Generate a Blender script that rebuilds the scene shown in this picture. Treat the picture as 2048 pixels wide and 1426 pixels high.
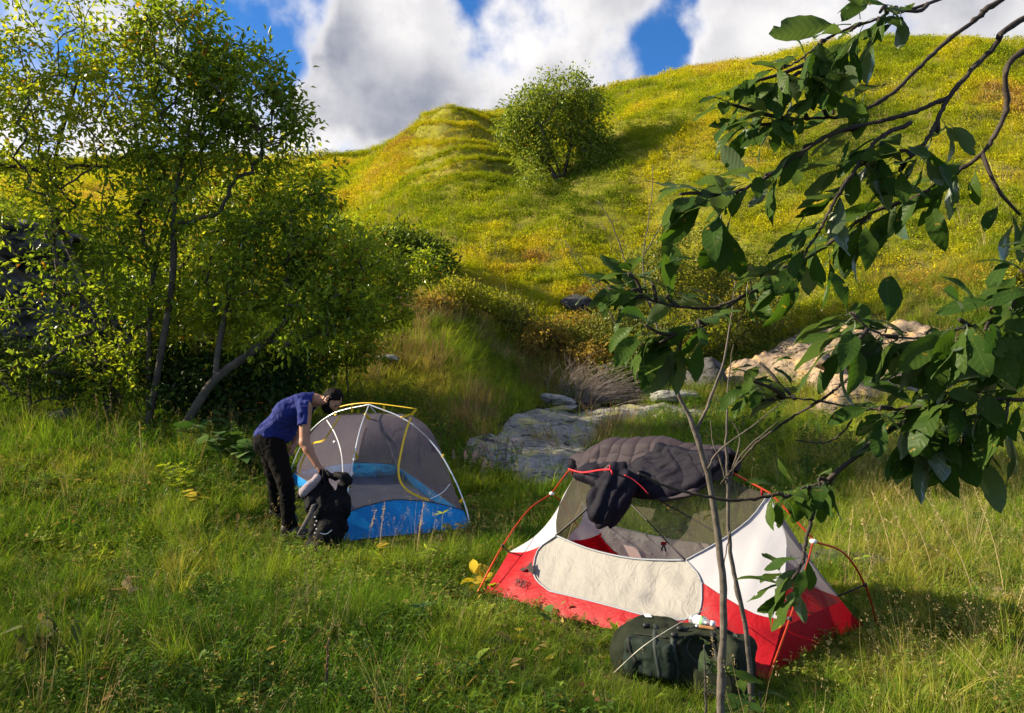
import bpy, bmesh, math, random
import numpy as np
from mathutils import Vector, Matrix
from mathutils.bvhtree import BVHTree

for o in list(bpy.data.objects):
    bpy.data.objects.remove(o)
SC = bpy.context.scene
COL = SC.collection
rng = np.random.default_rng(11)
random.seed(5)

# ------------------------------------------------------------------ camera
FPX, CX, CY, CAMH = 1518.0, 1024.0, 713.0, 1.6
PITCH = math.atan(51.0 / FPX)
cam_d = bpy.data.cameras.new('camera')
cam_d.sensor_width = 36.0
cam_d.lens = 36.0 * FPX / 2048.0
cam_d.clip_start, cam_d.clip_end = 0.05, 2000.0
cam = bpy.data.objects.new('camera', cam_d)
COL.objects.link(cam)
cam.location = (0, 0, CAMH)
cam.rotation_euler = (math.pi / 2 + PITCH, 0, 0)
SC.camera = cam

# ------------------------------------------------------------------ light
SUN_EL = math.radians(26)
SUN_DIR = np.array([-0.99, 0.10, 0.0])          # horizontal direction towards the sun
SUN_DIR = np.append(SUN_DIR[:2] / np.linalg.norm(SUN_DIR[:2]) * math.cos(SUN_EL), math.sin(SUN_EL))
sun_d = bpy.data.lights.new('sun', 'SUN')
sun_d.energy = 5.0
sun_d.angle = math.radians(0.53)
sun_d.color = (1.0, 0.86, 0.62)
sun = bpy.data.objects.new('sun', sun_d)
COL.objects.link(sun)
sun.location = (-30, -10, 30)
sun.rotation_euler = Vector((-SUN_DIR).tolist()).to_track_quat('-Z', 'Y').to_euler()

SC.view_settings.view_transform = 'Standard'
SC.view_settings.look = 'None'
SC.view_settings.exposure = 1.4
SC.view_settings.gamma = 1.0
SC.view_settings.use_curve_mapping = False
SC.cycles.use_denoising = True
SC.cycles.use_adaptive_sampling = True
SC.cycles.adaptive_threshold = 0.025
SC.cycles.max_bounces = 5
SC.cycles.diffuse_bounces = 3
SC.cycles.glossy_bounces = 2
SC.cycles.transmission_bounces = 4
SC.cycles.transparent_max_bounces = 12
SC.cycles.caustics_reflective = False
SC.cycles.caustics_refractive = False
SC.cycles.sample_clamp_indirect = 4.0

def P(px, py, d):
    """world point seen at photo pixel (px, py) at depth d (metres along +Y)"""
    x = (px - CX) / FPX
    y = -(py - CY) / FPX
    c, s = math.cos(PITCH), math.sin(PITCH)
    wy = c - y * s
    wz = s + y * c
    k = d / wy
    return np.array([x * k, d, CAMH + wz * k])

def pix(p):
    p = np.asarray(p, float)
    c, s = math.cos(PITCH), math.sin(PITCH)
    dy, dz = p[..., 1], p[..., 2] - CAMH
    dep = dy * c + dz * s
    up = -dy * s + dz * c
    return CX + FPX * p[..., 0] / dep, CY - FPX * up / dep

# ------------------------------------------------------------------ world: sky with cumulus
W = bpy.data.worlds.new('World')
SC.world = W
W.use_nodes = True
nt = W.node_tree
nt.nodes.clear()
def N(t, **kw):
    n = nt.nodes.new(t)
    for k, v in kw.items():
        setattr(n, k, v)
    return n
def L(a, b):
    nt.links.new(a, b)
def wmath(op, a, b=None, c=None, clamp=False):
    n = N('ShaderNodeMath', operation=op, use_clamp=clamp)
    for i, v in enumerate((a, b, c)):
        if v is None:
            continue
        if isinstance(v, (int, float)):
            n.inputs[i].default_value = v
        else:
            L(v, n.inputs[i])
    return n.outputs[0]
def wrange(v, a, b, c=0.0, d=1.0, smooth=True):
    n = N('ShaderNodeMapRange', interpolation_type='SMOOTHSTEP' if smooth else 'LINEAR')
    L(v, n.inputs['Value'])
    n.inputs['From Min'].default_value, n.inputs['From Max'].default_value = a, b
    n.inputs['To Min'].default_value, n.inputs['To Max'].default_value = c, d
    return n.outputs['Result']
tc = N('ShaderNodeTexCoord')
DIRV = tc.outputs['Generated']
sky = N('ShaderNodeTexSky', sky_type='NISHITA')
sky.sun_disc = False
sky.sun_elevation = SUN_EL
sky.sun_rotation = math.atan2(SUN_DIR[0], SUN_DIR[1])
sky.air_density, sky.dust_density, sky.ozone_density = 1.0, 0.3, 3.0
sky.altitude = 900

# where the broken cumulus stand: cover by azimuth at four heights above the horizon
def azi(px): return min(max((math.degrees(math.atan((px - CX) / FPX)) + 40) / 80, 0), 1)
BANDS = [(0.265, [(0, .8), (500, .6), (600, .30), (680, .08), (725, .35), (800, .95), (1300, .9), (2048, .7)]),
         (0.325, [(0, .9), (280, .45), (330, .45), (420, .7), (545, .55), (590, .95), (960, 1), (1180, .95), (1270, .9), (1600, .9), (2048, .8)]),
         (0.385, [(0, .95), (350, .95), (430, .15), (545, .05), (600, .95), (800, 1), (1000, .9), (1255, .95), (1305, .45), (1350, .22), (1380, .9), (1700, 1), (2048, .9)]),
         (0.455, [(0, .95), (370, .9), (415, .2), (450, .0), (630, .05), (685, .9), (880, .9), (940, .45), (985, .9), (1310, 1), (1350, .4), (1395, .35), (1430, .95), (2048, .95)])]
sxyz = N('ShaderNodeSeparateXYZ')
wob = N('ShaderNodeTexNoise', noise_dimensions='3D')
wob.inputs['Scale'].default_value = 9.0
wob.inputs['Detail'].default_value = 2.0
L(DIRV, wob.inputs['Vector'])
wv = N('ShaderNodeVectorMath', operation='MULTIPLY_ADD')
L(wob.outputs[1], wv.inputs[0])
wv.inputs[1].default_value = (0.11, 0.11, 0.11)
L(DIRV, wv.inputs[2])
L(wv.outputs[0], sxyz.inputs[0])
az = wmath('ARCTAN2', wmath('SUBTRACT', sxyz.outputs[0], 0.055), wmath('SUBTRACT', sxyz.outputs[1], 0.055))
az = wmath('MULTIPLY_ADD', az, 180 / math.pi / 80, 0.5)
el = wmath('SUBTRACT', sxyz.outputs[2], 0.055)
cover = None
for z0, st in BANDS:
    cr = N('ShaderNodeValToRGB')
    L(az, cr.inputs[0])
    e = cr.color_ramp.elements
    st = [(0.0, 0.5)] + [(azi(p), v) for p, v in st] + [(1.0, 0.5)]
    while len(e) < len(st): e.new(0.5)
    for k_, (p, v) in zip(e, st):
        k_.position = p; k_.color = (v, v, v, 1)
    if cover is None:
        cover = cr.outputs[0]
    else:
        mx = N('ShaderNodeMix', data_type='FLOAT')
        L(wrange(el, zp, z0, smooth=False), mx.inputs[0]); L(cover, mx.inputs[2]); L(cr.outputs[0], mx.inputs[3])
        cover = mx.outputs[0]
    zp = z0
def cnoise(vec):
    no = N('ShaderNodeTexNoise', noise_dimensions='3D')
    no.inputs['Scale'].default_value = 6.0
    no.inputs['Detail'].default_value = 7.0
    no.inputs['Roughness'].default_value = 0.55
    L(vec, no.inputs['Vector'])
    return no.outputs[0]
n0 = cnoise(DIRV)
off = N('ShaderNodeVectorMath', operation='ADD')
L(DIRV, off.inputs[0])
off.inputs[1].default_value = (-0.04, -0.01, 0.05)
n1 = cnoise(off.outputs[0])
D0 = wmath('ADD', wmath('MULTIPLY', wmath('SUBTRACT', cover, 0.5), 1.05), wmath('MULTIPLY', wmath('SUBTRACT', n0, 0.5), 2.9))
alpha = wrange(D0, -0.18, 0.40)
lit = wrange(wmath('SUBTRACT', n0, n1), -0.22, 0.22)
thick = wrange(D0, 0.12, 0.75)
lown = N('ShaderNodeTexNoise', noise_dimensions='3D')
lown.inputs['Scale'].default_value = 4.2
lown.inputs['Detail'].default_value = 2.0
L(DIRV, lown.inputs['Vector'])
grey = wmath('MULTIPLY', thick, wrange(lown.outputs[0], 0.36, 0.62, 0.25, 1.0))
shade = wmath('SUBTRACT', wmath('MULTIPLY_ADD', lit, 0.55, 0.72), wmath('MULTIPLY', grey, 0.88), clamp=True)
ccol = N('ShaderNodeMix', data_type='RGBA')
L(shade, ccol.inputs['Factor'])
CLOUD_A = ccol.inputs[6]; CLOUD_B = ccol.inputs[7]
CLOUD_A.default_value = (1.05, 1.13, 1.40, 1)
CLOUD_B.default_value = (3.4, 3.3, 3.25, 1)
tint = N('ShaderNodeMix', data_type='RGBA', blend_type='MULTIPLY')
tint.inputs['Factor'].default_value = 1.0
L(sky.outputs[0], tint.inputs[6])
tint.inputs[7].default_value = (0.19, 0.41, 0.62, 1)
mixs = N('ShaderNodeMix', data_type='RGBA')
L(alpha, mixs.inputs['Factor'])
L(tint.outputs[2], mixs.inputs[6])
L(ccol.outputs[2], mixs.inputs[7])
bg = N('ShaderNodeBackground')
bg.inputs['Strength'].default_value = 0.12
L(mixs.outputs[2], bg.inputs['Color'])
wo = N('ShaderNodeOutputWorld')
L(bg.outputs[0], wo.inputs['Surface'])
# ------------------------------------------------------------------ helpers
def mesh_np(name, V, F, attrs=None):
    V = np.asarray(V, np.float32).reshape(-1, 3)
    me = bpy.data.meshes.new(name)
    groups = F if isinstance(F, (list, tuple)) and len(F) and isinstance(F[0], np.ndarray) else [np.asarray(F, np.int32)]
    groups = [np.asarray(g, np.int32) for g in groups if len(g)]
    nl = sum(g.size for g in groups)
    npoly = sum(len(g) for g in groups)
    me.vertices.add(len(V))
    me.vertices.foreach_set('co', V.ravel())
    me.loops.add(nl)
    me.loops.foreach_set('vertex_index', np.concatenate([g.ravel() for g in groups]))
    me.polygons.add(npoly)
    st, s0 = [], 0
    for g in groups:
        k = g.shape[1]
        st.append(np.arange(len(g)) * k + s0)
        s0 += g.size
    me.polygons.foreach_set('loop_start', np.concatenate(st).astype(np.int32))
    me.update(calc_edges=True)
    me.validate()
    for k, a in (attrs or {}).items():
        at = me.attributes.new(k, 'FLOAT', 'POINT')
        at.data.foreach_set('value', np.asarray(a, np.float32))
    return me

def put(name, me, mat=None, parent=None, smooth=True):
    o = bpy.data.objects.new(name, me)
    COL.objects.link(o)
    if mat is not None:
        for m in (mat if isinstance(mat, (list, tuple)) else [mat]):
            me.materials.append(m)
    if smooth and len(me.polygons):
        me.polygons.foreach_set('use_smooth', np.ones(len(me.polygons), bool))
    if parent is not None:
        o.parent = parent
        o.matrix_parent_inverse = parent.matrix_world.inverted() if parent.type != 'EMPTY' else Matrix.Translation(-parent.location)
    return o

def obj(name, V, F, mat, parent=None, smooth=True, attrs=None):
    return put(name, mesh_np(name, V, F, attrs), mat, parent, smooth)

def tag(o, label=None, cat=None, group=None, kind=None):
    if label: o['label'] = label
    if cat: o['category'] = cat
    if group: o['group'] = group
    if kind: o['kind'] = kind
    return o

def thing(name, loc, label, cat, group=None):
    o = bpy.data.objects.new(name, None)
    COL.objects.link(o)
    o.location = [float(v) for v in loc]
    o.empty_display_size = 0.1
    return tag(o, label, cat, group)

class MB:
    """collects geometry, becomes one mesh"""
    def __init__(s):
        s.V, s.F3, s.F4, s.n, s.A = [], [], [], 0, []
    def add(s, V, F, a=None):
        V = np.asarray(V, float).reshape(-1, 3)
        F = np.asarray(F, int)
        if F.size:
            (s.F3 if F.shape[1] == 3 else s.F4).append(F + s.n)
        s.V.append(V)
        s.A.append(np.full(len(V), 0.5 if a is None else a) if np.isscalar(a) or a is None else np.asarray(a))
        s.n += len(V)
        return s
    def build(s, name, mat, parent=None, smooth=True):
        F = [np.concatenate(x) for x in (s.F3, s.F4) if x]
        return obj(name, np.concatenate(s.V), F, mat, parent, smooth, {'rnd': np.concatenate(s.A)})

def tube(path, rad, sides=6, cap=True):
    path = np.asarray(path, float)
    n = len(path)
    rad = np.broadcast_to(np.asarray(rad, float), (n,))
    T = np.gradient(path, axis=0)
    T /= np.linalg.norm(T, axis=1)[:, None] + 1e-9
    ref = np.array([0.0, 0, 1]) if abs(T[:, 2]).mean() < 0.8 else np.array([1.0, 0, 0])
    U = np.cross(T, ref); U /= np.linalg.norm(U, axis=1)[:, None] + 1e-9
    Wv = np.cross(T, U)
    a = np.arange(sides) * 2 * math.pi / sides
    V = path[:, None] + rad[:, None, None] * (np.cos(a)[None, :, None] * U[:, None] + np.sin(a)[None, :, None] * Wv[:, None])
    V = V.reshape(-1, 3)
    i = np.arange(n - 1)[:, None] * sides
    j = np.arange(sides)[None]
    k = (j + 1) % sides
    F = np.stack([i + j, i + sides + j, i + sides + k, i + k], -1).reshape(-1, 4)
    if cap:
        V = np.vstack([V, path[:1], path[-1:]])
        c0, c1 = n * sides, n * sides + 1
        jj = np.arange(sides); kk = (jj + 1) % sides
        F0 = np.stack([np.full(sides, c0), jj, kk, kk], -1)
        F1 = np.stack([np.full(sides, c1), (n - 1) * sides + kk, (n - 1) * sides + jj, (n - 1) * sides + jj], -1)
        return V, F, np.vstack([F0[:, :3], F1[:, :3]])
    return V, F, np.zeros((0, 3), int)

def add_tube(mb, path, rad, sides=6, a=None, cap=True):
    V, F, T = tube(path, rad, sides, cap)
    n0 = mb.n
    mb.add(V, F, a)
    if len(T):
        mb.F3.append(T + n0)
    return mb

def smooth_path(pts, n=24):
    """Catmull-Rom through the given points"""
    p = np.asarray(pts, float)
    q = np.vstack([2 * p[0] - p[1], p, 2 * p[-1] - p[-2]])
    t = np.linspace(0, len(p) - 1 - 1e-6, n)
    i = t.astype(int); f = (t - i)[:, None]
    a, b, c, d = q[i], q[i + 1], q[i + 2], q[i + 3]
    return 0.5 * ((2 * b) + (c - a) * f + (2 * a - 5 * b + 4 * c - d) * f ** 2 + (3 * b - a - 3 * c + d) * f ** 3)

def box(c, s, R=None):
    c = np.asarray(c, float); s = np.asarray(s, float) / 2
    v = np.array([[x, y, z] for x in (-1, 1) for y in (-1, 1) for z in (-1, 1)], float) * s
    if R is not None: v = v @ np.asarray(R).T
    f = np.array([[0, 1, 3, 2], [4, 6, 7, 5], [0, 4, 5, 1], [2, 3, 7, 6], [0, 2, 6, 4], [1, 5, 7, 3]])
    return v + c, f

def ribbon(path, widthdir, w, lift=0.0):
    p = np.asarray(path, float); wd = np.asarray(widthdir, float)
    if wd.ndim == 1: wd = np.repeat(wd[None], len(p), 0)
    V = np.stack([p - wd * w / 2, p + wd * w / 2], 1).reshape(-1, 3)
    i = np.arange(len(p) - 1) * 2
    return V, np.stack([i, i + 1, i + 3, i + 2], -1)

def gridF(nu, nv):
    i, j = np.meshgrid(np.arange(nu - 1), np.arange(nv - 1), indexing='ij')
    a = (i * nv + j).ravel()
    return np.stack([a, a + nv, a + nv + 1, a + 1], -1)

# ---- noise
def _hash(i, j, k):
    h = (i.astype(np.int64) * 374761393 + j.astype(np.int64) * 668265263 + k.astype(np.int64) * 2147483647 + 1013904223) & 0xffffffff
    h = ((h ^ (h >> 13)) * 1274126177) & 0xffffffff
    h = ((h ^ (h >> 16)) * 2246822519) & 0xffffffff
    return ((h ^ (h >> 15)) & 0xffffff) / float(0xffffff)
def vnoise(p):
    p = np.asarray(p, float)
    i = np.floor(p).astype(np.int64); f = p - i
    f = f * f * f * (f * (f * 6 - 15) + 10)
    r = 0
    for a in (0, 1):
        for b in (0, 1):
            for c in (0, 1):
                w = (f[..., 0] if a else 1 - f[..., 0]) * (f[..., 1] if b else 1 - f[..., 1]) * (f[..., 2] if c else 1 - f[..., 2])
                r = r + w * _hash(i[..., 0] + a, i[..., 1] + b, i[..., 2] + c)
    return r * 2 - 1
def fbm(p, oct=4, lac=2.03, gain=0.5):
    p = np.asarray(p, float); s, a = 0, 1.0
    for o in range(oct):
        s = s + a * vnoise(p + o * 17.3)
        p = p * lac; a *= gain
    return s
def ridged(p, oct=4):
    p = np.asarray(p, float); s, a = 0, 1.0
    for o in range(oct):
        s = s + a * (1 - 2 * np.abs(vnoise(p + o * 9.7)))
        p = p * 2.1; a *= 0.5
    return s
def xyz(x, y, z=0.0):
    x, y = np.broadcast_arrays(np.asarray(x, float), np.asarray(y, float))
    return np.stack([x, y, np.broadcast_to(np.asarray(z, float), x.shape)], -1)

# ---- signed distance modelling
def surfnet(f, lo, hi, h):
    lo = np.asarray(lo, float); hi = np.asarray(hi, float)
    n = np.ceil((hi - lo) / h).astype(int) + 1
    ax = [lo[i] + h * np.arange(n[i]) for i in range(3)]
    st = 4                                        # coarse pass first, fine values only near the surface
    cn = (n - 1) // st + 2
    cax = [lo[i] + h * st * np.arange(cn[i]) for i in range(3)]
    CG = np.stack(np.meshgrid(*cax, indexing='ij'), -1)
    CD = f(CG.reshape(-1, 3)).reshape(cn)
    idx = [np.clip(np.round(np.arange(n[i]) / st).astype(int), 0, cn[i] - 1) for i in range(3)]
    D = CD[np.ix_(*idx)]
    near_ = np.abs(D) < h * st * 1.6 + 0.012
    W_ = np.argwhere(near_)
    D = D.copy()
    D[near_] = f(lo + h * W_)
    S = D < 0
    c = np.zeros(n - 1, int)
    for a in (0, 1):
        for b in (0, 1):
            for d in (0, 1):
                c += S[a:n[0] - 1 + a, b:n[1] - 1 + b, d:n[2] - 1 + d]
    act = (c > 0) & (c < 8)
    I = np.argwhere(act)
    idm = -np.ones(n - 1, int); idm[act] = np.arange(len(I))
    acc = np.zeros((len(I), 3)); cnt = np.zeros(len(I))
    cor = [(a, b, d) for a in (0, 1) for b in (0, 1) for d in (0, 1)]
    for p in cor:
        for q in cor:
            if sum(q) - sum(p) == 1 and all(q[i] >= p[i] for i in range(3)):
                v0 = D[I[:, 0] + p[0], I[:, 1] + p[1], I[:, 2] + p[2]]
                v1 = D[I[:, 0] + q[0], I[:, 1] + q[1], I[:, 2] + q[2]]
                m = (v0 < 0) != (v1 < 0)
                t = np.where(m, v0 / np.where(m, v0 - v1, 1), 0)
                acc += np.where(m[:, None], np.array(p) + t[:, None] * (np.array(q) - np.array(p)), 0)
                cnt += m
    V = lo + h * (I + acc / cnt[:, None])
    quads = []
    for axn in range(3):
        o1, o2 = (axn + 1) % 3, (axn + 2) % 3
        sl0 = [slice(1, n[i] - 1) for i in range(3)]; sl1 = [slice(1, n[i] - 1) for i in range(3)]
        sl0[axn] = slice(0, n[axn] - 1); sl1[axn] = slice(1, n[axn])
        A, B = S[tuple(sl0)], S[tuple(sl1)]
        E = np.argwhere(A != B)
        s = A[tuple(E.T)]
        base = E.copy()
        base[:, o1] += 1; base[:, o2] += 1
        def cid(d1, d2):
            q = base.copy(); q[:, o1] += d1; q[:, o2] += d2
            return idm[tuple(q.T)]
        Q = np.stack([cid(-1, -1), cid(0, -1), cid(0, 0), cid(-1, 0)], -1)
        Q[~s] = Q[~s][:, ::-1]
        quads.append(Q)
    return V, np.concatenate(quads)
def s_cap(p, a, b, r1, r2=None):
    r2 = r1 if r2 is None else r2
    a = np.asarray(a, float); b = np.asarray(b, float)
    pa = p - a; ba = b - a
    h = np.clip(pa @ ba / (ba @ ba + 1e-12), 0, 1)
    return np.linalg.norm(pa - h[:, None] * ba, axis=1) - (r1 + (r2 - r1) * h)
def s_ell(p, c, R, r):
    q = (p - np.asarray(c)) @ np.asarray(R)          # columns of R = local axes
    r = np.asarray(r, float)
    k = np.linalg.norm(q / r, axis=1)
    return (k - 1) * k / (np.linalg.norm(q / (r * r), axis=1) + 1e-9)
def s_box(p, c, R, r, rd):
    q = np.abs((p - np.asarray(c)) @ np.asarray(R)) - (np.asarray(r, float) - rd)
    return np.linalg.norm(np.maximum(q, 0), axis=1) + np.minimum(q.max(1), 0) - rd
def smin(a, b, k=0.03):
    h = np.clip(0.5 + 0.5 * (b - a) / k, 0, 1)
    return b + (a - b) * h - k * h * (1 - h)
def frame(z, x):
    z = np.asarray(z, float); z = z / np.linalg.norm(z)
    x = np.asarray(x, float); x = x - z * (x @ z); x /= np.linalg.norm(x)
    return np.stack([x, np.cross(z, x), z], 1)
def unit(v):
    v = np.asarray(v, float); return v / (np.linalg.norm(v, axis=-1, keepdims=True) + 1e-12)

# ---- materials
def newmat(name):
    m = bpy.data.materials.new(name); m.use_nodes = True
    t = m.node_tree; t.nodes.clear()
    return m, t
def nd(t, ty, ins=None, **kw):
    n = t.nodes.new(ty)
    for k, v in kw.items(): setattr(n, k, v)
    for k, v in (ins or {}).items():
        s = n.inputs[k]
        if isinstance(v, bpy.types.NodeSocket): t.links.new(v, s)
        else: s.default_value = v
    return n
def rgba(c): return (c[0], c[1], c[2], 1.0)
def ramp(t, fac, stops, interp='LINEAR'):
    n = t.nodes.new('ShaderNodeValToRGB'); t.links.new(fac, n.inputs[0])
    cr = n.color_ramp; cr.interpolation = interp
    while len(cr.elements) < len(stops): cr.elements.new(0.5)
    for e, (p, c) in zip(cr.elements, stops): e.position = p; e.color = rgba(c)
    return n.outputs[0]
def mixc(t, f, a, b, blend='MIX'):
    n = t.nodes.new('ShaderNodeMix'); n.data_type = 'RGBA'; n.blend_type = blend
    for i, v in ((0, f), (6, a), (7, b)):
        if isinstance(v, bpy.types.NodeSocket): t.links.new(v, n.inputs[i])
        else: n.inputs[i].default_value = rgba(v) if i else v
    return n.outputs[2]
def mth(t, op, a, b=0.0, clamp=False):
    n = t.nodes.new('ShaderNodeMath'); n.operation = op; n.use_clamp = clamp
    for i, v in enumerate((a, b)):
        if isinstance(v, bpy.types.NodeSocket): t.links.new(v, n.inputs[i])
        else: n.inputs[i].default_value = v
    return n.outputs[0]
def noise(t, scale, detail=4, rough=0.55, vec=None, dist=0.0):
    n = nd(t, 'ShaderNodeTexNoise', {'Scale': scale, 'Detail': detail, 'Roughness': rough, 'Distortion': dist})
    if vec is None:
        vec = nd(t, 'ShaderNodeTexCoord').outputs['Object']
    t.links.new(vec, n.inputs['Vector'])
    return n.outputs[0]
def bump(t, h, strength=0.3, dist=0.01):
    return nd(t, 'ShaderNodeBump', {'Height': h, 'Strength': strength, 'Distance': dist}).outputs[0]
def out(t, sh): nd(t, 'ShaderNodeOutputMaterial', {'Surface': sh})

def leaf_mat(name, stops, transl=0.45, gloss=0.12, rough=0.45, attr='rnd', under=None, inst=None, patch=None, vary=(.55, 1.5)):
    """thin leaf: diffuse + translucent + a little gloss; colour picked by a per-leaf value"""
    m, t = newmat(name)
    fac = nd(t, 'ShaderNodeAttribute', attribute_name=attr).outputs['Fac']
    col = ramp(t, fac, stops)
    if inst:
        ti = nd(t, 'ShaderNodeAttribute', attribute_name='tint', attribute_type='INSTANCER').outputs['Fac']
        col2 = ramp(t, ti, inst)
        sel = mth(t, 'GREATER_THAN', fac, 0.9)
        col = mixc(t, sel, mixc(t, 1.0, col2, ramp(t, fac, [(0, (vary[0],) * 3), (.9, (vary[1],) * 3), (1, (vary[1],) * 3)]), 'MULTIPLY'), col)
    if under is not None:
        bf = nd(t, 'ShaderNodeNewGeometry').outputs['Backfacing']
        col = mixc(t, bf, col, under)
    if patch is not None:
        nz = noise(t, patch[0], 3)
        col = mixc(t, ramp(t, nz, [(patch[2], (0, 0, 0)), (patch[2] + .06, (1, 1, 1))]), col, patch[1])
    d = nd(t, 'ShaderNodeBsdfDiffuse', {'Color': col})
    tr = nd(t, 'ShaderNodeBsdfTranslucent', {'Color': mixc(t, 1.0, col, (1.25, 1.2, 0.55), 'MULTIPLY')})
    mx = nd(t, 'ShaderNodeMixShader', {0: transl, 1: d.outputs[0], 2: tr.outputs[0]})
    sh = mx.outputs[0]
    if gloss > 0:
        g = nd(t, 'ShaderNodeBsdfGlossy', {'Color': (1, 1, 1, 1), 'Roughness': rough})
        fr = nd(t, 'ShaderNodeFresnel', {'IOR': 1.4})
        sh = nd(t, 'ShaderNodeMixShader', {0: mth(t, 'MULTIPLY', fr.outputs[0], gloss * 2.2, True), 1: sh, 2: g.outputs[0]}).outputs[0]
    out(t, sh)
    return m

def pbr(name, col, rough=0.6, bscale=None, bstr=0.3, bdist=0.01, var=None, metal=0.0, spec=0.4, sheen=0.0):
    m, t = newmat(name)
    c = rgba(col)
    if var:
        nz = noise(t, var[0], 5)
        c = mixc(t, ramp(t, nz, [(0.3, (0, 0, 0)), (0.7, (1, 1, 1))]), col, var[1])
    b = nd(t, 'ShaderNodeBsdfPrincipled', {'Base Color': c, 'Roughness': rough, 'Metallic': metal, 'Specular IOR Level': spec, 'Sheen Weight': sheen})
    if bscale:
        t.links.new(bump(t, noise(t, bscale, 5), bstr, bdist), b.inputs['Normal'])
    out(t, b.outputs[0])
    return m

def cloth_mat(name, col, transl=0.3, bscale=30, bstr=0.25, bdist=0.01, var=None, rough=0.55, spec=0.2):
    m, t = newmat(name)
    c = rgba(col)
    if var:
        nz = noise(t, var[0], 4)
        c = mixc(t, ramp(t, nz, [(0.35, (0, 0, 0)), (0.65, (1, 1, 1))]), col, var[1])
    nrm = bump(t, noise(t, bscale, 4, 0.6, dist=1.2), bstr, bdist)
    b = nd(t, 'ShaderNodeBsdfPrincipled', {'Base Color': c, 'Roughness': rough, 'Specular IOR Level': spec, 'Normal': nrm})
    sh = b.outputs[0]
    if transl > 0:
        tr = nd(t, 'ShaderNodeBsdfTranslucent', {'Color': c, 'Normal': nrm})
        sh = nd(t, 'ShaderNodeMixShader', {0: transl, 1: sh, 2: tr.outputs[0]}).outputs[0]
    out(t, sh)
    return m

def mesh_mat(name, col, opacity):
    """insect netting: part of the light passes straight through the holes"""
    m, t = newmat(name)
    wv = noise(t, 9, 3)
    op = mth(t, 'ADD', opacity - 0.05, mth(t, 'MULTIPLY', wv, 0.1))
    d = nd(t, 'ShaderNodeBsdfDiffuse', {'Color': rgba(col)})
    tl = nd(t, 'ShaderNodeBsdfTranslucent', {'Color': rgba(col)})
    dm = nd(t, 'ShaderNodeMixShader', {0: 0.25, 1: d.outputs[0], 2: tl.outputs[0]})
    tr = nd(t, 'ShaderNodeBsdfTransparent')
    out(t, nd(t, 'ShaderNodeMixShader', {0: op, 1: tr.outputs[0], 2: dm.outputs[0]}).outputs[0])
    return m
# ------------------------------------------------------------------ terrain: heights from depth / sight-line tables
TAB = {
 -1800: [(7, 1080), (9, 920), (12, 800), (14, 640), (17, 480), (25, 420), (60, 380), (90, 380)],
 -500: [(7, 1078), (9, 910), (12, 795), (14, 600), (17, 430), (25, 400), (60, 370), (90, 375)],
 0:    [(7, 1078), (9, 915), (12, 800), (13.5, 720), (15, 560), (17, 430), (25, 390), (60, 360), (90, 365)],
 350:  [(7, 1090), (9, 935), (11, 868), (13, 810), (16, 650), (22, 490), (30, 420), (60, 345), (90, 352)],
 560:  [(7.6, 1080), (9, 970), (11, 880), (13, 800), (16, 690), (20, 590), (30, 450), (60, 338), (90, 345)],
 700:  [(8, 1064), (10, 940), (12, 850), (15, 705), (18, 615), (22, 590), (30, 480), (60, 330), (90, 336)],
 820:  [(8, 1065), (10, 945), (12, 858), (14, 765), (17, 640), (19, 606), (22, 578), (30, 440), (36, 350), (43, 272), (60, 300), (90, 320)],
 900:  [(8, 1066), (10, 950), (12, 865), (14, 770), (17, 645), (19, 608), (22, 575), (30, 418), (36, 310), (42, 222), (60, 262), (90, 300)],
 1050: [(8, 1068), (10, 955), (14, 835), (17, 788), (19, 690), (21, 625), (24, 560), (31, 378), (42, 292), (51, 217), (60, 236), (90, 290)],
 1250: [(8, 1068), (10, 960), (14, 850), (17, 798), (20, 745), (22, 640), (26, 480), (30, 325), (34, 235), (43, 178), (60, 200), (90, 260)],
 1450: [(8, 1068), (10, 965), (14, 860), (17, 780), (20, 660), (23, 520), (27, 350), (31, 225), (39, 132), (60, 165), (90, 220)],
 1750: [(8, 1068), (10, 965), (13, 865), (15, 795), (18, 640), (20.5, 550), (25, 350), (30, 190), (37, 86), (60, 125), (90, 190)],
 2048: [(8, 1068), (10, 960), (13, 855), (15, 745), (17, 625), (20, 500), (24, 330), (28, 190), (34, 80), (60, 120), (90, 180)],
 2700: [(8, 1068), (10, 950), (13, 840), (15, 740), (17, 610), (20, 500), (25, 330), (40, 60), (60, 95), (90, 170)],
 4200: [(8, 1068), (10, 950), (13, 840), (15, 740), (17, 610), (20, 500), (25, 330), (40, 60), (60, 95), (90, 170)],
}
_cols = np.array(sorted(TAB), float)
_dg = np.concatenate([np.arange(0, 60, 0.25), np.arange(60, 420, 4.0)])
_tz = []
for c in _cols:
    r = TAB[int(c)]
    d = [0, 5.0, 6.5] + [q[0] for q in r] + [140, 420]
    zz = [P(c, q[1], q[0])[2] for q in r]
    z = [0, 0, 0.0] + zz + [zz[-1] - 2, zz[-1] - 20]
    _tz.append(np.interp(_dg, d, z))
_tz = np.array(_tz)
k = np.exp(-0.5 * (np.arange(-8, 9) / 2.6) ** 2); k /= k.sum()
_tz = np.array([np.convolve(np.pad(r, 8, mode='edge'), k, 'valid') for r in _tz])
_pc = np.arange(-1800, 4201, 20.0)
def _cub(cols, tab, q):
    res = np.zeros((len(q), tab.shape[1]))
    i = np.clip(np.searchsorted(cols, q) - 1, 0, len(cols) - 2)
    f = ((q - cols[i]) / (cols[i + 1] - cols[i]))[:, None]
    f = f * 0.5 + 0.5 * (f * f * (3 - 2 * f))
    return tab[i] * (1 - f) + tab[i + 1] * f
_tz = _cub(_cols, _tz, _pc)
k = np.exp(-0.5 * (np.arange(-4, 5) / 1.8) ** 2); k /= k.sum()
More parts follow.
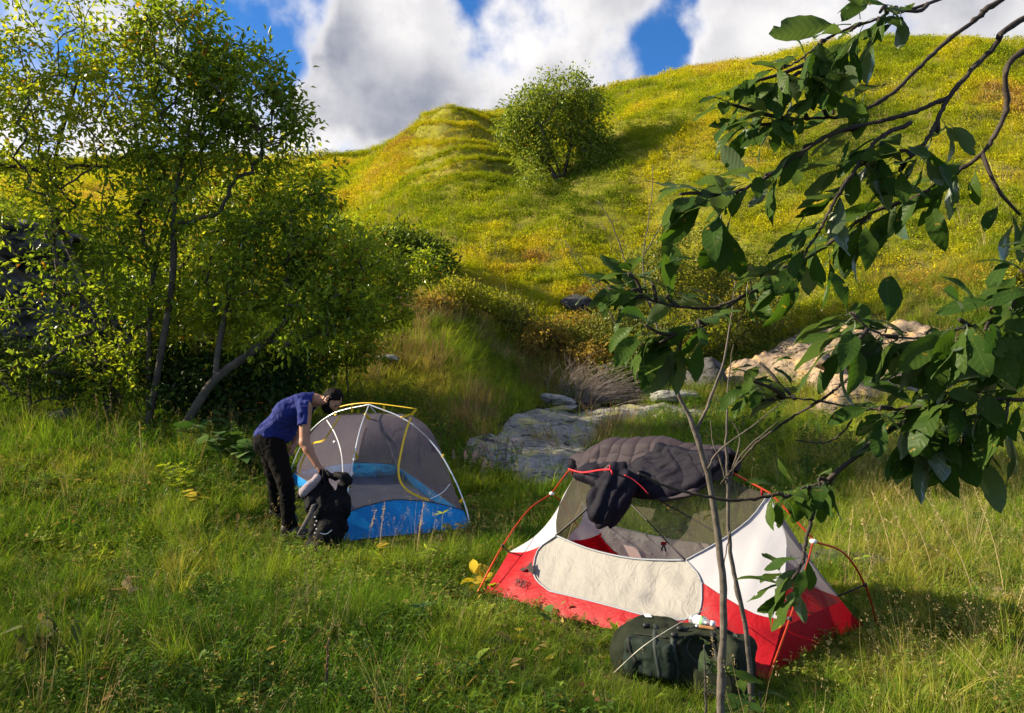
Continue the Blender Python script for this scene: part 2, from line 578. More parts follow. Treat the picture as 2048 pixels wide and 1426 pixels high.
_tz = np.array([np.convolve(np.pad(_tz[:, j], 4, mode='edge'), k, 'valid') for j in range(_tz.shape[1])]).T

def hbase(x, y):
    x = np.asarray(x, float); y = np.asarray(y, float)
    d = np.clip(y, 0.0, 415)
    px = np.clip(CX + FPX * x / np.maximum(y, 2.5), -1790, 4190)
    a = (px + 1800) / 20.0; i = np.clip(a.astype(int), 0, len(_pc) - 2); fa = a - i
    j = np.clip(np.searchsorted(_dg, d, side='right') - 1, 0, len(_dg) - 2)
    fj = (d - _dg[j]) / (_dg[j + 1] - _dg[j])
    return (_tz[i, j] * (1 - fa) * (1 - fj) + _tz[i + 1, j] * fa * (1 - fj) + _tz[i, j + 1] * (1 - fa) * fj + _tz[i + 1, j + 1] * fa * fj)

def sstep(x, a, b):
    t = np.clip((np.asarray(x, float) - a) / (b - a), 0, 1)
    return t * t * (3 - 2 * t)

STREAM = smooth_path([P(1390, 800, 17.5)[:2], P(1260, 800, 17.0)[:2], P(1170, 805, 16.2)[:2], P(1110, 815, 15.6)[:2]], 30)
def stream_dist(x, y):
    q = np.stack([np.asarray(x, float), np.asarray(y, float)], -1)
    dd = np.full(q.shape[:-1], 1e9)
    for s in STREAM:
        dd = np.minimum(dd, np.hypot(q[..., 0] - s[0], q[..., 1] - s[1]))
    return dd

def H(x, y):
    x = np.asarray(x, float); y = np.asarray(y, float)
    z = hbase(x, y)
    far = sstep(y, 9, 22)
    z = z + fbm(xyz(x * 0.55, y * 0.55), 3) * (0.035 + 0.10 * far) + fbm(xyz(x * 0.16, y * 0.16, 5.0), 3) * 0.45 * sstep(y, 20, 32)
    z = z + fbm(xyz(x * 1.3, y * 1.3, 2.0), 3) * 0.09 * sstep(y, 19, 25)
    # sheep terraces on the left-hand hill
    px = CX + FPX * x / np.maximum(y, 2.5)
    m = sstep(px, 770, 870) * (1 - sstep(px, 1060, 1150)) * sstep(y, 30, 34) * sstep(z, 9.5, 11.5)
    m = np.maximum(m, 0.35 * sstep(y, 33, 37) * sstep(px, 1100, 1300) * sstep(z, 15, 18))
    per = 1.2
    zz = hbase(x, y) + fbm(xyz(x * 0.12, y * 0.12, 9.0), 2) * 0.25
    fr = zz / per - np.floor(zz / per)
    z = z + m * per * 0.9 * (sstep(fr, 0.42, 0.72) - fr)
    # stream bed
    sd = stream_dist(x, y)
    z = z - 0.16 * (1 - sstep(sd, 0.35, 1.0))
    return z

ys = np.concatenate([np.arange(-13.4, 2, 0.9), np.arange(2, 12, 0.13), np.arange(12, 24, 0.2), np.arange(24, 52, 0.27),
                     np.geomspace(52, 420, 40)])
us = np.sign(np.linspace(-1, 1, 441)) * (0.55 * np.abs(np.linspace(-1, 1, 441)) + 0.9 * np.abs(np.linspace(-1, 1, 441)) ** 3)
GX = us[None, :] * (ys[:, None] + 14.0)
GY = np.repeat(ys[:, None], len(us), 1)
GZ = H(GX, GY)

m_ground, t = newmat('meadow_soil')
geo = nd(t, 'ShaderNodeNewGeometry').outputs['Position']
n1 = noise(t, 0.55, 6, 0.6, geo); n2 = noise(t, 6.0, 5, 0.65, geo); n3 = noise(t, 0.16, 4, 0.6, geo)
sep = nd(t, 'ShaderNodeSeparateXYZ', {0: geo})
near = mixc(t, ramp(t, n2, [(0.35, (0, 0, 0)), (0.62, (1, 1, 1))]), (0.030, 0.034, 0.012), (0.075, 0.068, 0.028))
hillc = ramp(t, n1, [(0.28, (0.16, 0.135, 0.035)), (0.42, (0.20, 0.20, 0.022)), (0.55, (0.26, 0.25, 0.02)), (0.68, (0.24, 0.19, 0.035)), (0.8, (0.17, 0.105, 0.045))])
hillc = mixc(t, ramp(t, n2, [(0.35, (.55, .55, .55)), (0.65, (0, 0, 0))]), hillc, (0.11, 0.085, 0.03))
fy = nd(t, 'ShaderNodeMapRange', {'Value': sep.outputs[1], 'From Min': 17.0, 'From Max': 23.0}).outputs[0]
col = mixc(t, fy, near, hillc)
b = nd(t, 'ShaderNodeBsdfPrincipled', {'Base Color': col, 'Roughness': 0.95, 'Specular IOR Level': 0.1,
       'Normal': bump(t, n2, 0.7, 0.05)})
out(t, b.outputs[0])
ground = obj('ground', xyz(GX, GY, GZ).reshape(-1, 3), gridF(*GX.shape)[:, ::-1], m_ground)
tag(ground, 'grassy valley floor rising into a terraced green hillside', 'ground', kind='structure')

# ------------------------------------------------------------------ water
m_water, t = newmat('stream_water')
b = nd(t, 'ShaderNodeBsdfPrincipled', {'Base Color': (0.015, 0.018, 0.012, 1), 'Roughness': 0.04, 'Specular IOR Level': 0.6, 'IOR': 1.33,
       'Normal': bump(t, noise(t, 3.5, 3), 0.12, 0.02)})
out(t, b.outputs[0])
tn = unit(np.gradient(STREAM, axis=0)); nn = np.stack([-tn[:, 1], tn[:, 0]], -1)
wz = H(STREAM[:, 0], STREAM[:, 1]).max() + 0.02
Vw = []
for i, s in enumerate(STREAM):
    wgt = 0.62 + 0.12 * math.sin(i * 0.9)
    for q in (-1, -0.33, 0.33, 1):
        Vw.append([s[0] + nn[i, 0] * q * wgt, s[1] + nn[i, 1] * q * wgt, H(s[0], s[1]) + 0.07])
Vw = np.array(Vw)
Vw[:, 2] = np.repeat(np.convolve(np.pad(Vw[:, 2].reshape(-1, 4)[:, 1], 5, mode='edge'), np.ones(11) / 11, 'valid'), 4)
water = obj('stream_water', Vw, gridF(len(STREAM), 4), m_water)
tag(water, 'dark shallow stream pool below the bank above the rock slab', 'water', kind='structure')

# ------------------------------------------------------------------ rocks
def rock_mat(name, a, b_, c, lichen=None, scale=1.0, strat=True):
    m, t = newmat(name)
    geo = nd(t, 'ShaderNodeNewGeometry').outputs['Position']
    n1 = noise(t, 1.6 * scale, 6, 0.62, geo); n2 = noise(t, 14 * scale, 6, 0.7, geo)
    col = ramp(t, n1, [(0.3, a), (0.5, b_), (0.72, c)])
    col = mixc(t, mth(t, 'MULTIPLY', ramp(t, n2, [(0.48, (0, 0, 0)), (0.62, (1, 1, 1))]), 0.65), col, (a[0] * .45, a[1] * .45, a[2] * .45))
    if lichen:
        n3 = noise(t, 2.4 * scale, 5, 0.6, geo, 0.6)
        col = mixc(t, mth(t, 'MULTIPLY', ramp(t, n3, [(0.53, (0, 0, 0)), (0.60, (1, 1, 1))]), 0.8), col, lichen)
    mp = nd(t, 'ShaderNodeMapping', {'Vector': geo}); mp.inputs['Rotation'].default_value = (0.25, -0.1, 0.35)
    mp.inputs['Scale'].default_value = (0.7, 1.5, 3.2)
    n4 = noise(t, 2.6 * scale, 8, 0.72, mp.outputs[0], 0.6)
    crack = ramp(t, n4, [(0.39, (0, 0, 0)), (0.43, (1, 1, 1))])
    col = mixc(t, crack, (a[0] * .3, a[1] * .3, a[2] * .3), col)
    hh = mth(t, 'ADD', mth(t, 'MULTIPLY', n2, 0.5), mth(t, 'MULTIPLY', crack, 0.6))
    b = nd(t, 'ShaderNodeBsdfPrincipled', {'Base Color': col, 'Roughness': 0.85, 'Specular IOR Level': 0.25, 'Normal': bump(t, hh, 0.8, 0.05)})
    out(t, b.outputs[0])
    return m
m_slab = rock_mat('slab_rock', (0.145, 0.14, 0.13), (0.25, 0.24, 0.22), (0.35, 0.335, 0.30), lichen=(0.34, 0.31, 0.13))
m_outcrop = rock_mat('outcrop_rock', (0.15, 0.115, 0.085), (0.27, 0.20, 0.14), (0.36, 0.27, 0.19), lichen=(0.42, 0.27, 0.12))
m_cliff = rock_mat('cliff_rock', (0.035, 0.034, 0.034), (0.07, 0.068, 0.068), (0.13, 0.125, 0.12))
m_boulder = rock_mat('boulder_rock', (0.16, 0.155, 0.145), (0.27, 0.265, 0.25), (0.38, 0.37, 0.34), lichen=(0.40, 0.40, 0.34), scale=3)

def poly_mask(px, py, poly, soft):
    """signed distance to polygon in pixels -> 0..1"""
    poly = np.asarray(poly, float)
    x, y = px, py
    d = np.full(x.shape, 1e9); inside = np.zeros(x.shape, bool)
    for a, b_ in zip(poly, np.roll(poly, -1, 0)):
        e = b_ - a; w0, w1 = x - a[0], y - a[1]
        h = np.clip((w0 * e[0] + w1 * e[1]) / (e @ e), 0, 1)
        d = np.minimum(d, np.hypot(w0 - e[0] * h, w1 - e[1] * h))
        cnd = ((a[1] > y) != (b_[1] > y)) & (x < (b_[0] - a[0]) * (y - a[1]) / (b_[1] - a[1] + 1e-12) + a[0])
        inside ^= cnd
    return sstep(np.where(inside, d, -d), -soft * 0.4, soft), inside, d

SLAB_POLY = [(915, 905), (930, 880), (985, 865), (1010, 835), (1060, 815), (1130, 805), (1230, 800), (1330, 806), (1420, 815), (1450, 838), (1380, 842), (1330, 838),
             (1265, 850), (1215, 860), (1195, 890), (1180, 930), (1175, 960), (1090, 985), (1030, 965), (960, 935)]
def rock_patch(name, poly, d0, d1, mat, hfun, res, label, soft=18, sink=0.25):
    """rock surface standing out of the terrain over the region seen inside poly"""
    pl = np.asarray(poly, float)
    x0 = min(P(p[0], 700, d)[0] for p in pl for d in (d0, d1)); x1 = max(P(p[0], 700, d)[0] for p in pl for d in (d0, d1))
    X, Y = np.meshgrid(np.arange(x0, x1, res), np.arange(d0, d1, res), indexing='ij')
    Z = H(X, Y)
    px, py = pix(xyz(X, Y, Z))
    m, ins, dist = poly_mask(px, py, poly, soft)
    z2 = Z - sink + m * (sink + hfun(X, Y, Z, px, py, m))
    keep = (m > 0.0).reshape(-1)
    F = gridF(*X.shape)
    F = F[keep[F].any(1)]
    V = xyz(X, Y, z2).reshape(-1, 3)
    used = np.unique(F); mp = -np.ones(len(V), int); mp[used] = np.arange(len(used))
    o = obj(name, V[used], mp[F], mat)
    tag(o, label, 'rock')
    return o, (X, Y, z2, m)
def slab_h(X, Y, Z, px, py, m):
    st = ridged(xyz(X * 0.5 + Y * 0.25, Y * 1.6 - X * 0.4), 4)
    return 0.05 + 0.045 * np.maximum(st, -0.6) + 0.045 * fbm(xyz(X * 1.4, Y * 2.4, 1), 3) + 0.03 * ridged(xyz(X * 1.5 + Y * .6, Y * 4.5, 2), 3) + 0.010 * fbm(xyz(X * 9, Y * 14, 3), 3)
slab, SLABG = rock_patch('rock_slab', SLAB_POLY, 8.8, 18.0, m_slab, slab_h, 0.05, 'long pale grey rock slab sloping down from the stream behind the tents')
OUT_POLY = [(1420, 760), (1445, 735), (1500, 725), (1520, 695), (1580, 660), (1650, 640), (1720, 650), (1800, 640), (1870, 655), (1935, 680), (1960, 720), (1900, 760), (1830, 790),
            (1760, 820), (1690, 842), (1600, 842), (1585, 825), (1640, 800), (1600, 780), (1540, 775), (1490, 790), (1440, 790)]
def out_h(X, Y, Z, px, py, m):
    r = ridged(xyz(X * 0.5 - Y * 0.2, Y * 0.6, Z * 0.5), 3)
    return 0.08 + 0.15 * np.maximum(r, -0.4) + 0.08 * ridged(xyz(X * 1.3, Y * 1.6 + X * .5, 1), 4) + 0.045 * ridged(xyz(X * 4 + Y, Y * 5, 2), 3) + 0.02 * fbm(xyz(X * 8, Y * 8, 3), 3)
outcrop, _ = rock_patch('rock_outcrop', OUT_POLY, 12.0, 19.5, m_outcrop, out_h, 0.06, 'sunlit tan bedrock outcrop on the right at the foot of the hill', soft=30, sink=0.4)
o, _ = rock_patch('rock_slab', [(1330, 812), (1400, 822), (1450, 842), (1440, 860), (1370, 868), (1290, 862), (1270, 850)], 11.5, 17.0, m_slab, slab_h, 0.06,
                  'low grey rock slab among grass right of the stream', soft=14)

def icosphere(sub):
    bm = bmesh.new(); bmesh.ops.create_icosphere(bm, subdivisions=sub, radius=1.0)
    V = np.array([v.co[:] for v in bm.verts]); F = np.array([[v.index for v in f.verts] for f in bm.faces]); bm.free()
    return V, F
ICO = {s: icosphere(s) for s in (2, 3, 4, 5)}
def boulder(name, c, r, mat, label, seed, sub=4, rough=0.3, cat='rock', group=None, rz=0.0, tilt=0.0, planes=7):
    V, F = ICO[sub]
    rs = np.random.default_rng(seed)
    V = V.copy()
    for i in range(planes):                       # broken flat faces
        n = unit(rs.normal(size=3)); h = rs.uniform(0.55, 0.85)
        s = V @ n
        V = V - np.maximum(s - h, 0)[:, None] * n * 0.85
    V = V * (1 + rough * 0.5 * fbm(V * 1.3 + seed * 3.1, 3)[:, None] + rough * 0.2 * ridged(V * 3.0 + seed, 3)[:, None])
    V = V * np.asarray(r)
    ca, sa = math.cos(tilt), math.sin(tilt)
    V = V @ np.array([[ca, 0, -sa], [0, 1, 0], [sa, 0, ca]]).T
    ca, sa = math.cos(rz), math.sin(rz)
    V = V @ np.array([[ca, -sa, 0], [sa, ca, 0], [0, 0, 1]]).T
    o = obj(name, V + np.asarray(c), F, mat)
    return tag(o, label, cat, group)
def at_ground(px, d, dz=0.0):
    x = (px - CX) / FPX * d
    return np.array([x, d, float(H(x, d)) + dz])

# dark cliff behind the left-hand trees
def cliff():
    u = np.linspace(0, 1, 130); v = np.linspace(0, 1, 90)
    U, Vv = np.meshgrid(u, v, indexing='ij')
    base = smooth_path([P(-700, 800, 11.5)[:2], P(-250, 800, 12.3)[:2], P(40, 800, 13.0)[:2], P(190, 800, 13.6)[:2], P(300, 800, 15.2)[:2], P(380, 800, 17.5)[:2]], 130)
    top = np.interp(u, [0, .5, .62, .74, .84, .92, 1], [5.6, 4.8, 4.6, 4.4, 4.0, 3.3, 2.4])
    X = base[:, 0][:, None] + 0 * U; Y = base[:, 1][:, None] + 0 * U
    Z0 = H(base[:, 0], base[:, 1])[:, None] - 0.5
    Z = Z0 + (top[:, None] - Z0) * Vv
    t_ = unit(np.gradient(base, axis=0)); nx, ny = -t_[:, 1][:, None], t_[:, 0][:, None]    # away from camera side
    strata = np.floor(Z * 1.7 + 0.6 * fbm(xyz(X * .5, Y * .5, 0), 2)) * 0.6
    blocky = vnoise(np.stack([X * 1.3, strata * 3.7, Y * 0.6], -1)) * 0.45
    off = Vv ** 1.6 * 1.6 + blocky + 0.35 * ridged(np.stack([X * 0.8, Y * 0.8, Z * 1.2], -1), 4) + 0.12 * fbm(np.stack([X * 4, Y * 4, Z * 6], -1), 3)
    off = off + np.maximum(Vv - 0.9, 0) * 25
    return np.stack([X + nx * off, Y + ny * off, Z], -1).reshape(-1, 3), gridF(130, 90)
Vc, Fc = cliff()
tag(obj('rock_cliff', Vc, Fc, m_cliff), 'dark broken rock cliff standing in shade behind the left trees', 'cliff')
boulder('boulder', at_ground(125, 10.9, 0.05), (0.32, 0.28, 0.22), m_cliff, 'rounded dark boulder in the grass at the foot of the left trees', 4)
boulder('boulder', P(775, 716, 14.5), (0.24, 0.2, 0.08), m_boulder, 'flat grey stone lying on the brown slope above the blue tent', 9, 3)
boulder('boulder', at_ground(790, 18.6, 0.12), (0.42, 0.3, 0.22), m_boulder, 'pale grey boulder on the crest of the mound', 12, 3)
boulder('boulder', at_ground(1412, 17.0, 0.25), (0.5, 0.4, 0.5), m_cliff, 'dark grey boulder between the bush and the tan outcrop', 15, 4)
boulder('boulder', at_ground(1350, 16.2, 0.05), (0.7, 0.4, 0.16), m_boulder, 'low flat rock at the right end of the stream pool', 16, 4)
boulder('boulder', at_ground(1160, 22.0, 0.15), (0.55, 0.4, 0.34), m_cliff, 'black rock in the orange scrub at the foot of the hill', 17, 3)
lg = boulder('stone', P(1118, 801, 15.4), (0.36, 0.12, 0.11), m_boulder, 'long speckled grey stone lying at the edge of the stream pool', 21, 4, rough=0.25, cat='stone', rz=0.15, tilt=-0.24)
boulder('boulder', at_ground(1648, 15.4, 0.55), (0.2, 0.2, 0.17), m_outcrop, 'small rounded boulder perched on top of the tan outcrop', 23, 3)
# stony bank at the right edge
STN = [(1985, 1195, .055), (2012, 1200, .07), (2040, 1212, .06), (1990, 1180, .05), (2030, 1186, .05), (1960, 1205, .035), (1945, 1190, .03), (1900, 1195, .03),
       (1920, 1185, .04), (2047, 1195, .05), (1880, 1180, .035), (1975, 1222, .03), (1895, 1155, .03), (2005, 1225, .04)]
ORD = ['first', 'second', 'third', 'fourth', 'fifth', 'sixth', 'seventh', 'eighth', 'ninth', 'tenth', 'eleventh', 'twelfth', 'thirteenth', 'fourteenth', 'fifteenth', 'sixteenth']
for i, (a, b_, r) in enumerate(STN):
    d = 2429.0 / (b_ - 764)
    boulder('pebble', at_ground(a, d, r * 0.55), (r * 1.2, r, r * 0.8), m_outcrop, '%s small tan stone from the left on the bare bank at the right edge' % ORD[sorted(range(len(STN)), key=lambda q: STN[q][0]).index(i)], 40 + i, 2, group='stones on the bare bank', cat='stone', rz=i)
for i, (a, d, r) in enumerate([(1660, 6.6, (.35, .22, .12)), (1610, 6.9, (.3, .2, .1)), (1730, 6.5, (.4, .2, .1))]):
    boulder('boulder', at_ground(a, d, 0.02), r, m_cliff, ['dark flat rock in dry grass behind the red tent right pole', 'dark low rock close behind the right end of the red tent', 'dark flat rock in the yellow grass right of the red tent'][i], 70 + i, 3)
# ------------------------------------------------------------------ trees and bushes
m_bark = pbr('bark_grey', (0.050, 0.040, 0.031), 0.9, 40, 0.6, 0.01, var=(6, (0.10, 0.085, 0.07)), spec=0.15)
m_bark_dark = pbr('bark_dark', (0.028, 0.021, 0.017), 0.85, 60, 0.8, 0.004, var=(25, (0.06, 0.048, 0.04)), spec=0.2)
m_twig_dry = pbr('dry_twig', (0.30, 0.22, 0.17), 0.9, spec=0.1)
GREEN = [(0.0, (0.08, 0.135, 0.015)), (0.35, (0.16, 0.235, 0.022)), (0.7, (0.29, 0.35, 0.030)), (0.93, (0.45, 0.44, 0.034)), (0.97, (0.44, 0.26, 0.02)), (1.0, (0.38, 0.15, 0.02))]
m_leaf_tree = leaf_mat('tree_leaf', GREEN, 0.58, 0.04, 0.42)
m_leaf_dark = leaf_mat('dark_tree_leaf', [(0, (0.06, 0.10, 0.014)), (0.6, (0.12, 0.175, 0.024)), (0.95, (0.17, 0.18, 0.025)), (1, (0.32, 0.16, 0.02))], 0.4, 0.03, 0.45)
m_leaf_hill = leaf_mat('hill_tree_leaf', [(0, (0.12, 0.17, 0.028)), (0.5, (0.21, 0.27, 0.04)), (0.93, (0.31, 0.33, 0.05)), (1, (0.34, 0.22, 0.04))], 0.45, 0.02)
m_leaf_willow = leaf_mat('willow_bush_leaf', [(0, (0.11, 0.14, 0.035)), (0.5, (0.20, 0.22, 0.05)), (0.9, (0.30, 0.27, 0.05)), (1, (0.38, 0.24, 0.05))], 0.5, 0.02)
m_leaf_yellow = leaf_mat('yellow_shrub_leaf', [(0, (0.20, 0.22, 0.02)), (0.6, (0.34, 0.34, 0.03)), (1, (0.45, 0.36, 0.04))], 0.5, 0.05)
m_leaf_orange = leaf_mat('orange_shrub_leaf', [(0, (0.20, 0.15, 0.035)), (0.6, (0.32, 0.23, 0.05)), (1, (0.40, 0.24, 0.06))], 0.45, 0.03)
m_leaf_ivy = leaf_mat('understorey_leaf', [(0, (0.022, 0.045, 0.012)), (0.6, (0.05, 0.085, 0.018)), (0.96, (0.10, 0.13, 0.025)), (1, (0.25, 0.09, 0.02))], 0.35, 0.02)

def leaf_cards(pos, dr, up, ln, wd, fold=0.25, curl=0.0):
    """two-triangle folded leaves; pos base, dr direction, up approx normal"""
    n = len(pos)
    dr = unit(dr); s = unit(np.cross(dr, up)); nrm = np.cross(s, dr)
    ln = np.broadcast_to(ln, (n,))[:, None]; wd = np.broadcast_to(wd, (n,))[:, None]
    tip = pos + dr * ln - nrm * ln * curl
    mid = pos + dr * ln * 0.48
    a = mid + s * wd * 0.5 + nrm * wd * fold; b = mid - s * wd * 0.5 + nrm * wd * fold
    V = np.stack([pos, a, tip, b], 1).reshape(-1, 3)
    i = np.arange(n)[:, None] * 4
    F = np.concatenate([i + [0, 1, 2], i + [0, 2, 3]], 0)
    return V, F

def grow(stems, centers, rs, r_tip=0.006, sag=0.06, nseg=5, pen=0.55):
    """skeleton: stems (list of polylines with base radius), then every foliage centre is joined by a bough to the nearest fitting node"""
    nodes, parent = [], []
    for st in stems:
        p = smooth_path(st, max(10, 6 * len(st)))
        p = p + rs.normal(0, 0.006, p.shape) * np.linspace(0, 1, len(p))[:, None]
        for i, q in enumerate(p):
            nodes.append(q); parent.append(-1 if i == 0 else len(nodes) - 2)
    origin = np.array(stems[0][0])
    order = np.argsort(np.linalg.norm(centers - origin, axis=1))
    paths = []
    ends = []
    NA = np.array(nodes)
    for c in centers[order]:
        dv = c - NA
        dist = np.linalg.norm(dv, axis=1)
        cost = dist + pen * np.maximum(NA[:, 2] - c[2] + 0.15 * dist, 0) * 2.0
        j = int(np.argmin(cost))
        a = NA[j]
        k = max(2, min(nseg, int(dist[j] / 0.12) + 1))
        t = np.linspace(0, 1, k + 1)[1:, None]
        lift = np.sin(t * math.pi) * dist[j] * rs.uniform(-0.02, 0.14)
        seg = a + (c - a) * t + rs.normal(0, 0.022 * dist[j], (k, 3)) * np.sin(t * math.pi) + np.array([0, 0, 1]) * lift
        pj = j
        base = len(nodes)
        for q in seg:
            nodes.append(q); parent.append(pj); pj = len(nodes) - 1
        NA = np.vstack([NA, seg])
        ends.append(len(nodes) - 1)
    # pipe-model radii
    nodes = np.array(nodes); parent = np.array(parent)
    w = np.zeros(len(nodes)); w[ends] = 1.0
    for i in range(len(nodes) - 1, -1, -1):
        if w[i] == 0: w[i] = 0.6
        if parent[i] >= 0: w[parent[i]] += w[i] if True else 0
    return nodes, parent, w, np.array(ends)

def skeleton_mesh(mb, nodes, parent, rad, minr=0.0):
    """tubes along chains"""
    ch = [[] for _ in nodes]
    for i, p in enumerate(parent):
        if p >= 0: ch[p].append(i)
    starts = [i for i, p in enumerate(parent) if p < 0]
    stack = [(None, s) for s in starts]
    while stack:
        pre, i = stack.pop()
        path = [pre, i] if pre is not None else [i]
        while ch[i]:
            kids = sorted(ch[i], key=lambda q: -rad[q])
            for q in kids[1:]: stack.append((i, q))
            i = kids[0]; path.append(i)
        r = rad[path].copy()
        if pre is not None: r[0] = min(r[0], r[1] * 1.25)
        if len(path) < 2 or r.max() < minr: continue
        add_tube(mb, nodes[path], r, 7 if r.max() > 0.03 else (5 if r.max() > 0.012 else 3), cap=False)

def ell_points(rs, n, ells, shell=0.55):
    """points spread through ellipsoids (centre, radii), denser toward the shell"""
    vol = np.array([np.prod(e[1]) ** 0.8 * (e[2] if len(e) > 2 else 1) for e in ells]); k = rs.choice(len(ells), n, p=vol / vol.sum())
    d = unit(rs.normal(size=(n, 3))); r = shell + (1 - shell) * rs.random(n) ** 0.6
    r = np.where(rs.random(n) < 0.3, rs.random(n) ** 0.5, r)
    C = np.array([e[0] for e in ells])[k]; R = np.array([e[1] for e in ells])[k]
    return C + d * r[:, None] * R

def make_tree(name, stems, ells, nclus, nleaf, lsize, mat_leaf, label, cat='tree', group=None, seed=1, spread=0.28, base_r=0.09, mat_bark=None, yellow=0.0,
              lw=0.45, droop=0.35, tipr=0.004, trunk_name='trunk', crown_name='crown', root=None, minr=0.0):
    rs = np.random.default_rng(seed)
    cen = ell_points(rs, nclus, ells)
    gz = H(cen[:, 0], cen[:, 1]) + 0.12
    cen[:, 2] = np.maximum(cen[:, 2], gz)
    nodes, parent, w, ends = grow(stems, cen, rs)
    rad = tipr + (base_r - tipr) * (w / w.max()) ** 0.62
    root = root or thing(name, stems[0][0], label, cat, group)
    mb = MB(); skeleton_mesh(mb, nodes, parent, rad, minr)
    mb.build(trunk_name, mat_bark or m_bark, root)
    # leaves on the outer part of each bough
    mb = MB()
    e = ends[rs.integers(0, len(ends), nleaf)]
    up1 = np.where(rs.random(nleaf) < 0.45, parent[e], e); up1 = np.where(up1 < 0, e, up1)
    t = rs.random(nleaf)[:, None]
    base = nodes[e] * t + nodes[up1] * (1 - t)
    ax = unit(nodes[e] - nodes[parent[e]])
    spr = rs.normal(size=(nleaf, 3))
    pos = base + spr * spread * (0.35 + 0.65 * rs.random((nleaf, 1)))
    dr = unit(unit(spr) * 0.8 + ax * 0.5 + rs.normal(size=(nleaf, 3)) * 0.55 + np.array([0, 0, -droop]))
    up = unit(np.array([0, 0, 1.0]) + rs.normal(size=(nleaf, 3)) * 0.65)
    ln = lsize * rs.uniform(0.6, 1.25, nleaf)
    V, F = leaf_cards(pos, dr, up, ln, ln * lw, 0.22, 0.12)
    nz = fbm(pos * 0.9 + seed, 2) * 0.22 + 0.42 + yellow
    val = np.clip(nz + rs.normal(0, 0.17, nleaf), 0, 0.94)
    val = np.where(rs.random(nleaf) < 0.006 + 0.04 * np.maximum(fbm(pos * 1.7 + 3 * seed, 2) - 0.25, 0) * 4, rs.uniform(0.96, 1.0, nleaf), val)
    mb.add(V, F, np.repeat(val, 4))
    mb.build(crown_name, mat_leaf, root, smooth=False)
    return root

def E(px, py, d, rx, rz, ry=None, wt=1.0):
    """ellipsoid given by centre pixel, depth, radii in photo pixels"""
    k = d / FPX
    return (P(px, py, d), np.array([rx * k, (ry if ry else min(rx, rz)) * k, rz * k]), wt)
def PP(*a): return [P(*q) for q in a]
def G0(px, d): 
    p = at_ground(px, d, -0.12); return p

# left-hand thicket: four many-stemmed trees
make_tree('leafy_tree', [[G0(232, 11.6), P(215, 640, 11.5), P(150, 520, 11.3), P(100, 400, 11.2), P(60, 200, 11.0), P(30, 60, 10.9)],
                         [G0(240, 11.7), P(120, 560, 11.5), P(110, 330, 11.3), P(150, 180, 11.2), P(170, 40, 11.2)],
                         [G0(225, 11.5), P(170, 640, 11.2), P(60, 560, 10.8), P(-60, 470, 10.6)]],
          [E(90, 100, 11.0, 170, 130), E(60, 260, 10.8, 150, 110), E(220, 210, 11.4, 120, 130), E(30, 450, 10.7, 130, 70, 70, .7), E(250, 50, 11.3, 120, 90), E(60, 640, 10.6, 90, 60, 60, .5), E(150, 560, 10.9, 110, 40, 60, .5), E(-120, 200, 11, 160, 220), E(120, 330, 11, 110, 60), E(60, 540, 10.6, 120, 50), E(160, 640, 10.7, 90, 40, 40, .7), E(110, 720, 10.5, 100, 50, 50, .8), E(60, 400, 10.8, 120, 50, 50, 1.2), E(210, 410, 11.2, 110, 50, 50, 1.2), E(-20, 760, 10.4, 80, 50, 50, .5)],
          460, 11000, 0.115, m_leaf_tree, 'tall many-stemmed leafy tree at the far left reaching out of the top of the frame', seed=3, base_r=0.055, yellow=0.12, spread=.13)
make_tree('leafy_tree', [[G0(292, 10.9), P(320, 720, 10.8), P(345, 560, 10.9), P(350, 400, 11.0), P(380, 250, 11.1), P(400, 120, 11.1)],
                         [G0(300, 11.0), P(215, 600, 11.2), P(205, 400, 11.3), P(240, 250, 11.3), P(280, 130, 11.2)],
                         [G0(300, 11.0), P(300, 640, 11.2), P(320, 480, 11.3), P(370, 350, 11.3), P(440, 260, 11.2), P(510, 180, 11.1)]],
          [E(370, 110, 11.1, 120, 110), E(470, 160, 11.0, 100, 90), E(545, 220, 10.9, 70, 75), E(590, 260, 10.9, 40, 40, 40, .6), E(360, 270, 11.2, 140, 90), E(480, 300, 11.1, 90, 70), E(340, 420, 11, 110, 60, 60, .6), E(250, 480, 11, 110, 60, 60, .8), E(300, 350, 11, 100, 60, 60, .8), E(260, 590, 10.7, 90, 40, 40, .8)],
          460, 11000, 0.115, m_leaf_tree, 'tall airy tree in the middle of the left thicket with blue sky showing through', seed=5, base_r=0.048, yellow=0.02, spread=.13)
make_tree('leafy_tree', [[G0(345, 10.5), P(400, 800, 10.4), P(440, 750, 10.4), P(510, 700, 10.5), P(575, 640, 10.5), P(650, 560, 10.5)],
                         [P(430, 765, 10.4), P(440, 680, 10.5), P(470, 560, 10.7), P(520, 470, 10.8)]],
          [E(560, 480, 10.9, 130, 70), E(660, 520, 10.8, 100, 70), E(640, 620, 10.4, 110, 60), E(480, 560, 10.7, 110, 80), E(700, 590, 10.8, 70, 60), E(560, 680, 10.3, 80, 40, 40, .5), E(620, 420, 11, 70, 60, 60, .8), E(660, 370, 11, 40, 40, 40, .5)],
          380, 8200, 0.112, m_leaf_tree, 'low tree with a leaning crooked trunk spreading above the stooping man', seed=8, base_r=0.06, yellow=0.06, spread=.13)
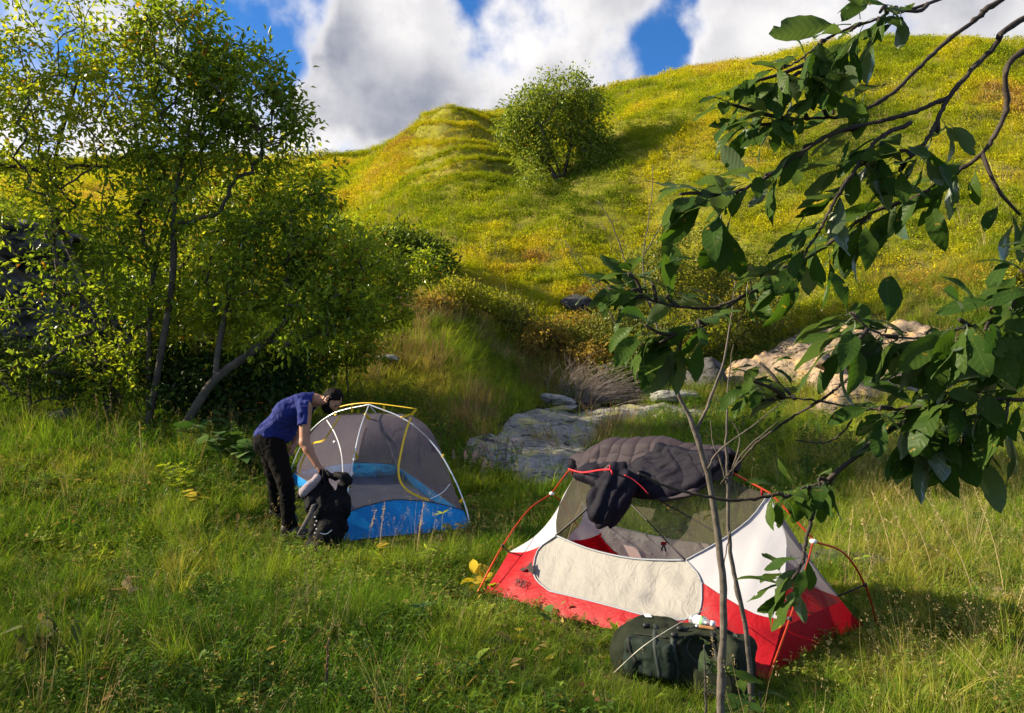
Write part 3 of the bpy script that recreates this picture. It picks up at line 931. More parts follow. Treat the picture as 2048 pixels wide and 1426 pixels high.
make_tree('leafy_tree', [[G0(255, 12.3), P(290, 640, 12.4), P(330, 500, 12.5), P(420, 420, 12.5), P(520, 380, 12.4)],
                         [G0(250, 12.3), P(200, 700, 12.0), P(160, 660, 11.6), P(80, 690, 11.2)]],
          [E(450, 400, 12.3, 140, 70), E(380, 520, 12.2, 120, 70), E(560, 360, 12.3, 90, 50), E(280, 600, 11.6, 110, 60), E(330, 690, 11.4, 90, 50), E(210, 690, 11.3, 110, 50, 50, .6), E(600, 300, 12.2, 40, 50, 50, .5), E(430, 640, 11.2, 100, 50, 50, .8), E(250, 770, 11.0, 90, 40, 40, .6), E(480, 700, 11.0, 80, 50, 50, .7)],
          330, 7800, 0.112, m_leaf_tree, 'lower tree filling the thicket between the cliff and the crooked trunk', seed=12, base_r=0.045, yellow=0.1, spread=.13)
make_tree('leafy_tree', [[G0(668, 13.2), P(675, 690, 13.2), P(700, 610, 13.3), P(735, 540, 13.4)], [G0(660, 13.2), P(640, 680, 13.1), P(620, 600, 13.1)]],
          [E(740, 540, 13.4, 80, 60), E(700, 480, 13.3, 60, 50), E(800, 560, 13.6, 60, 45), E(680, 620, 13.0, 90, 50), E(760, 620, 13.3, 70, 35), E(640, 560, 13.1, 70, 60), E(850, 540, 13.9, 40, 35, 35, .6)],
          260, 6800, 0.105, m_leaf_tree, 'slender leafy tree between the crooked trunk and the round bush', seed=18, base_r=0.045, yellow=0.03, spread=.13)
# a neighbouring tree further left keeps the near meadow partly in shade
bx_ = np.array([-9.0, 4.7, 0.0])
make_tree('leafy_tree', [[bx_, bx_ + [.1, .1, 1.6], bx_ + [-.2, 0, 3.2], bx_ + [.1, 0, 4.6]], [bx_ + [.1, 0, 0], bx_ + [.7, .3, 1.8], bx_ + [1.2, .5, 3.2]]],
          [(bx_ + [0, 0, 3.6], np.array([1.9, 1.7, 1.5]), 1.0), (bx_ + [.8, .6, 2.4], np.array([1.3, 1.2, 1.0]), 1.0), (bx_ + [-.6, -.9, 2.6], np.array([1.4, 1.3, 1.2]), 1.0)],
          200, 4200, 0.10, m_leaf_tree, 'leafy tree standing beyond the left edge of the frame', seed=14, base_r=0.08, spread=.24)

# ragged understorey at the foot of the thicket
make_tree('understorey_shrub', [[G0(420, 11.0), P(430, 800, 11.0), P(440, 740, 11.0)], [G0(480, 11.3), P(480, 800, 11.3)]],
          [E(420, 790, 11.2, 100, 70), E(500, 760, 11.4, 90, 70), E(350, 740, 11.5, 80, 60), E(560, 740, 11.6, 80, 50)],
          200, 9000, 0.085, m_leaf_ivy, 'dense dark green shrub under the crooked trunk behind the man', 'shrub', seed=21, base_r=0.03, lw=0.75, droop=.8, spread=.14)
make_tree('understorey_shrub', [[G0(620, 12.6), P(620, 740, 12.6)], [G0(700, 12.8), P(690, 700, 12.8)]],
          [E(600, 720, 12.6, 80, 50), E(680, 690, 12.9, 90, 50), E(740, 640, 14.0, 60, 35)],
          170, 7500, 0.075, m_leaf_tree, 'loose green shrub on the bank behind the man and blue tent', 'shrub', seed=22, base_r=0.03, lw=0.5, spread=.16)
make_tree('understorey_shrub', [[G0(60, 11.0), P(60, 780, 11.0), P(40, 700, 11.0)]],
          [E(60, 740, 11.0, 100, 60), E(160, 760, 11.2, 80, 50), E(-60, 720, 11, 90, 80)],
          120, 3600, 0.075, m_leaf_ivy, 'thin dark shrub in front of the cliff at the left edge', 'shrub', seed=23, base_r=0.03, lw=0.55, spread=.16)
# round bush on the bank
make_tree('round_bush', [[G0(830, 22.5), P(830, 560, 22.5), P(840, 500, 22.5)]],
          [E(830, 520, 22.5, 70, 55), E(790, 490, 22.7, 50, 40), E(870, 545, 22.3, 40, 40), E(760, 540, 22.2, 60, 45), E(840, 575, 22.0, 55, 22)],
          280, 10500, 0.15, m_leaf_dark, 'dense dark green rounded bush on the bank left of the lit slope', 'bush', seed=31, base_r=0.06, spread=.2)
# tree on the hillside
htb = G0(1122, 31.2)
make_tree('hillside_tree', [[htb, P(1135, 320, 31.2), P(1150, 240, 31.2), P(1150, 180, 31.2)], [htb + [.1, 0, 0], P(1110, 320, 31.2), P(1080, 250, 31.2), P(1060, 220, 31)],
                            [htb + [.2, .1, 0], P(1165, 320, 31.3), P(1190, 260, 31.4)], [htb, P(1095, 330, 31), P(1040, 270, 30.8)]],
          [E(1130, 190, 31.2, 70, 50, 60), E(1090, 230, 31.0, 80, 60, 70), E(1165, 235, 31.2, 55, 60, 60), E(1030, 260, 30.8, 48, 35, 40), E(1070, 310, 30.8, 45, 38, 50), E(1185, 300, 31.2, 35, 45, 40), E(1120, 300, 31.0, 70, 50, 60, .6)],
          420, 15000, 0.17, m_leaf_hill, 'full-crowned green tree standing alone on the sunlit hillside', seed=41, base_r=0.11, spread=.24)
make_tree('hillside_shrub', [[G0(1190, 30.5), P(1185, 330, 30.5)]], [E(1185, 335, 30.6, 30, 28), E(1060, 355, 30.0, 30, 16, 16, .6)], 60, 1800, 0.15, m_leaf_hill,
          'small shrub at the foot of the lone hillside tree', 'shrub', seed=42, base_r=0.03)
make_tree('skyline_bush', [[G0(710, 58), P(710, 322, 58)]], [E(710, 321, 58, 9, 6, 6)], 20, 700, 0.16, m_leaf_dark, 'tiny dark bush alone on the distant skyline', 'bush', seed=43, base_r=0.04, spread=.12)
# willow scrub in front of the hill
make_tree('willow_bush', [[G0(1330, 18.8), P(1320, 600, 18.8), P(1300, 500, 18.8)], [G0(1400, 18.9), P(1410, 600, 18.9), P(1440, 500, 18.9)], [G0(1480, 18.7), P(1500, 640, 18.7)]],
          [E(1300, 560, 18.7, 75, 75), E(1390, 530, 18.9, 80, 85), E(1470, 570, 18.8, 70, 75), E(1330, 660, 18.3, 90, 60), E(1440, 660, 18.4, 90, 55), E(1540, 630, 18.6, 50, 50), E(1230, 640, 18.6, 60, 45)],
          420, 15000, 0.11, m_leaf_willow, 'pale yellow-green willow bush behind the stream at the foot of the slope', 'bush', seed=51, base_r=0.04, spread=.2, lw=.4)
make_tree('dark_scrub', [[G0(1270, 17.6), P(1270, 740, 17.6)], [G0(1330, 17.8), P(1330, 740, 17.8)]],
          [E(1270, 745, 17.6, 60, 40), E(1340, 735, 17.8, 55, 40), E(1215, 750, 17.4, 40, 35)],
          130, 4200, 0.075, m_leaf_dark, 'low dark scrub overhanging the stream pool', 'bush', seed=52, base_r=0.02, spread=.15)
for i, (px, d, w_, h_, mat, nm, lb) in enumerate([
        (655, 17.9, 44, 34, m_leaf_yellow, 'yellow_shrub', 'bright yellow-green shrub at the left end of the mound crest'),
        (725, 18.3, 40, 32, m_leaf_yellow, 'yellow_shrub', 'bright yellow-green shrub on the crest beneath the round bush'),
        (905, 18.9, 44, 36, m_leaf_yellow, 'yellow_shrub', 'bright lime shrub right of the round bush on the crest'),
        (965, 19.0, 44, 38, m_leaf_yellow, 'yellow_shrub', 'lime yellow shrub in the middle of the mound crest'),
        (1020, 19.2, 50, 40, m_leaf_willow, 'pale_shrub', 'pale green shrub on the right slope of the mound'),
        (1090, 18.6, 50, 40, m_leaf_orange, 'orange_shrub', 'rusty orange shrub above the dry brush heap'),
        (1160, 20.4, 50, 28, m_leaf_orange, 'orange_shrub', 'orange autumn shrub beside the black rock at the hill foot'),
        (1120, 19.2, 46, 34, m_leaf_willow, 'pale_shrub', 'pale green shrub between the two orange shrubs'),
        (1210, 19.4, 46, 40, m_leaf_willow, 'pale_shrub', 'pale green shrub touching the left side of the willow bush'),
        (1180, 18.2, 44, 36, m_leaf_orange, 'orange_shrub', 'brownish orange shrub directly behind the dry brush'),
        (2030, 17.5, 40, 40, m_leaf_yellow, 'yellow_shrub', 'yellow shrub on the slope at the right edge of the frame'),
        (870, 18.0, 36, 20, m_leaf_orange, 'orange_shrub', 'small orange shrub tucked under the round bush'),
        (400, 14.5, 34, 24, m_leaf_orange, 'orange_shrub', 'small red-orange shrub glowing behind the left trees')]):
    g = G0(px, d); top = g + [0, 0, h_ * 1.2 * d / FPX]
    c = g + [0, 0, (h_ * 0.8) * d / FPX + 0.1]; k = d / FPX
    make_tree(nm, [[g, (g + top) / 2, top]], [(c, np.array([w_ * k, w_ * k * .8, h_ * k]), 1.0)], 60, 2300, 0.10, mat, lb, 'shrub', seed=60 + i, base_r=0.02, spread=.15, tipr=.003)

# heap of dry grey brush by the stream
root = thing('dry_brush', G0(1190, 16.6), 'heap of bare grey arching twigs leaning over the stream', 'brush')
rs = np.random.default_rng(77)
mb = MB()
for i in range(150):
    b0 = G0(1165 + rs.normal(0, 22), 16.8 + rs.normal(0, .25))
    a = rs.uniform(-0.4, 1.0); ln = rs.uniform(0.7, 1.7)
    dirx = np.array([math.sin(a) * 1.0, rs.normal(-.2, .3), 0.9 * math.cos(a)])
    t = np.linspace(0, 1, 7)[:, None]
    p = b0 + unit(dirx) * ln * t + np.array([0.35 * ln, 0, -0.38 * ln]) * t ** 2
    add_tube(mb, p, np.linspace(0.007, 0.002, 7), 3, cap=False)
    for s in range(3):
        j = rs.integers(2, 6); q = p[j]
        dd = unit(dirx + rs.normal(0, .5, 3)) * rs.uniform(.15, .4)
        add_tube(mb, np.array([q, q + dd * .5 + [0, 0, -.01], q + dd + [.03, 0, -.05]]), [.003, .002, .0015], 3, cap=False)
mb.build('twigs', pbr('grey_brush', (0.26, 0.21, 0.18), 0.9), root)
# ------------------------------------------------------------------ the red and white tent
m_red = cloth_mat('red_ripstop', (0.36, 0.004, 0.011), 0.30, 7, 0.35, 0.03, rough=0.5)
m_white = cloth_mat('white_ripstop', (0.52, 0.52, 0.56), 0.35, 5, 0.12, 0.02)
m_cream = cloth_mat('cream_ripstop', (0.40, 0.385, 0.36), 0.42, 9, 0.45, 0.03)
m_net = mesh_mat('grey_netting', (0.10, 0.085, 0.075), 0.46)
m_net2 = mesh_mat('dark_netting', (0.115, 0.10, 0.135), 0.55)
m_pole_red = pbr('red_anodised_pole', (0.55, 0.06, 0.02), 0.3, metal=0.6)
m_pole_grey = pbr('grey_pole', (0.62, 0.66, 0.72), 0.3, metal=0.5)
m_pole_yellow = pbr('yellow_pole', (0.75, 0.48, 0.02), 0.4)
m_plastic_w = pbr('white_plastic', (0.8, 0.8, 0.8), 0.4)
m_black = pbr('black_plastic', (0.015, 0.015, 0.017), 0.5)
m_zip = pbr('grey_zip', (0.22, 0.24, 0.28), 0.6, 200, 0.5, 0.002)
m_strap_dk = pbr('dark_strap', (0.035, 0.03, 0.03), 0.7)
m_logo = pbr('dark_print', (0.010, 0.002, 0.003), 0.8)
m_blue = cloth_mat('blue_ripstop', (0.010, 0.24, 0.62), 0.3, 6, 0.5, 0.04, rough=0.45)
m_yellow = pbr('yellow_webbing', (0.72, 0.46, 0.015), 0.6)

RO = np.array([0.27, 6.215, 0.0]); RA = np.array([0.679, -0.734, 0.0]); RB = np.array([-0.734, -0.679, 0.0]); RLEN = 2.26
def RL(a, b, z): return RO + RA * np.asarray(a)[..., None] + RB * np.asarray(b)[..., None] + np.array([0, 0, 1.0]) * np.asarray(z)[..., None]
PROF_Z = np.array([0, 0.10, 0.21, 0.42, 0.65, 0.9, 1.12]); PROF_B = np.array([0.66, 0.58, 0.50, 0.37, 0.23, 0.09, 0.0])
def ridge_z(a):
    return np.interp(np.asarray(a) / RLEN, [0, .033, .12, .3, .5, .7, .88, 1.0], [.66, .69, .90, 1.045, 1.09, 1.05, .89, .64])
def prof_b(z, a=None):
    rz = 1.09 if a is None else ridge_z(a) - 0.03
    return np.interp(np.asarray(z) * 1.12 / np.asarray(rz), PROF_Z, PROF_B)
def hit_front(px, py):
    """where the sight line meets the tent's front face (curved profile, ruled along its length)"""
    o = np.array([0, 0, CAMH]); v = P(px, py, 1.0) - o
    lo, hi = 3.0, 6.5
    def g(s):
        q = o + v * s; loc = q - RO
        return loc @ RB - prof_b(q[2], loc @ RA)
    ss = np.linspace(lo, hi, 60); gv = np.array([g(s) for s in ss])
    idx = np.where((gv[:-1] > 0) & (gv[1:] <= 0))[0]
    if not len(idx): s = ss[np.argmin(np.abs(gv))]
    else:
        a, b = ss[idx[0]], ss[idx[0] + 1]
        for _ in range(25):
            m = (a + b) / 2
            if g(m) > 0: a = m
            else: b = m
        s = (a + b) / 2
    q = o + v * s; loc = q - RO
    z = float(np.clip(q[2], 0.0, 1.12))
    return np.array([loc @ RA, z])               # (a, z) on the face
def dens(poly, step):
    out_ = []
    for p, q in zip(poly, list(poly[1:]) + [poly[0]]):
        p = np.asarray(p, float); q = np.asarray(q, float)
        n = max(1, int(np.linalg.norm(q - p) / step))
        for i in range(n): out_.append(p + (q - p) * i / n)
    return np.array(out_)
def fill(poly, step):
    """triangulated interior of a 2-D polygon with a regular grid of inner points"""
    from mathutils.geometry import delaunay_2d_cdt
    b = dens(poly, step)
    x0, y0 = b.min(0); x1, y1 = b.max(0)
    gx, gy = np.meshgrid(np.arange(x0 + step / 2, x1, step), np.arange(y0 + step / 2, y1, step))
    m, ins, dist = poly_mask(gx.ravel(), gy.ravel(), b, step)
    keep = ins & (dist > step * 0.45)
    pts = np.vstack([b, np.stack([gx.ravel()[keep], gy.ravel()[keep]], -1)])
    n = len(b)
    r = delaunay_2d_cdt([Vector((float(p[0]), float(p[1]))) for p in pts], [(i, (i + 1) % n) for i in range(n)], [list(range(n))], 1, 1e-6)
    return np.array([v[:] for v in r[0]]), np.array([f for f in r[2] if len(f) == 3])
def smooth_closed(pts, corners=()):
    return pts
def face_panel(name, azp, mat, parent, side=1, bulge=0.0, wr=0.006, lift=0.0, step=0.04, seed=0):
    V2, F = fill(azp, step)
    a, z = V2[:, 0], V2[:, 1]
    b = prof_b(z, a) + lift
    m, ins, dist = poly_mask(a, z, dens(azp, step), 0.12)
    b = b + bulge * m + wr * fbm(np.stack([a * 5 + seed, z * 4, a * 0], -1), 3) * m + wr * 0.7 * np.sin(a * 38 + 4 * fbm(np.stack([a * 3, z * 3, a * 0], -1), 2)) * m
    V = RL(a, side * b, z)
    return obj(name, V, F if side > 0 else F[:, ::-1], mat, parent)
def curve_px(pts, n): return smooth_path(np.array(pts, float), n)
def az_of(pts): return np.array([hit_front(*p) for p in pts])

tent = thing('red_tent', RL(np.array(1.13), np.array(0.0), np.array(0.0)), 'red and white dome tent with orange poles and a half open door in the grass', 'tent')
# outlines in sight-line pixels, turned into (length, height) on the face
c_left = curve_px([(1018, 1104), (1070, 1072), (1108, 1028), (1138, 972), (1156, 944)], 12)
c_leftmesh = curve_px([(1113, 1071), (1112, 1040), (1122, 1000), (1145, 960), (1156, 944)], 10)
c_redtopL = curve_px([(1018, 1104), (1050, 1104), (1085, 1090), (1113, 1071)], 8)
c_doorL = curve_px([(1113, 1071), (1078, 1098), (1068, 1135), (1074, 1160), (1100, 1182)], 12)
c_doorB = curve_px([(1100, 1182), (1160, 1196), (1230, 1214), (1310, 1235), (1360, 1240)], 14)
c_doorR = curve_px([(1360, 1240), (1394, 1232), (1404, 1205), (1404, 1165)], 8)
c_doorR2 = curve_px([(1404, 1165), (1395, 1145), (1372, 1120)], 5)
c_doorT = curve_px([(1113, 1071), (1180, 1098), (1260, 1116), (1330, 1120), (1372, 1120)], 14)
c_whiteR = curve_px([(1372, 1120), (1440, 1082), (1500, 1038), (1538, 988)], 10)
c_cornR = curve_px([(1538, 988), (1560, 1040), (1573, 1085), (1570, 1160), (1566, 1240)], 14)
c_redtopR = curve_px([(1404, 1165), (1450, 1195), (1510, 1228), (1566, 1240)], 10)
A = {k: az_of(v) for k, v in dict(left=c_left, lm=c_leftmesh, rtl=c_redtopL, dL=c_doorL, dB=c_doorB, dR=c_doorR, dR2=c_doorR2, dT=c_doorT, wR=c_whiteR, cR=c_cornR, rtr=c_redtopR).items()}
A['left'][-1] = A['lm'][-1]
ridge_a = np.linspace(A['lm'][-1][0], A['wR'][-1][0], 14)
ridge = np.stack([ridge_a, ridge_z(ridge_a) - 0.03], -1)
ridge[0] = A['lm'][-1]; ridge[-1] = A['wR'][-1]
grL, grR = np.array([-0.02, 0.012]), np.array([RLEN + 0.02, 0.012])
bot = np.stack([np.linspace(grL[0], grR[0], 40), 0.012 + 0.012 * np.abs(np.sin(np.linspace(0, 9, 40)))], -1)
def cat(*cs):
    o_ = [np.asarray(cs[0])]
    for c in cs[1:]:
        c = np.asarray(c)
        o_.append(c[1:] if np.linalg.norm(c[0] - o_[-1][-1]) < 1e-6 else c)
    r = np.vstack(o_)
    if np.linalg.norm(r[0] - r[-1]) < 1e-6: r = r[:-1]
    return r
for side in (1, -1):
    pre = '' if side > 0 else 'rear_'
    face_panel('red_wall', cat(A['rtl'], A['dL'], A['dB'], A['dR'], A['rtr'], bot[::-1]), m_red, tent, side, 0.015, 0.008, seed=1)
    face_panel('white_panel', cat(A['rtl'], A['lm'], A['left'][::-1]), m_white, tent, side, -0.01, 0.003, seed=2)
    face_panel('door_panel', cat(A['dL'], A['dB'], A['dR'], A['dR2'], A['dT'][::-1]), m_cream, tent, side, -0.02, 0.012, seed=3)
    face_panel('white_panel', cat(A['wR'], A['cR'], A['rtr'][::-1], A['dR2']), m_white, tent, side, -0.02, 0.004, seed=4)
    if side < 0:
        face_panel('netting_panel', cat(A['lm'], ridge, A['wR'][::-1], A['dT'][::-1]), m_net, tent, side, -0.015, 0.003, seed=5)
    else:            # the door is unzipped: an open wedge between the two zips
        zl = az_of([(1113, 1071), (1150, 1040), (1172, 1020), (1225, 965)]); zr = az_of([(1258, 1003), (1300, 1045), (1340, 1088), (1372, 1120)])
        zl[0] = A['lm'][0]; zr[-1] = A['wR'][0]; kk = int(np.argmin(np.abs(ridge[:, 0] - .5 * (zl[-1][0] + zr[0][0]))))
        face_panel('netting_panel', cat(A['lm'], ridge[:kk + 1], zl[::-1]), m_net, tent, side, -0.015, 0.003, seed=5)
        face_panel('netting_panel', cat(zr[::-1], ridge[kk:], A['wR'][::-1]), m_net, tent, side, -0.015, 0.003, seed=6)
def on_front(azs, lift=0.006, side=1):
    azs = np.asarray(azs); return RL(azs[:, 0], side * (prof_b(azs[:, 1], azs[:, 0]) + lift), azs[:, 1])
# zip line round the door, seam tapes
for side in (1, -1):
    mb = MB()
    for c in (cat(A['dT'][::-1], A['dL'], A['dB'], A['dR']),):
        add_tube(mb, on_front(c, 0.004, side), 0.007, 4)
    mb.build('door_zip', m_zip, tent)
    mb = MB()
    for c in (A['wR'], A['cR'][7:], A['dR2']):
        add_tube(mb, on_front(c, 0.004, side), 0.0045, 4)
    mb.build('seam_tape', m_zip, tent)
    mb = MB()
    add_tube(mb, on_front(az_of([(1113, 1071), (1150, 1040), (1172, 1020), (1225, 965)]), 0.008, side), 0.0085, 4)
    add_tube(mb, on_front(az_of([(1258, 1003), (1300, 1045), (1340, 1088), (1372, 1120)]), 0.008, side), 0.006, 4)
    mb.build('zip_strip', m_strap_dk, tent)
# zip slider with red pull
sp = on_front(az_of([(1331, 1086)]), 0.02)[0]
mb = MB(); mb.add(*box(sp, (.035, .012, .02)))
mb.build('zip_slider', m_red, tent)
mb = MB(); add_tube(mb, [sp, sp + [-.018, -.01, -.045]], .006, 5); add_tube(mb, [sp, sp + [.012, -.01, -.05]], .006, 5)
mb.build('zip_pull', m_strap_dk, tent)
# end faces, ruled between the corner seam and its mirror on the far side
def end_face(seam, which):
    seam = np.asarray(seam); n = len(seam); nu = 22
    u = np.linspace(0, 1, nu)
    b0 = prof_b(seam[:, 1], seam[:, 0])
    V = []
    for i in range(n):
        b = b0[i] * (1 - 2 * u)
        inw = 0.05 * np.sin(math.pi * u) * (1 if which > 0 else -1)
        V.append(RL(seam[i, 0] - inw * 0.6, b, np.full(nu, seam[i, 1]) - 0.02 * np.sin(math.pi * u) * (seam[i, 1] > .05)))
    V = np.array(V)
    zt = 0.215
    cut = int(np.argmin(np.abs(seam[:, 1] - zt)))
    lo_i = np.arange(0, cut + 1); hi_i = np.arange(cut, n)
    for nm, ii, mt in (('red_wall', lo_i, m_red), ('netting_panel', hi_i, m_net)):
        o_ = V[ii]
        obj(nm, o_.reshape(-1, 3), gridF(len(ii), nu), mt, tent)
sR = np.vstack([np.stack([np.linspace(grR[0], A['cR'][-1][0], 8), np.linspace(.012, A['cR'][-1][1], 8)], -1), A['cR'][::-1][1:]])
sL = np.vstack([np.stack([np.linspace(grL[0], A['left'][0][0], 8), np.linspace(.012, A['left'][0][1], 8)], -1), A['left'][1:]])
end_face(sR, 1); end_face(sL, -1)
# floor
u_, v_ = np.meshgrid(np.linspace(0.0, RLEN, 20), np.linspace(-.62, .62, 12), indexing='ij')
obj('tent_floor', RL(u_, v_, 0.02 + 0.012 * fbm(xyz(u_ * 4, v_ * 4), 2)).reshape(-1, 3), gridF(20, 12), m_red, tent)
# pocket label seen through the far wall
lab = on_front(np.array([[0.50, .17], [.62, .17], [.62, .30], [.50, .30]]), -0.03, -1)
obj('care_label', lab, np.array([[0, 1, 2, 3]]), m_plastic_w, tent, False)
# poles
mb = MB(); rp = np.linspace(0.033, .9955, 40) * RLEN
add_tube(mb, RL(rp, 0 * rp, ridge_z(rp) + 0.012), 0.0065, 8); mb.build('ridge_pole', m_pole_red, tent)
hubL = RL(np.array(.075), np.array(0.), np.array(.70)); hubR = RL(np.array(2.25), np.array(0.), np.array(.65))
def leg(hub, foot, bow):
    p = [hub, hub * .7 + foot * .3 + bow * .9, hub * .35 + foot * .65 + bow * .8, foot]
    mb = MB(); add_tube(mb, smooth_path(p, 24), 0.0062, 8); return mb.build('pole_leg', m_pole_red, tent), smooth_path(p, 24)
upv = np.array([0, 0, 1.0])
l1 = leg(hubL, P(951, 1190, 5.72) * [1, 1, 0] + [0, 0, 0.0], -RA * .03 + upv * .10)
l2 = leg(hubL, RL(np.array(-.05), np.array(-.70), np.array(0.)), -RA * .03 + upv * .10)
l3 = leg(hubR, RL(np.array(2.30), np.array(.66), np.array(0.)), RA * .02 + upv * .02)
l4 = leg(hubR, RL(np.array(2.34), np.array(-.70), np.array(0.)), RA * .07 + upv * .12)
for h_ in (hubL, hubR):
    mb = MB(); mb.add(ICO[2][0] * [.022, .022, .016] + h_, ICO[2][1]); mb.build('pole_hub', m_plastic_w, tent)
for (lg_, az_, sd) in ((l1, A['left'][0], 1), (l3, A['cR'][-1], 1), (l4, A['cR'][-1], -1), (l2, A['left'][0], -1)):
    f = RL(az_[0], sd * prof_b(az_[1], az_[0]), az_[1]); q = lg_[1][np.argmin(np.linalg.norm(lg_[1] - f, axis=1))]
    mb = MB(); add_tube(mb, [f, q], .006, 5); mb.add(*box(q, (.02, .02, .022))); mb.build('pole_clip', m_black, tent)
for a_ in (.30, 1.92):
    mb = MB(); p = RL(np.array(a_), np.array(0.), ridge_z(a_) + .012); add_tube(mb, [p, p - [0, 0, .05]], .008, 5); mb.build('pole_clip', m_red, tent)
# maker's mark on the red wall: peak symbol above the letters
def text_on(s, centre_az, h, parent, mat, width=1.0):
    cu = bpy.data.curves.new('txt', 'FONT'); cu.body = s; cu.size = 1.0; cu.align_x = 'CENTER'
    to = bpy.data.objects.new('txt', cu); COL.objects.link(to)
    me = to.to_mesh()
    V = np.array([v.co[:] for v in me.vertices]); F = [tuple(p.vertices) for p in me.polygons]
    to.to_mesh_clear(); bpy.data.objects.remove(to)
    a = centre_az[0] + V[:, 0] * h * width; z = centre_az[1] + V[:, 1] * h
    W_ = RL(a, prof_b(z, a) + 0.042, z)
    me = bpy.data.meshes.new('logo'); me.from_pydata(W_.tolist(), [], F)
    return put('logo', me, mat, parent, False)
lc = hit_front(1045, 1170)
text_on('MSR', lc, 0.062, tent, m_logo, 1.15)
pk = lc + [0, .085]
tri = np.array([[-.085, 0], [-.05, .03], [-.03, .02], [.005, .075], [.03, .05], [.05, .045], [.085, -.005], [.05, .012], [.03, .006], [0, .03], [-.03, .008]]) + pk
V2, F2 = fill(tri, .02)
obj('logo', RL(V2[:, 0], prof_b(V2[:, 1], V2[:, 0]) + .042, V2[:, 1]), F2, m_logo, tent)
# thin white guy line from the near corner of the door to the grass
gl = thing('guy_line', P(1228, 1345, 3.98) * [1, 1, 0], 'thin pale cord running across the green backpack to the grass', 'cord')
mb = MB()
add_tube(mb, smooth_path([P(1228, 1345, 3.98), P(1290, 1290, 3.82), P(1370, 1240, 3.92), P(1420, 1214, 4.4)], 20), .0022, 4)
mb.build('cord', pbr('pale_cord', (.55, .52, .42), .8), gl)

# ------------------------------------------------------------------ sleeping bag drying over the ridge
m_down = cloth_mat('dark_down_shell', (0.034, 0.025, 0.032), 0.0, 40, 0.35, 0.006, rough=0.7, spec=0.15)
m_down_dark = cloth_mat('black_down_cloth', (0.007, 0.006, 0.013), 0.0, 34, 0.45, 0.010, rough=0.7, spec=0.12)
sb = thing('sleeping_bag', RL(np.array(1.0), np.array(0.0), np.array(1.1)), 'dark purple quilted sleeping bag draped over the red tent ridge', 'sleeping bag')
nu, nv = 230, 130
u = np.linspace(0, 1, nu); v = np.linspace(0, 1, nv)
aa = 0.30 + u * (1.70 - 0.30)
front_len = np.interp(u, [0, .05, .15, .3, .45, .6, .75, .88, .96, 1], [.03, .07, .20, .36, .43, .45, .44, .36, .2, .06])
back_len = np.interp(u, [0, .1, .3, .7, .95, 1], [.03, .14, .26, .30, .18, .08])
S = (-back_len[:, None] + (front_len + back_len)[:, None] * v[None])            # arc distance from the ridge, + towards the camera
sgn = np.sign(S); dist = np.abs(S)
rz_ = ridge_z(aa)[:, None] + 0.03
slope_dir = np.array([0.50, -0.866])            # (outwards, down) along the tent's flank
round_ = 0.07
bb = sgn * (np.sqrt(dist ** 2 + round_ ** 2) - round_) * 0.52
zz = rz_ - (np.sqrt(dist ** 2 + round_ ** 2) - round_) * 0.84
A2 = np.repeat(aa[:, None], nv, 1)
q = np.stack([A2 * 7.0, S * 9.0, 0 * A2], -1)
w1 = A2 * 7.5 + 0.5 * fbm(q * .35, 2)
def seam(c): return 1 - np.exp(-np.abs(c - np.round(c)) / 0.16)            # crisp stitched lines between puffed cells
cA = A2 * 7.2 + .9 * fbm(q * .25, 3) + S * 1.6; cS = S * 6.0 + .9 * fbm(q * .25 + 4, 3)
quilt = seam(cA) * (.55 + .45 * seam(cS))
fold = ridged(np.stack([A2 * 1.1 + S * 1.6, S * 1.3 - A2 * .9, 0 * A2 + 1], -1), 2)
pleat = np.sin((S * 60 + 6 * fbm(q * .6, 2))) * np.exp(-np.abs(cA - np.round(cA)) / .14) + .6 * np.sin((A2 * 70 + 6 * fbm(q * .5 + 7, 2))) * np.exp(-np.abs(cS - np.round(cS)) / .14)
puff = 0.019 * quilt + 0.040 * fold + 0.016 * fbm(q * .4, 3) + 0.0032 * pleat
tuck = sstep(v, 0, .06)[None] * sstep(1 - v, 0, .06)[None]
off = 0.035 + puff * tuck
Vf = RL(A2, bb + sgn * off * .84 * np.minimum(dist / .06, 1), zz + off * (1 - .45 * np.minimum(dist / .1, 1)))
sh = obj('shell', Vf.reshape(-1, 3), gridF(nu, nv), m_down, sb)
md = sh.modifiers.new('thick', 'SOLIDIFY'); md.thickness = 0.028; md.offset = -1
# a second sheet of darker colour lies over the camera side
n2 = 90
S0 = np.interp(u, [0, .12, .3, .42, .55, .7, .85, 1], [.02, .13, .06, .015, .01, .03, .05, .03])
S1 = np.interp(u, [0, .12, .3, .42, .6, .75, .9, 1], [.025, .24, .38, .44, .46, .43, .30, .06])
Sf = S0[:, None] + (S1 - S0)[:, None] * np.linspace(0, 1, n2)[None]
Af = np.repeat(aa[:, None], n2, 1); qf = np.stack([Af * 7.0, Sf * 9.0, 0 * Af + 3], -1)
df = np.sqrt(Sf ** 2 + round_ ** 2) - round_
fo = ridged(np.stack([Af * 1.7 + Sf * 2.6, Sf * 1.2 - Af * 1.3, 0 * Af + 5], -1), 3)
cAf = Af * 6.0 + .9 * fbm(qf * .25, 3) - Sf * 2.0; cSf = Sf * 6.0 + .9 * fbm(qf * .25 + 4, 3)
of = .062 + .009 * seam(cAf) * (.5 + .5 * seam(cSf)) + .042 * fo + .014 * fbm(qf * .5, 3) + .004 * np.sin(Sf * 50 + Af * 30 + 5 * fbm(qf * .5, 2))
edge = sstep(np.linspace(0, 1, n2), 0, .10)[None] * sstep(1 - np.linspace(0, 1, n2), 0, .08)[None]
of = .035 + (of - .035) * edge
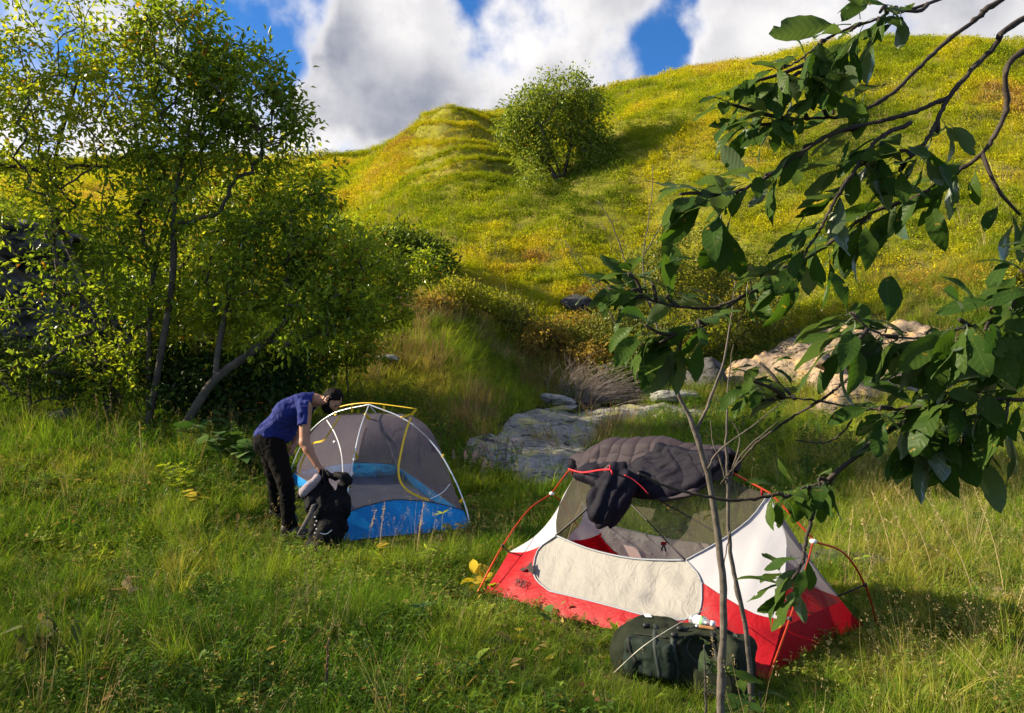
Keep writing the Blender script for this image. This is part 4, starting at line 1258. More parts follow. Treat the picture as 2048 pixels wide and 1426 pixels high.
Vl = RL(Af, df * .52 + of * .84 * np.minimum(Sf / .06, 1), ridge_z(aa)[:, None] + .03 - df * .84 + of * (1 - .45 * np.minimum(Sf / .1, 1)))
fl = obj('front_fold', Vl.reshape(-1, 3), gridF(nu, n2), m_down_dark, sb)
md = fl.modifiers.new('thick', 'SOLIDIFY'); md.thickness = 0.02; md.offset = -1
def bag_sdf(p):
    # hanging hood end: a flattened soft sack with long gathers
    axis = unit(P(1203, 1050, 5.1) - P(1245, 940, 5.2)); dep = unit(np.cross(axis, np.cross([0, 1.0, 0], axis))); side = np.cross(axis, dep)
    R = np.stack([side, dep, axis], 1)
    d = s_ell(p, P(1214, 1002, 5.13), R, (.125, .075, .185))
    d = smin(d, s_cap(p, P(1238, 940, 5.22), P(1222, 975, 5.16), .06, .08), .06)
    d = smin(d, s_cap(p, P(1262, 958, 5.12), P(1238, 1010, 5.10), .05, .06), .05)
    s_ = p @ axis; w = p @ side; wv = fbm(p * 4, 2)
    return d + 0.007 * np.sin(w * 70 + 2.5 * wv + s_ * 4) - 0.012 * (1 - np.exp(-np.abs(np.sin(s_ * 15 + 1.2 * wv)) / .25)) + 0.006 * ridged(np.stack([w * 14, s_ * 6, p[:, 1] * 10], -1), 2)
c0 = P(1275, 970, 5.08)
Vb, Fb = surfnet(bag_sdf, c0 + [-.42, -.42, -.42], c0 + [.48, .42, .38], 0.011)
obj('hood', Vb, Fb, m_down_dark, sb)
# red draft-cord along the left edge and on the fold
mb = MB(); add_tube(mb, smooth_path([P(1137, 938, 5.78), P(1165, 945, 5.6), P(1200, 940, 5.33), P(1222, 939, 5.05)], 24), .0065, 5)
mb.build('red_piping', pbr('red_cord', (.5, .01, .02), .6), sb)
mb = MB(); add_tube(mb, smooth_path([P(1248, 950, 4.93), P(1265, 958, 4.92), P(1282, 972, 4.90), P(1297, 988, 4.88)], 12), .0035, 4)
mb.build('zip', pbr('red_zip', (.42, .01, .03), .6), sb)
mb = MB(); k_ = P(1222, 940, 5.02); add_tube(mb, [k_, k_ + [-.01, -.01, .03]], .006, 5); add_tube(mb, [k_, k_ + [.01, -.01, -.03]], .006, 5)
mb.build('cord_knot', pbr('red_cord2', (.5, .01, .03), .6), sb)

# ------------------------------------------------------------------ the blue and grey tent
bt_N = np.array([-1.714, 7.52, 0]); bt_R = np.array([-.43, 7.99, 0]); bt_L = np.array([-2.72, 9.35, 0]); bt_F = bt_R + bt_L - bt_N
bt = thing('blue_tent', (bt_N + bt_R + bt_L + bt_F) / 4, 'grey mesh dome tent with blue base and yellow trim beside the man', 'tent')
PK = P(738, 809, 8.62)
def zfix(p): return np.array([p[0], p[1], max(float(H(p[0], p[1])), 0.0)])
bt_N, bt_R, bt_L, bt_F = map(zfix, (bt_N, bt_R, bt_L, bt_F))
def arch(foot, way, n=30):
    p = smooth_path([foot] + way + [PK], n); return p
aR = arch(bt_R, [P(930, 1010, 8.05), P(905, 950, 8.12), P(868, 890, 8.25), P(812, 840, 8.42)])
aN = arch(bt_N, [P(692, 1000, 7.65), P(705, 930, 7.85), P(720, 860, 8.2)])
def mirror(a, foot):
    """the same arch continued over the peak to the opposite foot"""
    ax = PK[:2]
    p = a.copy()
    t = np.linspace(0, 1, len(a))[:, None]
    p[:, :2] = 2 * ax - a[:, :2]
    p[:, :2] += (foot[:2] - p[0, :2]) * (1 - t)
    p[:, 2] = a[:, 2] + (foot[2] - a[0, 2]) * (1 - t[:, 0])
    return p
aL = mirror(aR, bt_L); aF = mirror(aN, bt_F)
for nm, A1, A2_ in (('pole', aR, aL), ('pole', aN, aF)):
    mb = MB(); add_tube(mb, np.vstack([A1, A2_[::-1][1:]]), .0075, 8); mb.build(nm, m_pole_grey, bt)
mb = MB(); add_tube(mb, smooth_path([P(672, 816, 8.9), P(700, 809, 8.75), P(738, 806, 8.62), P(790, 812, 8.5), P(833, 818, 8.42)], 16), .007, 8)
mb.build('brow_pole', m_pole_yellow, bt)
# fabric edge curves hang a little inside the poles and meet a short ridge
topL, topR = P(684, 828, 8.78), P(822, 830, 8.45)
def inner(a, top, foot, k=0.0):
    n = 18; t = np.linspace(0, 1, n)
    p = np.array([np.interp(t * .93, np.linspace(0, 1, len(a)), a[:, i]) for i in range(3)]).T
    end = p[-1]; p = p + (top - end) * (t[:, None] ** 2.2)
    cen = (bt_N + bt_R + bt_L + bt_F) / 4
    p[:, :2] += (cen[:2] - p[:, :2]) * (0.075 * np.sin(math.pi * t) + 0.012)[:, None]
    return p
topB = topR + (PK - topR) * [0, 0, 0] + np.array([0.12, .55, -.02]); topB2 = topL + np.array([.1, .45, -.02])
eN = inner(aN, topL * .55 + topR * .45 + [0, -.02, 0], bt_N); eR = inner(aR, topR, bt_R); eL = inner(aL, topL, bt_L); eF = inner(aF, topB * .5 + topB2 * .5, bt_F)
BTSURF = []
def loft(ea, eb, zt, sagin, nm=('blue_wall', 'netting_panel'), seed=0):
    nu = 26; u = np.linspace(0, 1, nu)
    cen = (bt_N + bt_R + bt_L + bt_F) / 4
    lens = np.linspace(0, 1, len(ea))
    def S(uu, vv):
        a = np.array([np.interp(vv, lens, ea[:, i]) for i in range(3)]).T; b = np.array([np.interp(vv, lens, eb[:, i]) for i in range(3)]).T
        p = a * (1 - uu[:, None]) + b * uu[:, None]
        w = np.sin(math.pi * uu) * np.sin(math.pi * np.clip(vv, 0, 1)) ** .7
        p[:, :2] += (cen[:2] - p[:, :2]) * (w * sagin)[:, None]
        p = p + (fbm(p * 4 + seed, 3) * 0.012)[:, None] * unit(p - cen - [0, 0, .4])
        return p
    # tub height in v for each u
    vt = zt[0] + (zt[1] - zt[0]) * np.sin(math.pi * u) ** 0.8 + (zt[2] if len(zt) > 2 else 0) * u
    nb, nt_ = 8, 22
    Vb = np.array([S(np.full(nb, uu), np.linspace(0.0, v1, nb)) for uu, v1 in zip(u, vt)])
    Vt = np.array([S(np.full(nt_, uu), np.linspace(v1, 1.0, nt_)) for uu, v1 in zip(u, vt)])
    wrk = fbm(Vb * [6, 6, 3] + seed, 3)[..., None] * 0.03 * np.sin(np.linspace(0, math.pi, nb))[None, :, None]
    Vb = Vb + wrk * unit(Vb - cen)
    obj(nm[0], Vb.reshape(-1, 3), gridF(nu, nb), m_blue, bt)
    o2 = obj(nm[1], Vt.reshape(-1, 3), gridF(nu, nt_), m_net2, bt)
    BTSURF.append((Vt.reshape(-1, 3), gridF(nu, nt_)))
    mb = MB(); add_tube(mb, Vt[:, 0] , .006, 4); mb.build('seam_tape', m_strap_dk, bt)
    return S
S_front = loft(eN, eR, (.17, .255), .05, seed=1)
S_left = loft(eL, eN, (.13, .17), .03, seed=2)
S_right = loft(eR, eF, (.15, .17), .03, seed=3)
S_back = loft(eF, eL, (.15, .22), .04, seed=4)
# roof between the fabric tops
rt = np.array([topL, eN[-1], topR, eF[-1]])
cen_t = rt.mean(0) + [0, 0, .015]
obj('netting_panel', np.vstack([rt, cen_t]), np.array([[0, 1, 4], [1, 2, 4], [2, 3, 4], [3, 0, 4]]), m_net2, bt)
m_bfloor = cloth_mat('grey_floor', (0.13, 0.14, 0.18), 0.0, 8, .5, .03)
obj('tent_floor', ((np.array([bt_N, bt_R, bt_F, bt_L]) - (bt_N + bt_R + bt_F + bt_L) / 4) * .93 + (bt_N + bt_R + bt_F + bt_L) / 4) + [0, 0, .03], np.array([[0, 1, 2, 3]]), m_bfloor, bt)
bv = [BVHTree.FromPolygons(V.tolist(), F.tolist()) for V, F in BTSURF]
def on_bt(px, py, which=0):
    o_ = Vector((0, 0, CAMH)); dr = Vector((P(px, py, 1.0) - np.array([0, 0, CAMH])).tolist()).normalized()
    h_ = bv[which].ray_cast(o_, dr)
    if h_[0] is None:
        return None
    return np.array(h_[0]) - np.array(dr) * .008
def trim(pts, which, w, mat, name, n=20):
    pp = [on_bt(*p, which) for p in smooth_path(np.array(pts, float), n)]
    pp = np.array([p for p in pp if p is not None])
    if len(pp) < 3: return
    T = unit(np.gradient(pp, axis=0)); view = unit(np.array([0, 0, CAMH]) - pp); sd = unit(np.cross(T, view))
    V, F = ribbon(pp, sd, w); obj(name, V, F, mat, bt)
trim([(822, 835), (812, 862), (803, 900), (797, 935), (800, 960), (812, 978), (835, 992), (858, 1000)], 0, .022, m_yellow, 'zip_trim', 40)
trim([(680, 832), (664, 858), (648, 880), (628, 886), (618, 898)], 1, .022, m_yellow, 'zip_trim')
trim([(628, 884), (610, 912), (600, 940), (596, 975)], 1, .024, m_yellow, 'zip_trim')
trim([(650, 835), (670, 868), (682, 905), (686, 950)], 1, .010, m_plastic_w, 'seam_piping')
trim([(900, 968), (885, 985), (860, 998)], 0, .008, m_plastic_w, 'seam_piping')
trim([(690, 832), (740, 826), (790, 832), (812, 843)], 0, .010, m_strap_dk, 'seam_piping')
# yellow clips joining poles and fabric
for arc, ed, ts in ((aR, eR, (.25, .52, .86)), (aN, eN, (.35, .62, .9)), (aL, eL, (.5, .8))):
    for t_ in ts:
        p = arc[int(t_ * (len(arc) - 1))]; q = ed[np.argmin(np.linalg.norm(ed - p, axis=1))]
        mb = MB(); V, F = ribbon(np.array([p, (p + q) / 2, q]), unit(np.cross(q - p + 1e-6, [0, 1, 0])), .03); mb.add(V, F)
        add_tube(mb, [p - (q - p) * .1, p + (q - p) * .25], .011, 6); mb.build('pole_clip', m_yellow, bt)
for px_, d_ in ((704, 8.72), (768, 8.55)):
    p = P(px_, 809, d_); mb = MB(); V, F = ribbon(np.array([p, p - [0, 0, .05], p - [0, 0, .09]]), [1, 0, 0], .025); mb.add(V, F); mb.build('pole_clip', m_yellow, bt)
p0, p1 = P(833, 818, 8.42), topR
mb = MB(); V, F = ribbon(np.array([p0, (p0 + p1) / 2, p1]), unit(np.cross(p1 - p0, [0, 1, 0])), .03); mb.add(V, F); mb.build('pole_clip', m_yellow, bt)
mb = MB(); pl = on_bt(670, 884, 1)
if pl is not None: mb.add(*box(pl, (.04, .01, .025))); mb.build('care_label', m_plastic_w, bt)
# ------------------------------------------------------------------ the stooping man
m_skin, t = newmat('skin')
nz = noise(t, 18, 3)
sc = mixc(t, nz, (0.28, 0.125, 0.072), (0.37, 0.18, 0.11))
bs = nd(t, 'ShaderNodeBsdfPrincipled', {'Base Color': sc, 'Roughness': 0.5, 'Specular IOR Level': 0.4, 'Subsurface Weight': 0.25, 'Subsurface Scale': 0.012})
bs.inputs['Subsurface Radius'].default_value = (1.0, 0.3, 0.15)
out(t, bs.outputs[0])
m_shirt = cloth_mat('blue_cotton', (0.014, 0.022, 0.135), 0.0, 11, 0.75, 0.035, rough=0.85, spec=0.15)
m_trouser = cloth_mat('black_trouser_cloth', (0.007, 0.006, 0.0055), 0.0, 10, 0.7, 0.03, rough=0.9, spec=0.06)
m_hair = pbr('black_hair', (0.004, 0.003, 0.0025), 0.7, 110, 1.0, 0.008, var=(60, (0.010, 0.007, 0.006)), spec=0.08)
m_shoe = pbr('black_shoe', (0.014, 0.013, 0.013), 0.6, 60, .4, .004)
m_sole = pbr('shoe_sole', (0.05, 0.05, 0.05), 0.8)
man = thing('person', at_ground(568, 7.8), 'bearded man in blue t-shirt and black trousers stooping over a black bag', 'person')
def gz(p): return float(H(p[0], p[1]))
hipN, hipF = P(549, 896, 7.66), P(541, 894, 7.87)
kneN, kneF = P(571, 965, 7.60), P(552, 968, 7.93)
ankN, ankF = P(578, 1056, 7.60), P(553, 1050, 8.02)
ankN[2] = gz(ankN) + .10; ankF[2] = gz(ankF) + .10
toeN, toeF = ankN + [.165, -.05, -.065], ankF + [.165, -.03, -.065]
pel, waist, belly = P(541, 880, 7.77), P(553, 860, 7.77), P(566, 862, 7.77)
chest, upper, neckb = P(582, 826, 7.77), P(607, 808, 7.77), P(630, 800, 7.76)
shN, shF = P(611, 815, 7.575), P(607, 811, 7.965)
elN, elF = P(609, 885, 7.50), P(596, 868, 8.02)
wrN, wrF = P(634, 929, 7.46), P(588, 888, 7.86)
hdc = P(664, 801, 7.74)
hu = unit([.80, 0.02, .60]); hf = unit([.52, -.32, -.80]); hf = unit(hf - hu * (hf @ hu)); hs = np.cross(hu, hf)     # up, face, side
if hs[1] > 0: hs = -hs                                                                                           # hs points to the camera (his right)
HR = np.stack([hs, hf, hu], 1)
def hp(s, f, u): return hdc + hs * s + hf * f + hu * u
def hand(wr, dr, palm_n, sd, curl, sgn=1):
    """palm, four unequal bent fingers and a thumb from the palm's side"""
    dr = unit(dr); palm_n = unit(palm_n - dr * (palm_n @ dr)); sd = np.cross(dr, palm_n) * sgn
    L_ = []
    L_.append((wr, wr + dr * .075, .026, .034))
    L_.append((wr + dr * .04 + sd * .018, wr + dr * .085 + sd * .026, .018, .014)); L_.append((wr + dr * .04 - sd * .018, wr + dr * .085 - sd * .026, .018, .014))
    for i, (o_, ln) in enumerate(((.030, .066), (.010, .078), (-.011, .073), (-.031, .058))):
        a = wr + dr * .085 + sd * o_
        c1, c2, c3 = curl * .5, curl * 1.15, curl * 1.7
        b = a + (dr * math.cos(c1) + palm_n * math.sin(c1)) * ln * .45
        c = b + (dr * math.cos(c2) + palm_n * math.sin(c2)) * ln * .32
        d = c + (dr * math.cos(c3) + palm_n * math.sin(c3)) * ln * .27
        L_ += [(a, b, .0105, .0098), (b, c, .0098, .009), (c, d, .009, .0078)]
    tb = wr + dr * .028 + sd * .03
    tm = tb + (dr * .6 + sd * .55 + palm_n * .45) * .045
    te = tm + (dr * .75 + palm_n * .65) * .035
    L_ += [(tb, tm, .0135, .0115), (tm, te, .0115, .009)]
    return L_
handN = hand(wrN, np.array([.62, .05, -.75]), np.array([-.6, .3, -.75]), None, 1.0, 1)
handF = hand(wrF, np.array([-.25, -.30, -.9]), np.array([-.8, .3, .2]), None, .75, -1)
def body(p):
    d = s_cap(p, pel + [0, -.05, 0], pel + [0, .05, 0], .12)
    def add(a, b, r1, r2=None, k=.04):
        nonlocal d
        d = smin(d, s_cap(p, a, b, r1, r2), k)
    add(pel, waist, .12, .11); add(waist, chest, .11, .13); add(chest + [0, -.06, 0], upper + [0, -.07, 0], .10, .075); add(chest + [0, .06, 0], upper + [0, .07, 0], .10, .075)
    add(upper, neckb, .07, .058, .04)
    add(neckb, hp(0, -.035, -.07), .060, .056, .04)
    for a, b, c, t_ in ((hipN, kneN, ankN, toeN), (hipF, kneF, ankF, toeF)):
        add(a, b, .085, .055); add(b, c, .050, .034); add(c, c * .4 + t_ * .6, .030, .018)
    for s_, e, w in ((shN, elN, wrN), (shF, elF, wrF)):
        add(upper * .4 + s_ * .6, s_, .05, .055); add(s_, e, .064, .050, .03); m_ = e * .7 + w * .3; add(e, m_, .050, .049, .02); add(m_, w, .049, .031, .02)
    # head
    h = s_ell(p, hp(0, -.008, .012), HR, (.076, .098, .108))
    h = smin(h, s_ell(p, hp(0, .035, -.055), HR, (.058, .062, .062)), .04)        # jaw
    h = smin(h, s_cap(p, hp(0, .088, .018), hp(0, .113, -.022), .010, .0135), .012)  # nose
    h = smin(h, s_cap(p, hp(-.03, .083, .03), hp(.03, .083, .03), .012), .015)      # brow
    for s_ in (-1, 1):
        h = np.maximum(h, -(s_ell(p, hp(s_ * .033, .098, .010), HR, (.017, .014, .011))))
        h = smin(h, s_ell(p, hp(s_ * .032, .078, .008), HR, (.013, .013, .013)), .004)
        h = smin(h, s_cap(p, hp(s_ * .040, .072, -.018), hp(s_ * .030, .078, -.03), .016), .02)
        e = s_ell(p, hp(s_ * .082, -.012, -.006), HR, (.012, .022, .034))
        e = np.maximum(e, -s_ell(p, hp(s_ * .094, -.008, -.004), HR, (.010, .012, .020)))
        h = smin(h, e, .008)
    h = smin(h, s_cap(p, hp(-.02, .092, -.058), hp(.02, .092, -.058), .008), .008)      # lips
    d = smin(d, h, .03)
    for a, b, r1, r2 in handN + handF:
        d = smin(d, s_cap(p, a, b, r1, r2), .008)
    return d
lo = np.minimum.reduce([ankF, ankN, hipN, elN]) - [.22, .22, .14]; hi = np.maximum.reduce([hdc, shF, elF, toeF]) + [.18, .2, .18]
Vp, Fp = surfnet(body, lo, hi, .0085)
obj('body', Vp, Fp, m_skin, man)
# eyes
for s_ in (-1, 1):
    mb = MB(); mb.add(ICO[2][0] * .011 + hp(s_ * .033, .086, .010), ICO[2][1]); mb.build('eye', pbr('eye', (.03, .02, .015), .2), man)
tx = unit(upper - pel)
def shirt(p):
    d = s_cap(p, P(536, 872, 7.72), P(536, 872, 7.82), .132)
    def add(a, b, r1, r2=None, k=.06):
        nonlocal d
        d = smin(d, s_cap(p, a, b, r1, r2), k)
    add(waist + [-.01, -.055, 0], chest + [-.015, -.07, 0], .118, .132); add(waist + [-.01, .055, 0], chest + [-.015, .07, 0], .118, .132)
    add(belly + [.02, -.03, -.03], chest + [.02, 0, -.04], .095, .11)
    add(chest + [0, -.07, .01], upper + [0, -.085, 0], .135, .110); add(chest + [0, .07, .01], upper + [0, .085, 0], .135, .110)
    add(upper + [0, -.06, 0], neckb + [-.03, -.025, -.005], .10, .072, .05); add(upper + [0, .06, 0], neckb + [-.03, .025, -.005], .10, .072, .05)
    slN, slF = shN + (elN - shN) * .50, shF + (elF - shF) * .52
    dN = s_cap(p, shN, slN, .076, .070); dF = s_cap(p, shF, slF, .076, .07)
    # sleeves end in a clean cuff, hem ends below the belt
    uN, uF = unit(elN - shN), unit(elF - shF)
    dN = np.maximum(dN, (p - slN) @ uN); dF = np.maximum(dF, (p - slF) @ uF)
    d = smin(smin(d, dN, .05), dF, .05)
    d = np.maximum(d, -s_cap(p, neckb + unit(hdc - neckb) * .03, hdc, .070, .085))      # neckline
    hem = P(541, 893, 7.77); hn = unit([-.30, 0, -.95])
    d = np.maximum(d, (p - hem) @ hn)
    s = p @ tx; c = p @ unit(np.cross(tx, [0, 1.0, 0]))
    wv = fbm(p * 7, 3)
    fold = np.sin(s * 44 + 5.5 * wv + c * 14)
    return d + 0.0075 * fold * (0.5 + 0.5 * wv) + 0.006 * fbm(p * 18, 2)
Vs, Fs = surfnet(shirt, P(500, 930, 7.4) - [.08, .1, 0], P(650, 770, 8.2) + [0, .15, .12], .0085)
obj('shirt', Vs, Fs, m_shirt, man)
def trousers(p):
    d = s_cap(p, pel + [-.012, -.055, -.02], pel + [-.012, .055, -.02], .146)
    def add(a, b, r1, r2=None, k=.05):
        nonlocal d
        d = smin(d, s_cap(p, a, b, r1, r2), k)
    add(pel, waist + [-.01, 0, 0], .142, .125)
    for a, b, c in ((hipN, kneN, ankN), (hipF, kneF, ankF)):
        add(a, b, .118, .080); add(b, c + [0, 0, .03], .080, .066, .03); add(c + [0, 0, .03], c + [.02, 0, -.015], .066, .062, .02)
    top = P(545, 868, 7.77)
    d = np.maximum(d, (p - top) @ unit([.35, 0, .93]) - .01)
    wv = fbm(p * 6, 3)
    return d + 0.008 * np.sin(p[:, 2] * 46 + 6 * wv + p[:, 0] * 30) * (.4 + .6 * wv) + 0.005 * fbm(p * 20, 2)
Vt_, Ft_ = surfnet(trousers, lo - [.1, .1, .02], np.maximum.reduce([hipN, hipF, waist, kneN, ankF]) + [.25, .25, .18], .010)
obj('trousers', Vt_, Ft_, m_trouser, man)
mb = MB()
pb = [P(517, 873, 7.72), P(528, 882, 7.62), P(548, 889, 7.60), P(575, 897, 7.62)]
def shoe(a, tt):
    def f(p):
        d = smin(s_cap(p, a + [-.03, 0, -.045], tt + [.02, 0, -.0], .052, .044), s_cap(p, a + [-.01, 0, .0], a + [0, 0, .05], .056, .058), .04)
        return np.maximum(d, -(p[:, 2] - (gz(a) + .018)))
    V, F = surfnet(f, np.minimum(a, tt) - .12, np.maximum(a, tt) + .14, .009)
    s_ = obj('shoe', V, F, m_shoe, man)
    def g(p):
        d = s_cap(p, a + [-.035, 0, -.085], tt + [.025, 0, -.025], .054, .046)
        return np.maximum(np.maximum(d, p[:, 2] - gz(a) - .024), -(p[:, 2] - gz(a) + .006))
    V, F = surfnet(g, np.minimum(a, tt) - .14, np.maximum(a, tt) + .14, .009)
    obj('sole', V, F, m_sole, s_)
shoe(ankN, toeN); shoe(ankF, toeF)
def hair(p):
    d = s_ell(p, hp(0, -.016, .020), HR, (.086, .105, .114))
    q = (p - hdc) @ HR
    cut = np.maximum(q[:, 1] - (.055 + .35 * (q[:, 2] - .02)), -.0) * 0 + (q[:, 1] * .72 - q[:, 2] * .69 - .010)     # keeps crown and back of the head
    d = np.maximum(d, cut * .9)
    side = np.maximum(-(q[:, 2] + .045), 0)
    d = np.maximum(d, -(q[:, 2] + .078 + .3 * q[:, 1]))
    return d + .008 * fbm(p * 45, 3) + .003 * ridged(p * 90, 2)
V, F = surfnet(hair, hdc - .17, hdc + .17, .008); obj('hair', V, F, m_hair, man)
def beard(p):
    d = s_ell(p, hp(0, .036, -.062), HR, (.066, .072, .072))
    q = (p - hdc) @ HR
    d = smin(d, s_cap(p, hp(.066, .005, .0), hp(.058, .03, -.05), .016, .022), .02); d = smin(d, s_cap(p, hp(-.066, .005, .0), hp(-.058, .03, -.05), .016, .022), .02)
    d = np.maximum(d, -s_ell(p, hp(0, .105, -.028), HR, (.044, .035, .018)))
    d = np.maximum(d, q[:, 2] - (.012 - 0.30 * np.maximum(q[:, 1] - .0, 0)))
    return d + .004 * fbm(p * 60, 2)
V, F = surfnet(beard, hdc - .17, hdc + .17, .008); obj('beard', V, F, m_hair, man)

# ------------------------------------------------------------------ black pack at his feet
m_blackcloth = cloth_mat('black_nylon', (0.004, 0.004, 0.0055), 0.0, 9, .7, .03, rough=0.75, spec=0.1)
m_lit_cover = cloth_mat('lit_cover_cloth', (0.26, 0.21, 0.23), 0.0, 9, .6, .03, rough=0.75)  # pale pinkish grey paints the light on top of the black cover
m_pad = pbr('ribbed_padding', (0.09, 0.08, 0.075), 0.8)
pk_c = P(652, 1040, 7.22); pk_c[2] = .24
pack = thing('black_backpack', [pk_c[0], pk_c[1], 0], 'black backpack standing by the blue tent with its dark cover pulled up', 'backpack')
hN = wrN + unit([.62, .05, -.75]) * .10
hold = P(642, 947, 7.38)
def packf(p):
    R = frame([.10, .05, 1.0], [1, .1, 0])
    d = s_box(p, pk_c + [0.02, 0.0, -.02], R, (.16, .13, .25), .09)
    d = smin(d, s_ell(p, pk_c + [.05, -.13, -.06], R, (.10, .07, .15)), .04)
    d = smin(d, s_ell(p, pk_c + [-.03, -.05, -.22], R, (.22, .15, .06)), .05)
    return d + .012 * fbm(p * 9, 3)
V, F = surfnet(packf, pk_c - [.36, .34, .36], pk_c + [.36, .34, .36], .012); obj('pack_body', V, F, m_blackcloth, pack)
def cover(p):
    ax = unit(pk_c + [0, 0, .05] - hold)
    d = s_cap(p, hold, pk_c + [-.10, -.02, .20], .022, .085)
    d = smin(d, s_cap(p, hold, P(690, 955, 7.3), .02, .045), .06)
    d = smin(d, s_cap(p, hold + [0, 0, -.03], pk_c + [.12, 0, .16], .03, .09), .08)
    d = smin(d, s_cap(p, P(606, 985, 7.3), pk_c + [-.02, 0, .16], .055, .10), .08)
    d = smin(d, s_cap(p, P(690, 955, 7.3), pk_c + [.14, 0, .0], .045, .07), .06)
    s = np.arctan2(p[:, 0] - hold[0], hold[2] + .1 - p[:, 2])
    return d + .012 * np.sin(s * 16 + 3 * fbm(p * 6, 2)) + .008 * fbm(p * 14, 3)
V, F = surfnet(cover, np.minimum(hold, pk_c) - [.3, .3, .2], np.maximum(hold, pk_c) + [.38, .3, .12], .011); obj('cover', V, F, m_blackcloth, pack)
def lit_flap(p):
    d = s_cap(p, P(634, 957, 7.27), P(608, 985, 7.21), .038, .05)
    return d + .008 * fbm(p * 14, 3)
c_ = P(620, 972, 7.24)
V, F = surfnet(lit_flap, c_ - .2, c_ + .2, .01); obj('lit_cover_flap', V, F, m_lit_cover, pack)
# ribbed back padding
mb = MB()
pp = smooth_path([P(628, 1010, 7.06), P(620, 1030, 7.02), P(608, 1052, 7.0), P(600, 1066, 7.02)], 18)
for i, q in enumerate(pp):
    wq = .05 * (1 - .3 * abs(i / 17 - .5))
    mb.add(*box(q + [0, -.004 * (i % 2), 0], (wq, .045, .012), frame([-.35, 0, 1], [1, 0, .3])))
mb.build('back_padding', m_pad, pack)
for i in range(5):
    mb = MB(); q = P(630 + (i % 2) * 3, 1034 + i * 8, 6.96); mb.add(ICO[2][0] * [.007, .007, .006] + q, ICO[2][1]); mb.build('highlight_bead', m_plastic_w, pack)  # white beads stand in for small highlights on the pack
mb = MB(); add_tube(mb, smooth_path([P(640, 1066, 6.98), P(652, 1068, 6.96), P(664, 1060, 6.98)], 10), .004, 5); mb.build('strap_loop', m_plastic_w, pack)

# ------------------------------------------------------------------ olive green backpack lying by the red tent
m_olive = cloth_mat('olive_canvas', (0.015, 0.019, 0.011), 0.0, 18, .4, .01, rough=0.9, spec=0.1, var=(5, (0.022, 0.026, 0.016)))
m_olive2 = cloth_mat('green_nylon', (0.012, 0.020, 0.015), 0.0, 18, .4, .01, rough=0.8, spec=0.15)
m_web = pbr('green_webbing', (0.022, 0.031, 0.026), 0.8, 150, .5, .002)
gp = thing('green_backpack', at_ground(1360, 4.02), 'olive green backpack lying on its side in the grass against the red tent', 'backpack')
A0, A1 = P(1280, 1300, 4.22), P(1462, 1330, 3.95)
A0[2], A1[2] = .145, .155
gax = unit(A1 - A0); gup = np.array([0, 0, 1.0]); gsd = unit(np.cross(gup, gax)); gsd = gsd if gsd[1] < 0 else -gsd
GR = np.stack([gax, gsd, np.cross(gax, gsd)], 1)
gc = (A0 + A1) / 2
def gpt(a, s, u): return gc + gax * a + gsd * s + gup * u
def gpack(p):
    d = s_box(p, gpt(-.04, 0, .005), GR, (.29, .17, .145), .075)
    d = smin(d, s_ell(p, gpt(-.30, 0, 0), GR, (.11, .15, .135)), .06)
    d = smin(d, s_box(p, gpt(.22, .0, -.02), GR, (.13, .18, .14), .045), .025)
    d = np.maximum(d, -s_ell(p, gpt(.17, .17, .10), GR, (.12, .12, .09)))           # open mouth
    d = smin(d, s_cap(p, gpt(.22, .02, .14), gpt(.30, .10, .10), .04, .045), .03)       # lifted flap
    a = (p - gc) @ gax; u = (p - gc) @ gup
    wv = fbm(p * 7, 3)
    return d + .006 * fbm(p * 9, 3) + .009 * ridged(p * [6, 6, 9] + 2, 3)
V, F = GPV = surfnet(gpack, gc - [.6, .5, .3], gc + [.6, .5, .4], .012); obj('pack_body', V, F, m_olive, gp)
gbv = BVHTree.FromPolygons(V.tolist(), F.tolist())
def gpocket(p):
    d = s_box(p, gpt(-.12, .15, .02), GR, (.14, .07, .095), .03)
    wv = fbm(p * 9, 3)
    a = (p - gc) @ gax
    return d + .007 * np.sin(a * 60 + 5 * wv) * (.5 + .5 * wv) + .006 * fbm(p * 16, 2)
V, F = surfnet(gpocket, gc - [.5, .5, .25], gc + [.3, .3, .3], .011); obj('side_pocket', V, F, m_olive2, gp)
gbv2 = BVHTree.FromPolygons(np.vstack([GPV[0], V]).tolist(), np.vstack([GPV[1], F + len(GPV[0])]).tolist())
def on_gp(px, py, lift=.008):
    o_ = Vector((0, 0, CAMH)); dr = Vector((P(px, py, 1.0) - np.array([0, 0, CAMH])).tolist()).normalized()
    h_ = gbv2.ray_cast(o_, dr)
    return None if h_[0] is None else np.array(h_[0]) + np.array(h_[1]) * lift
def strap(pts, w, mat, name, n=16, lift=.004):
    pp = [on_gp(*q, lift) for q in smooth_path(np.array(pts, float), n)]; pp = np.array([q for q in pp if q is not None])
    if len(pp) < 3: return
    T = unit(np.gradient(pp, axis=0)); view = unit(np.array([0, 0, CAMH]) - pp); sd = unit(np.cross(T, view))
    V, F = ribbon(pp, sd, w); o_ = obj(name, V, F, mat, gp, False); m_ = o_.modifiers.new('t', 'SOLIDIFY'); m_.thickness = .002
m_web_dk = pbr('dark_webbing', (0.006, 0.008, 0.007), 0.8)
strap([(1348, 1272), (1345, 1292), (1348, 1315), (1354, 1335), (1352, 1352), (1350, 1368)], .028, m_web, 'strap')
strap([(1312, 1250), (1310, 1275), (1312, 1300), (1318, 1335), (1322, 1360)], .024, m_web, 'strap')
strap([(1272, 1268), (1300, 1272), (1335, 1276)], .010, m_web_dk, 'pocket_zip', 20, .006)
strap([(1425, 1262), (1430, 1290), (1436, 1325), (1440, 1355)], .026, m_web_dk, 'strap', 20)
strap([(1362, 1262), (1392, 1255), (1420, 1256), (1450, 1262), (1475, 1275)], .018, m_web, 'flap_edge', 24)
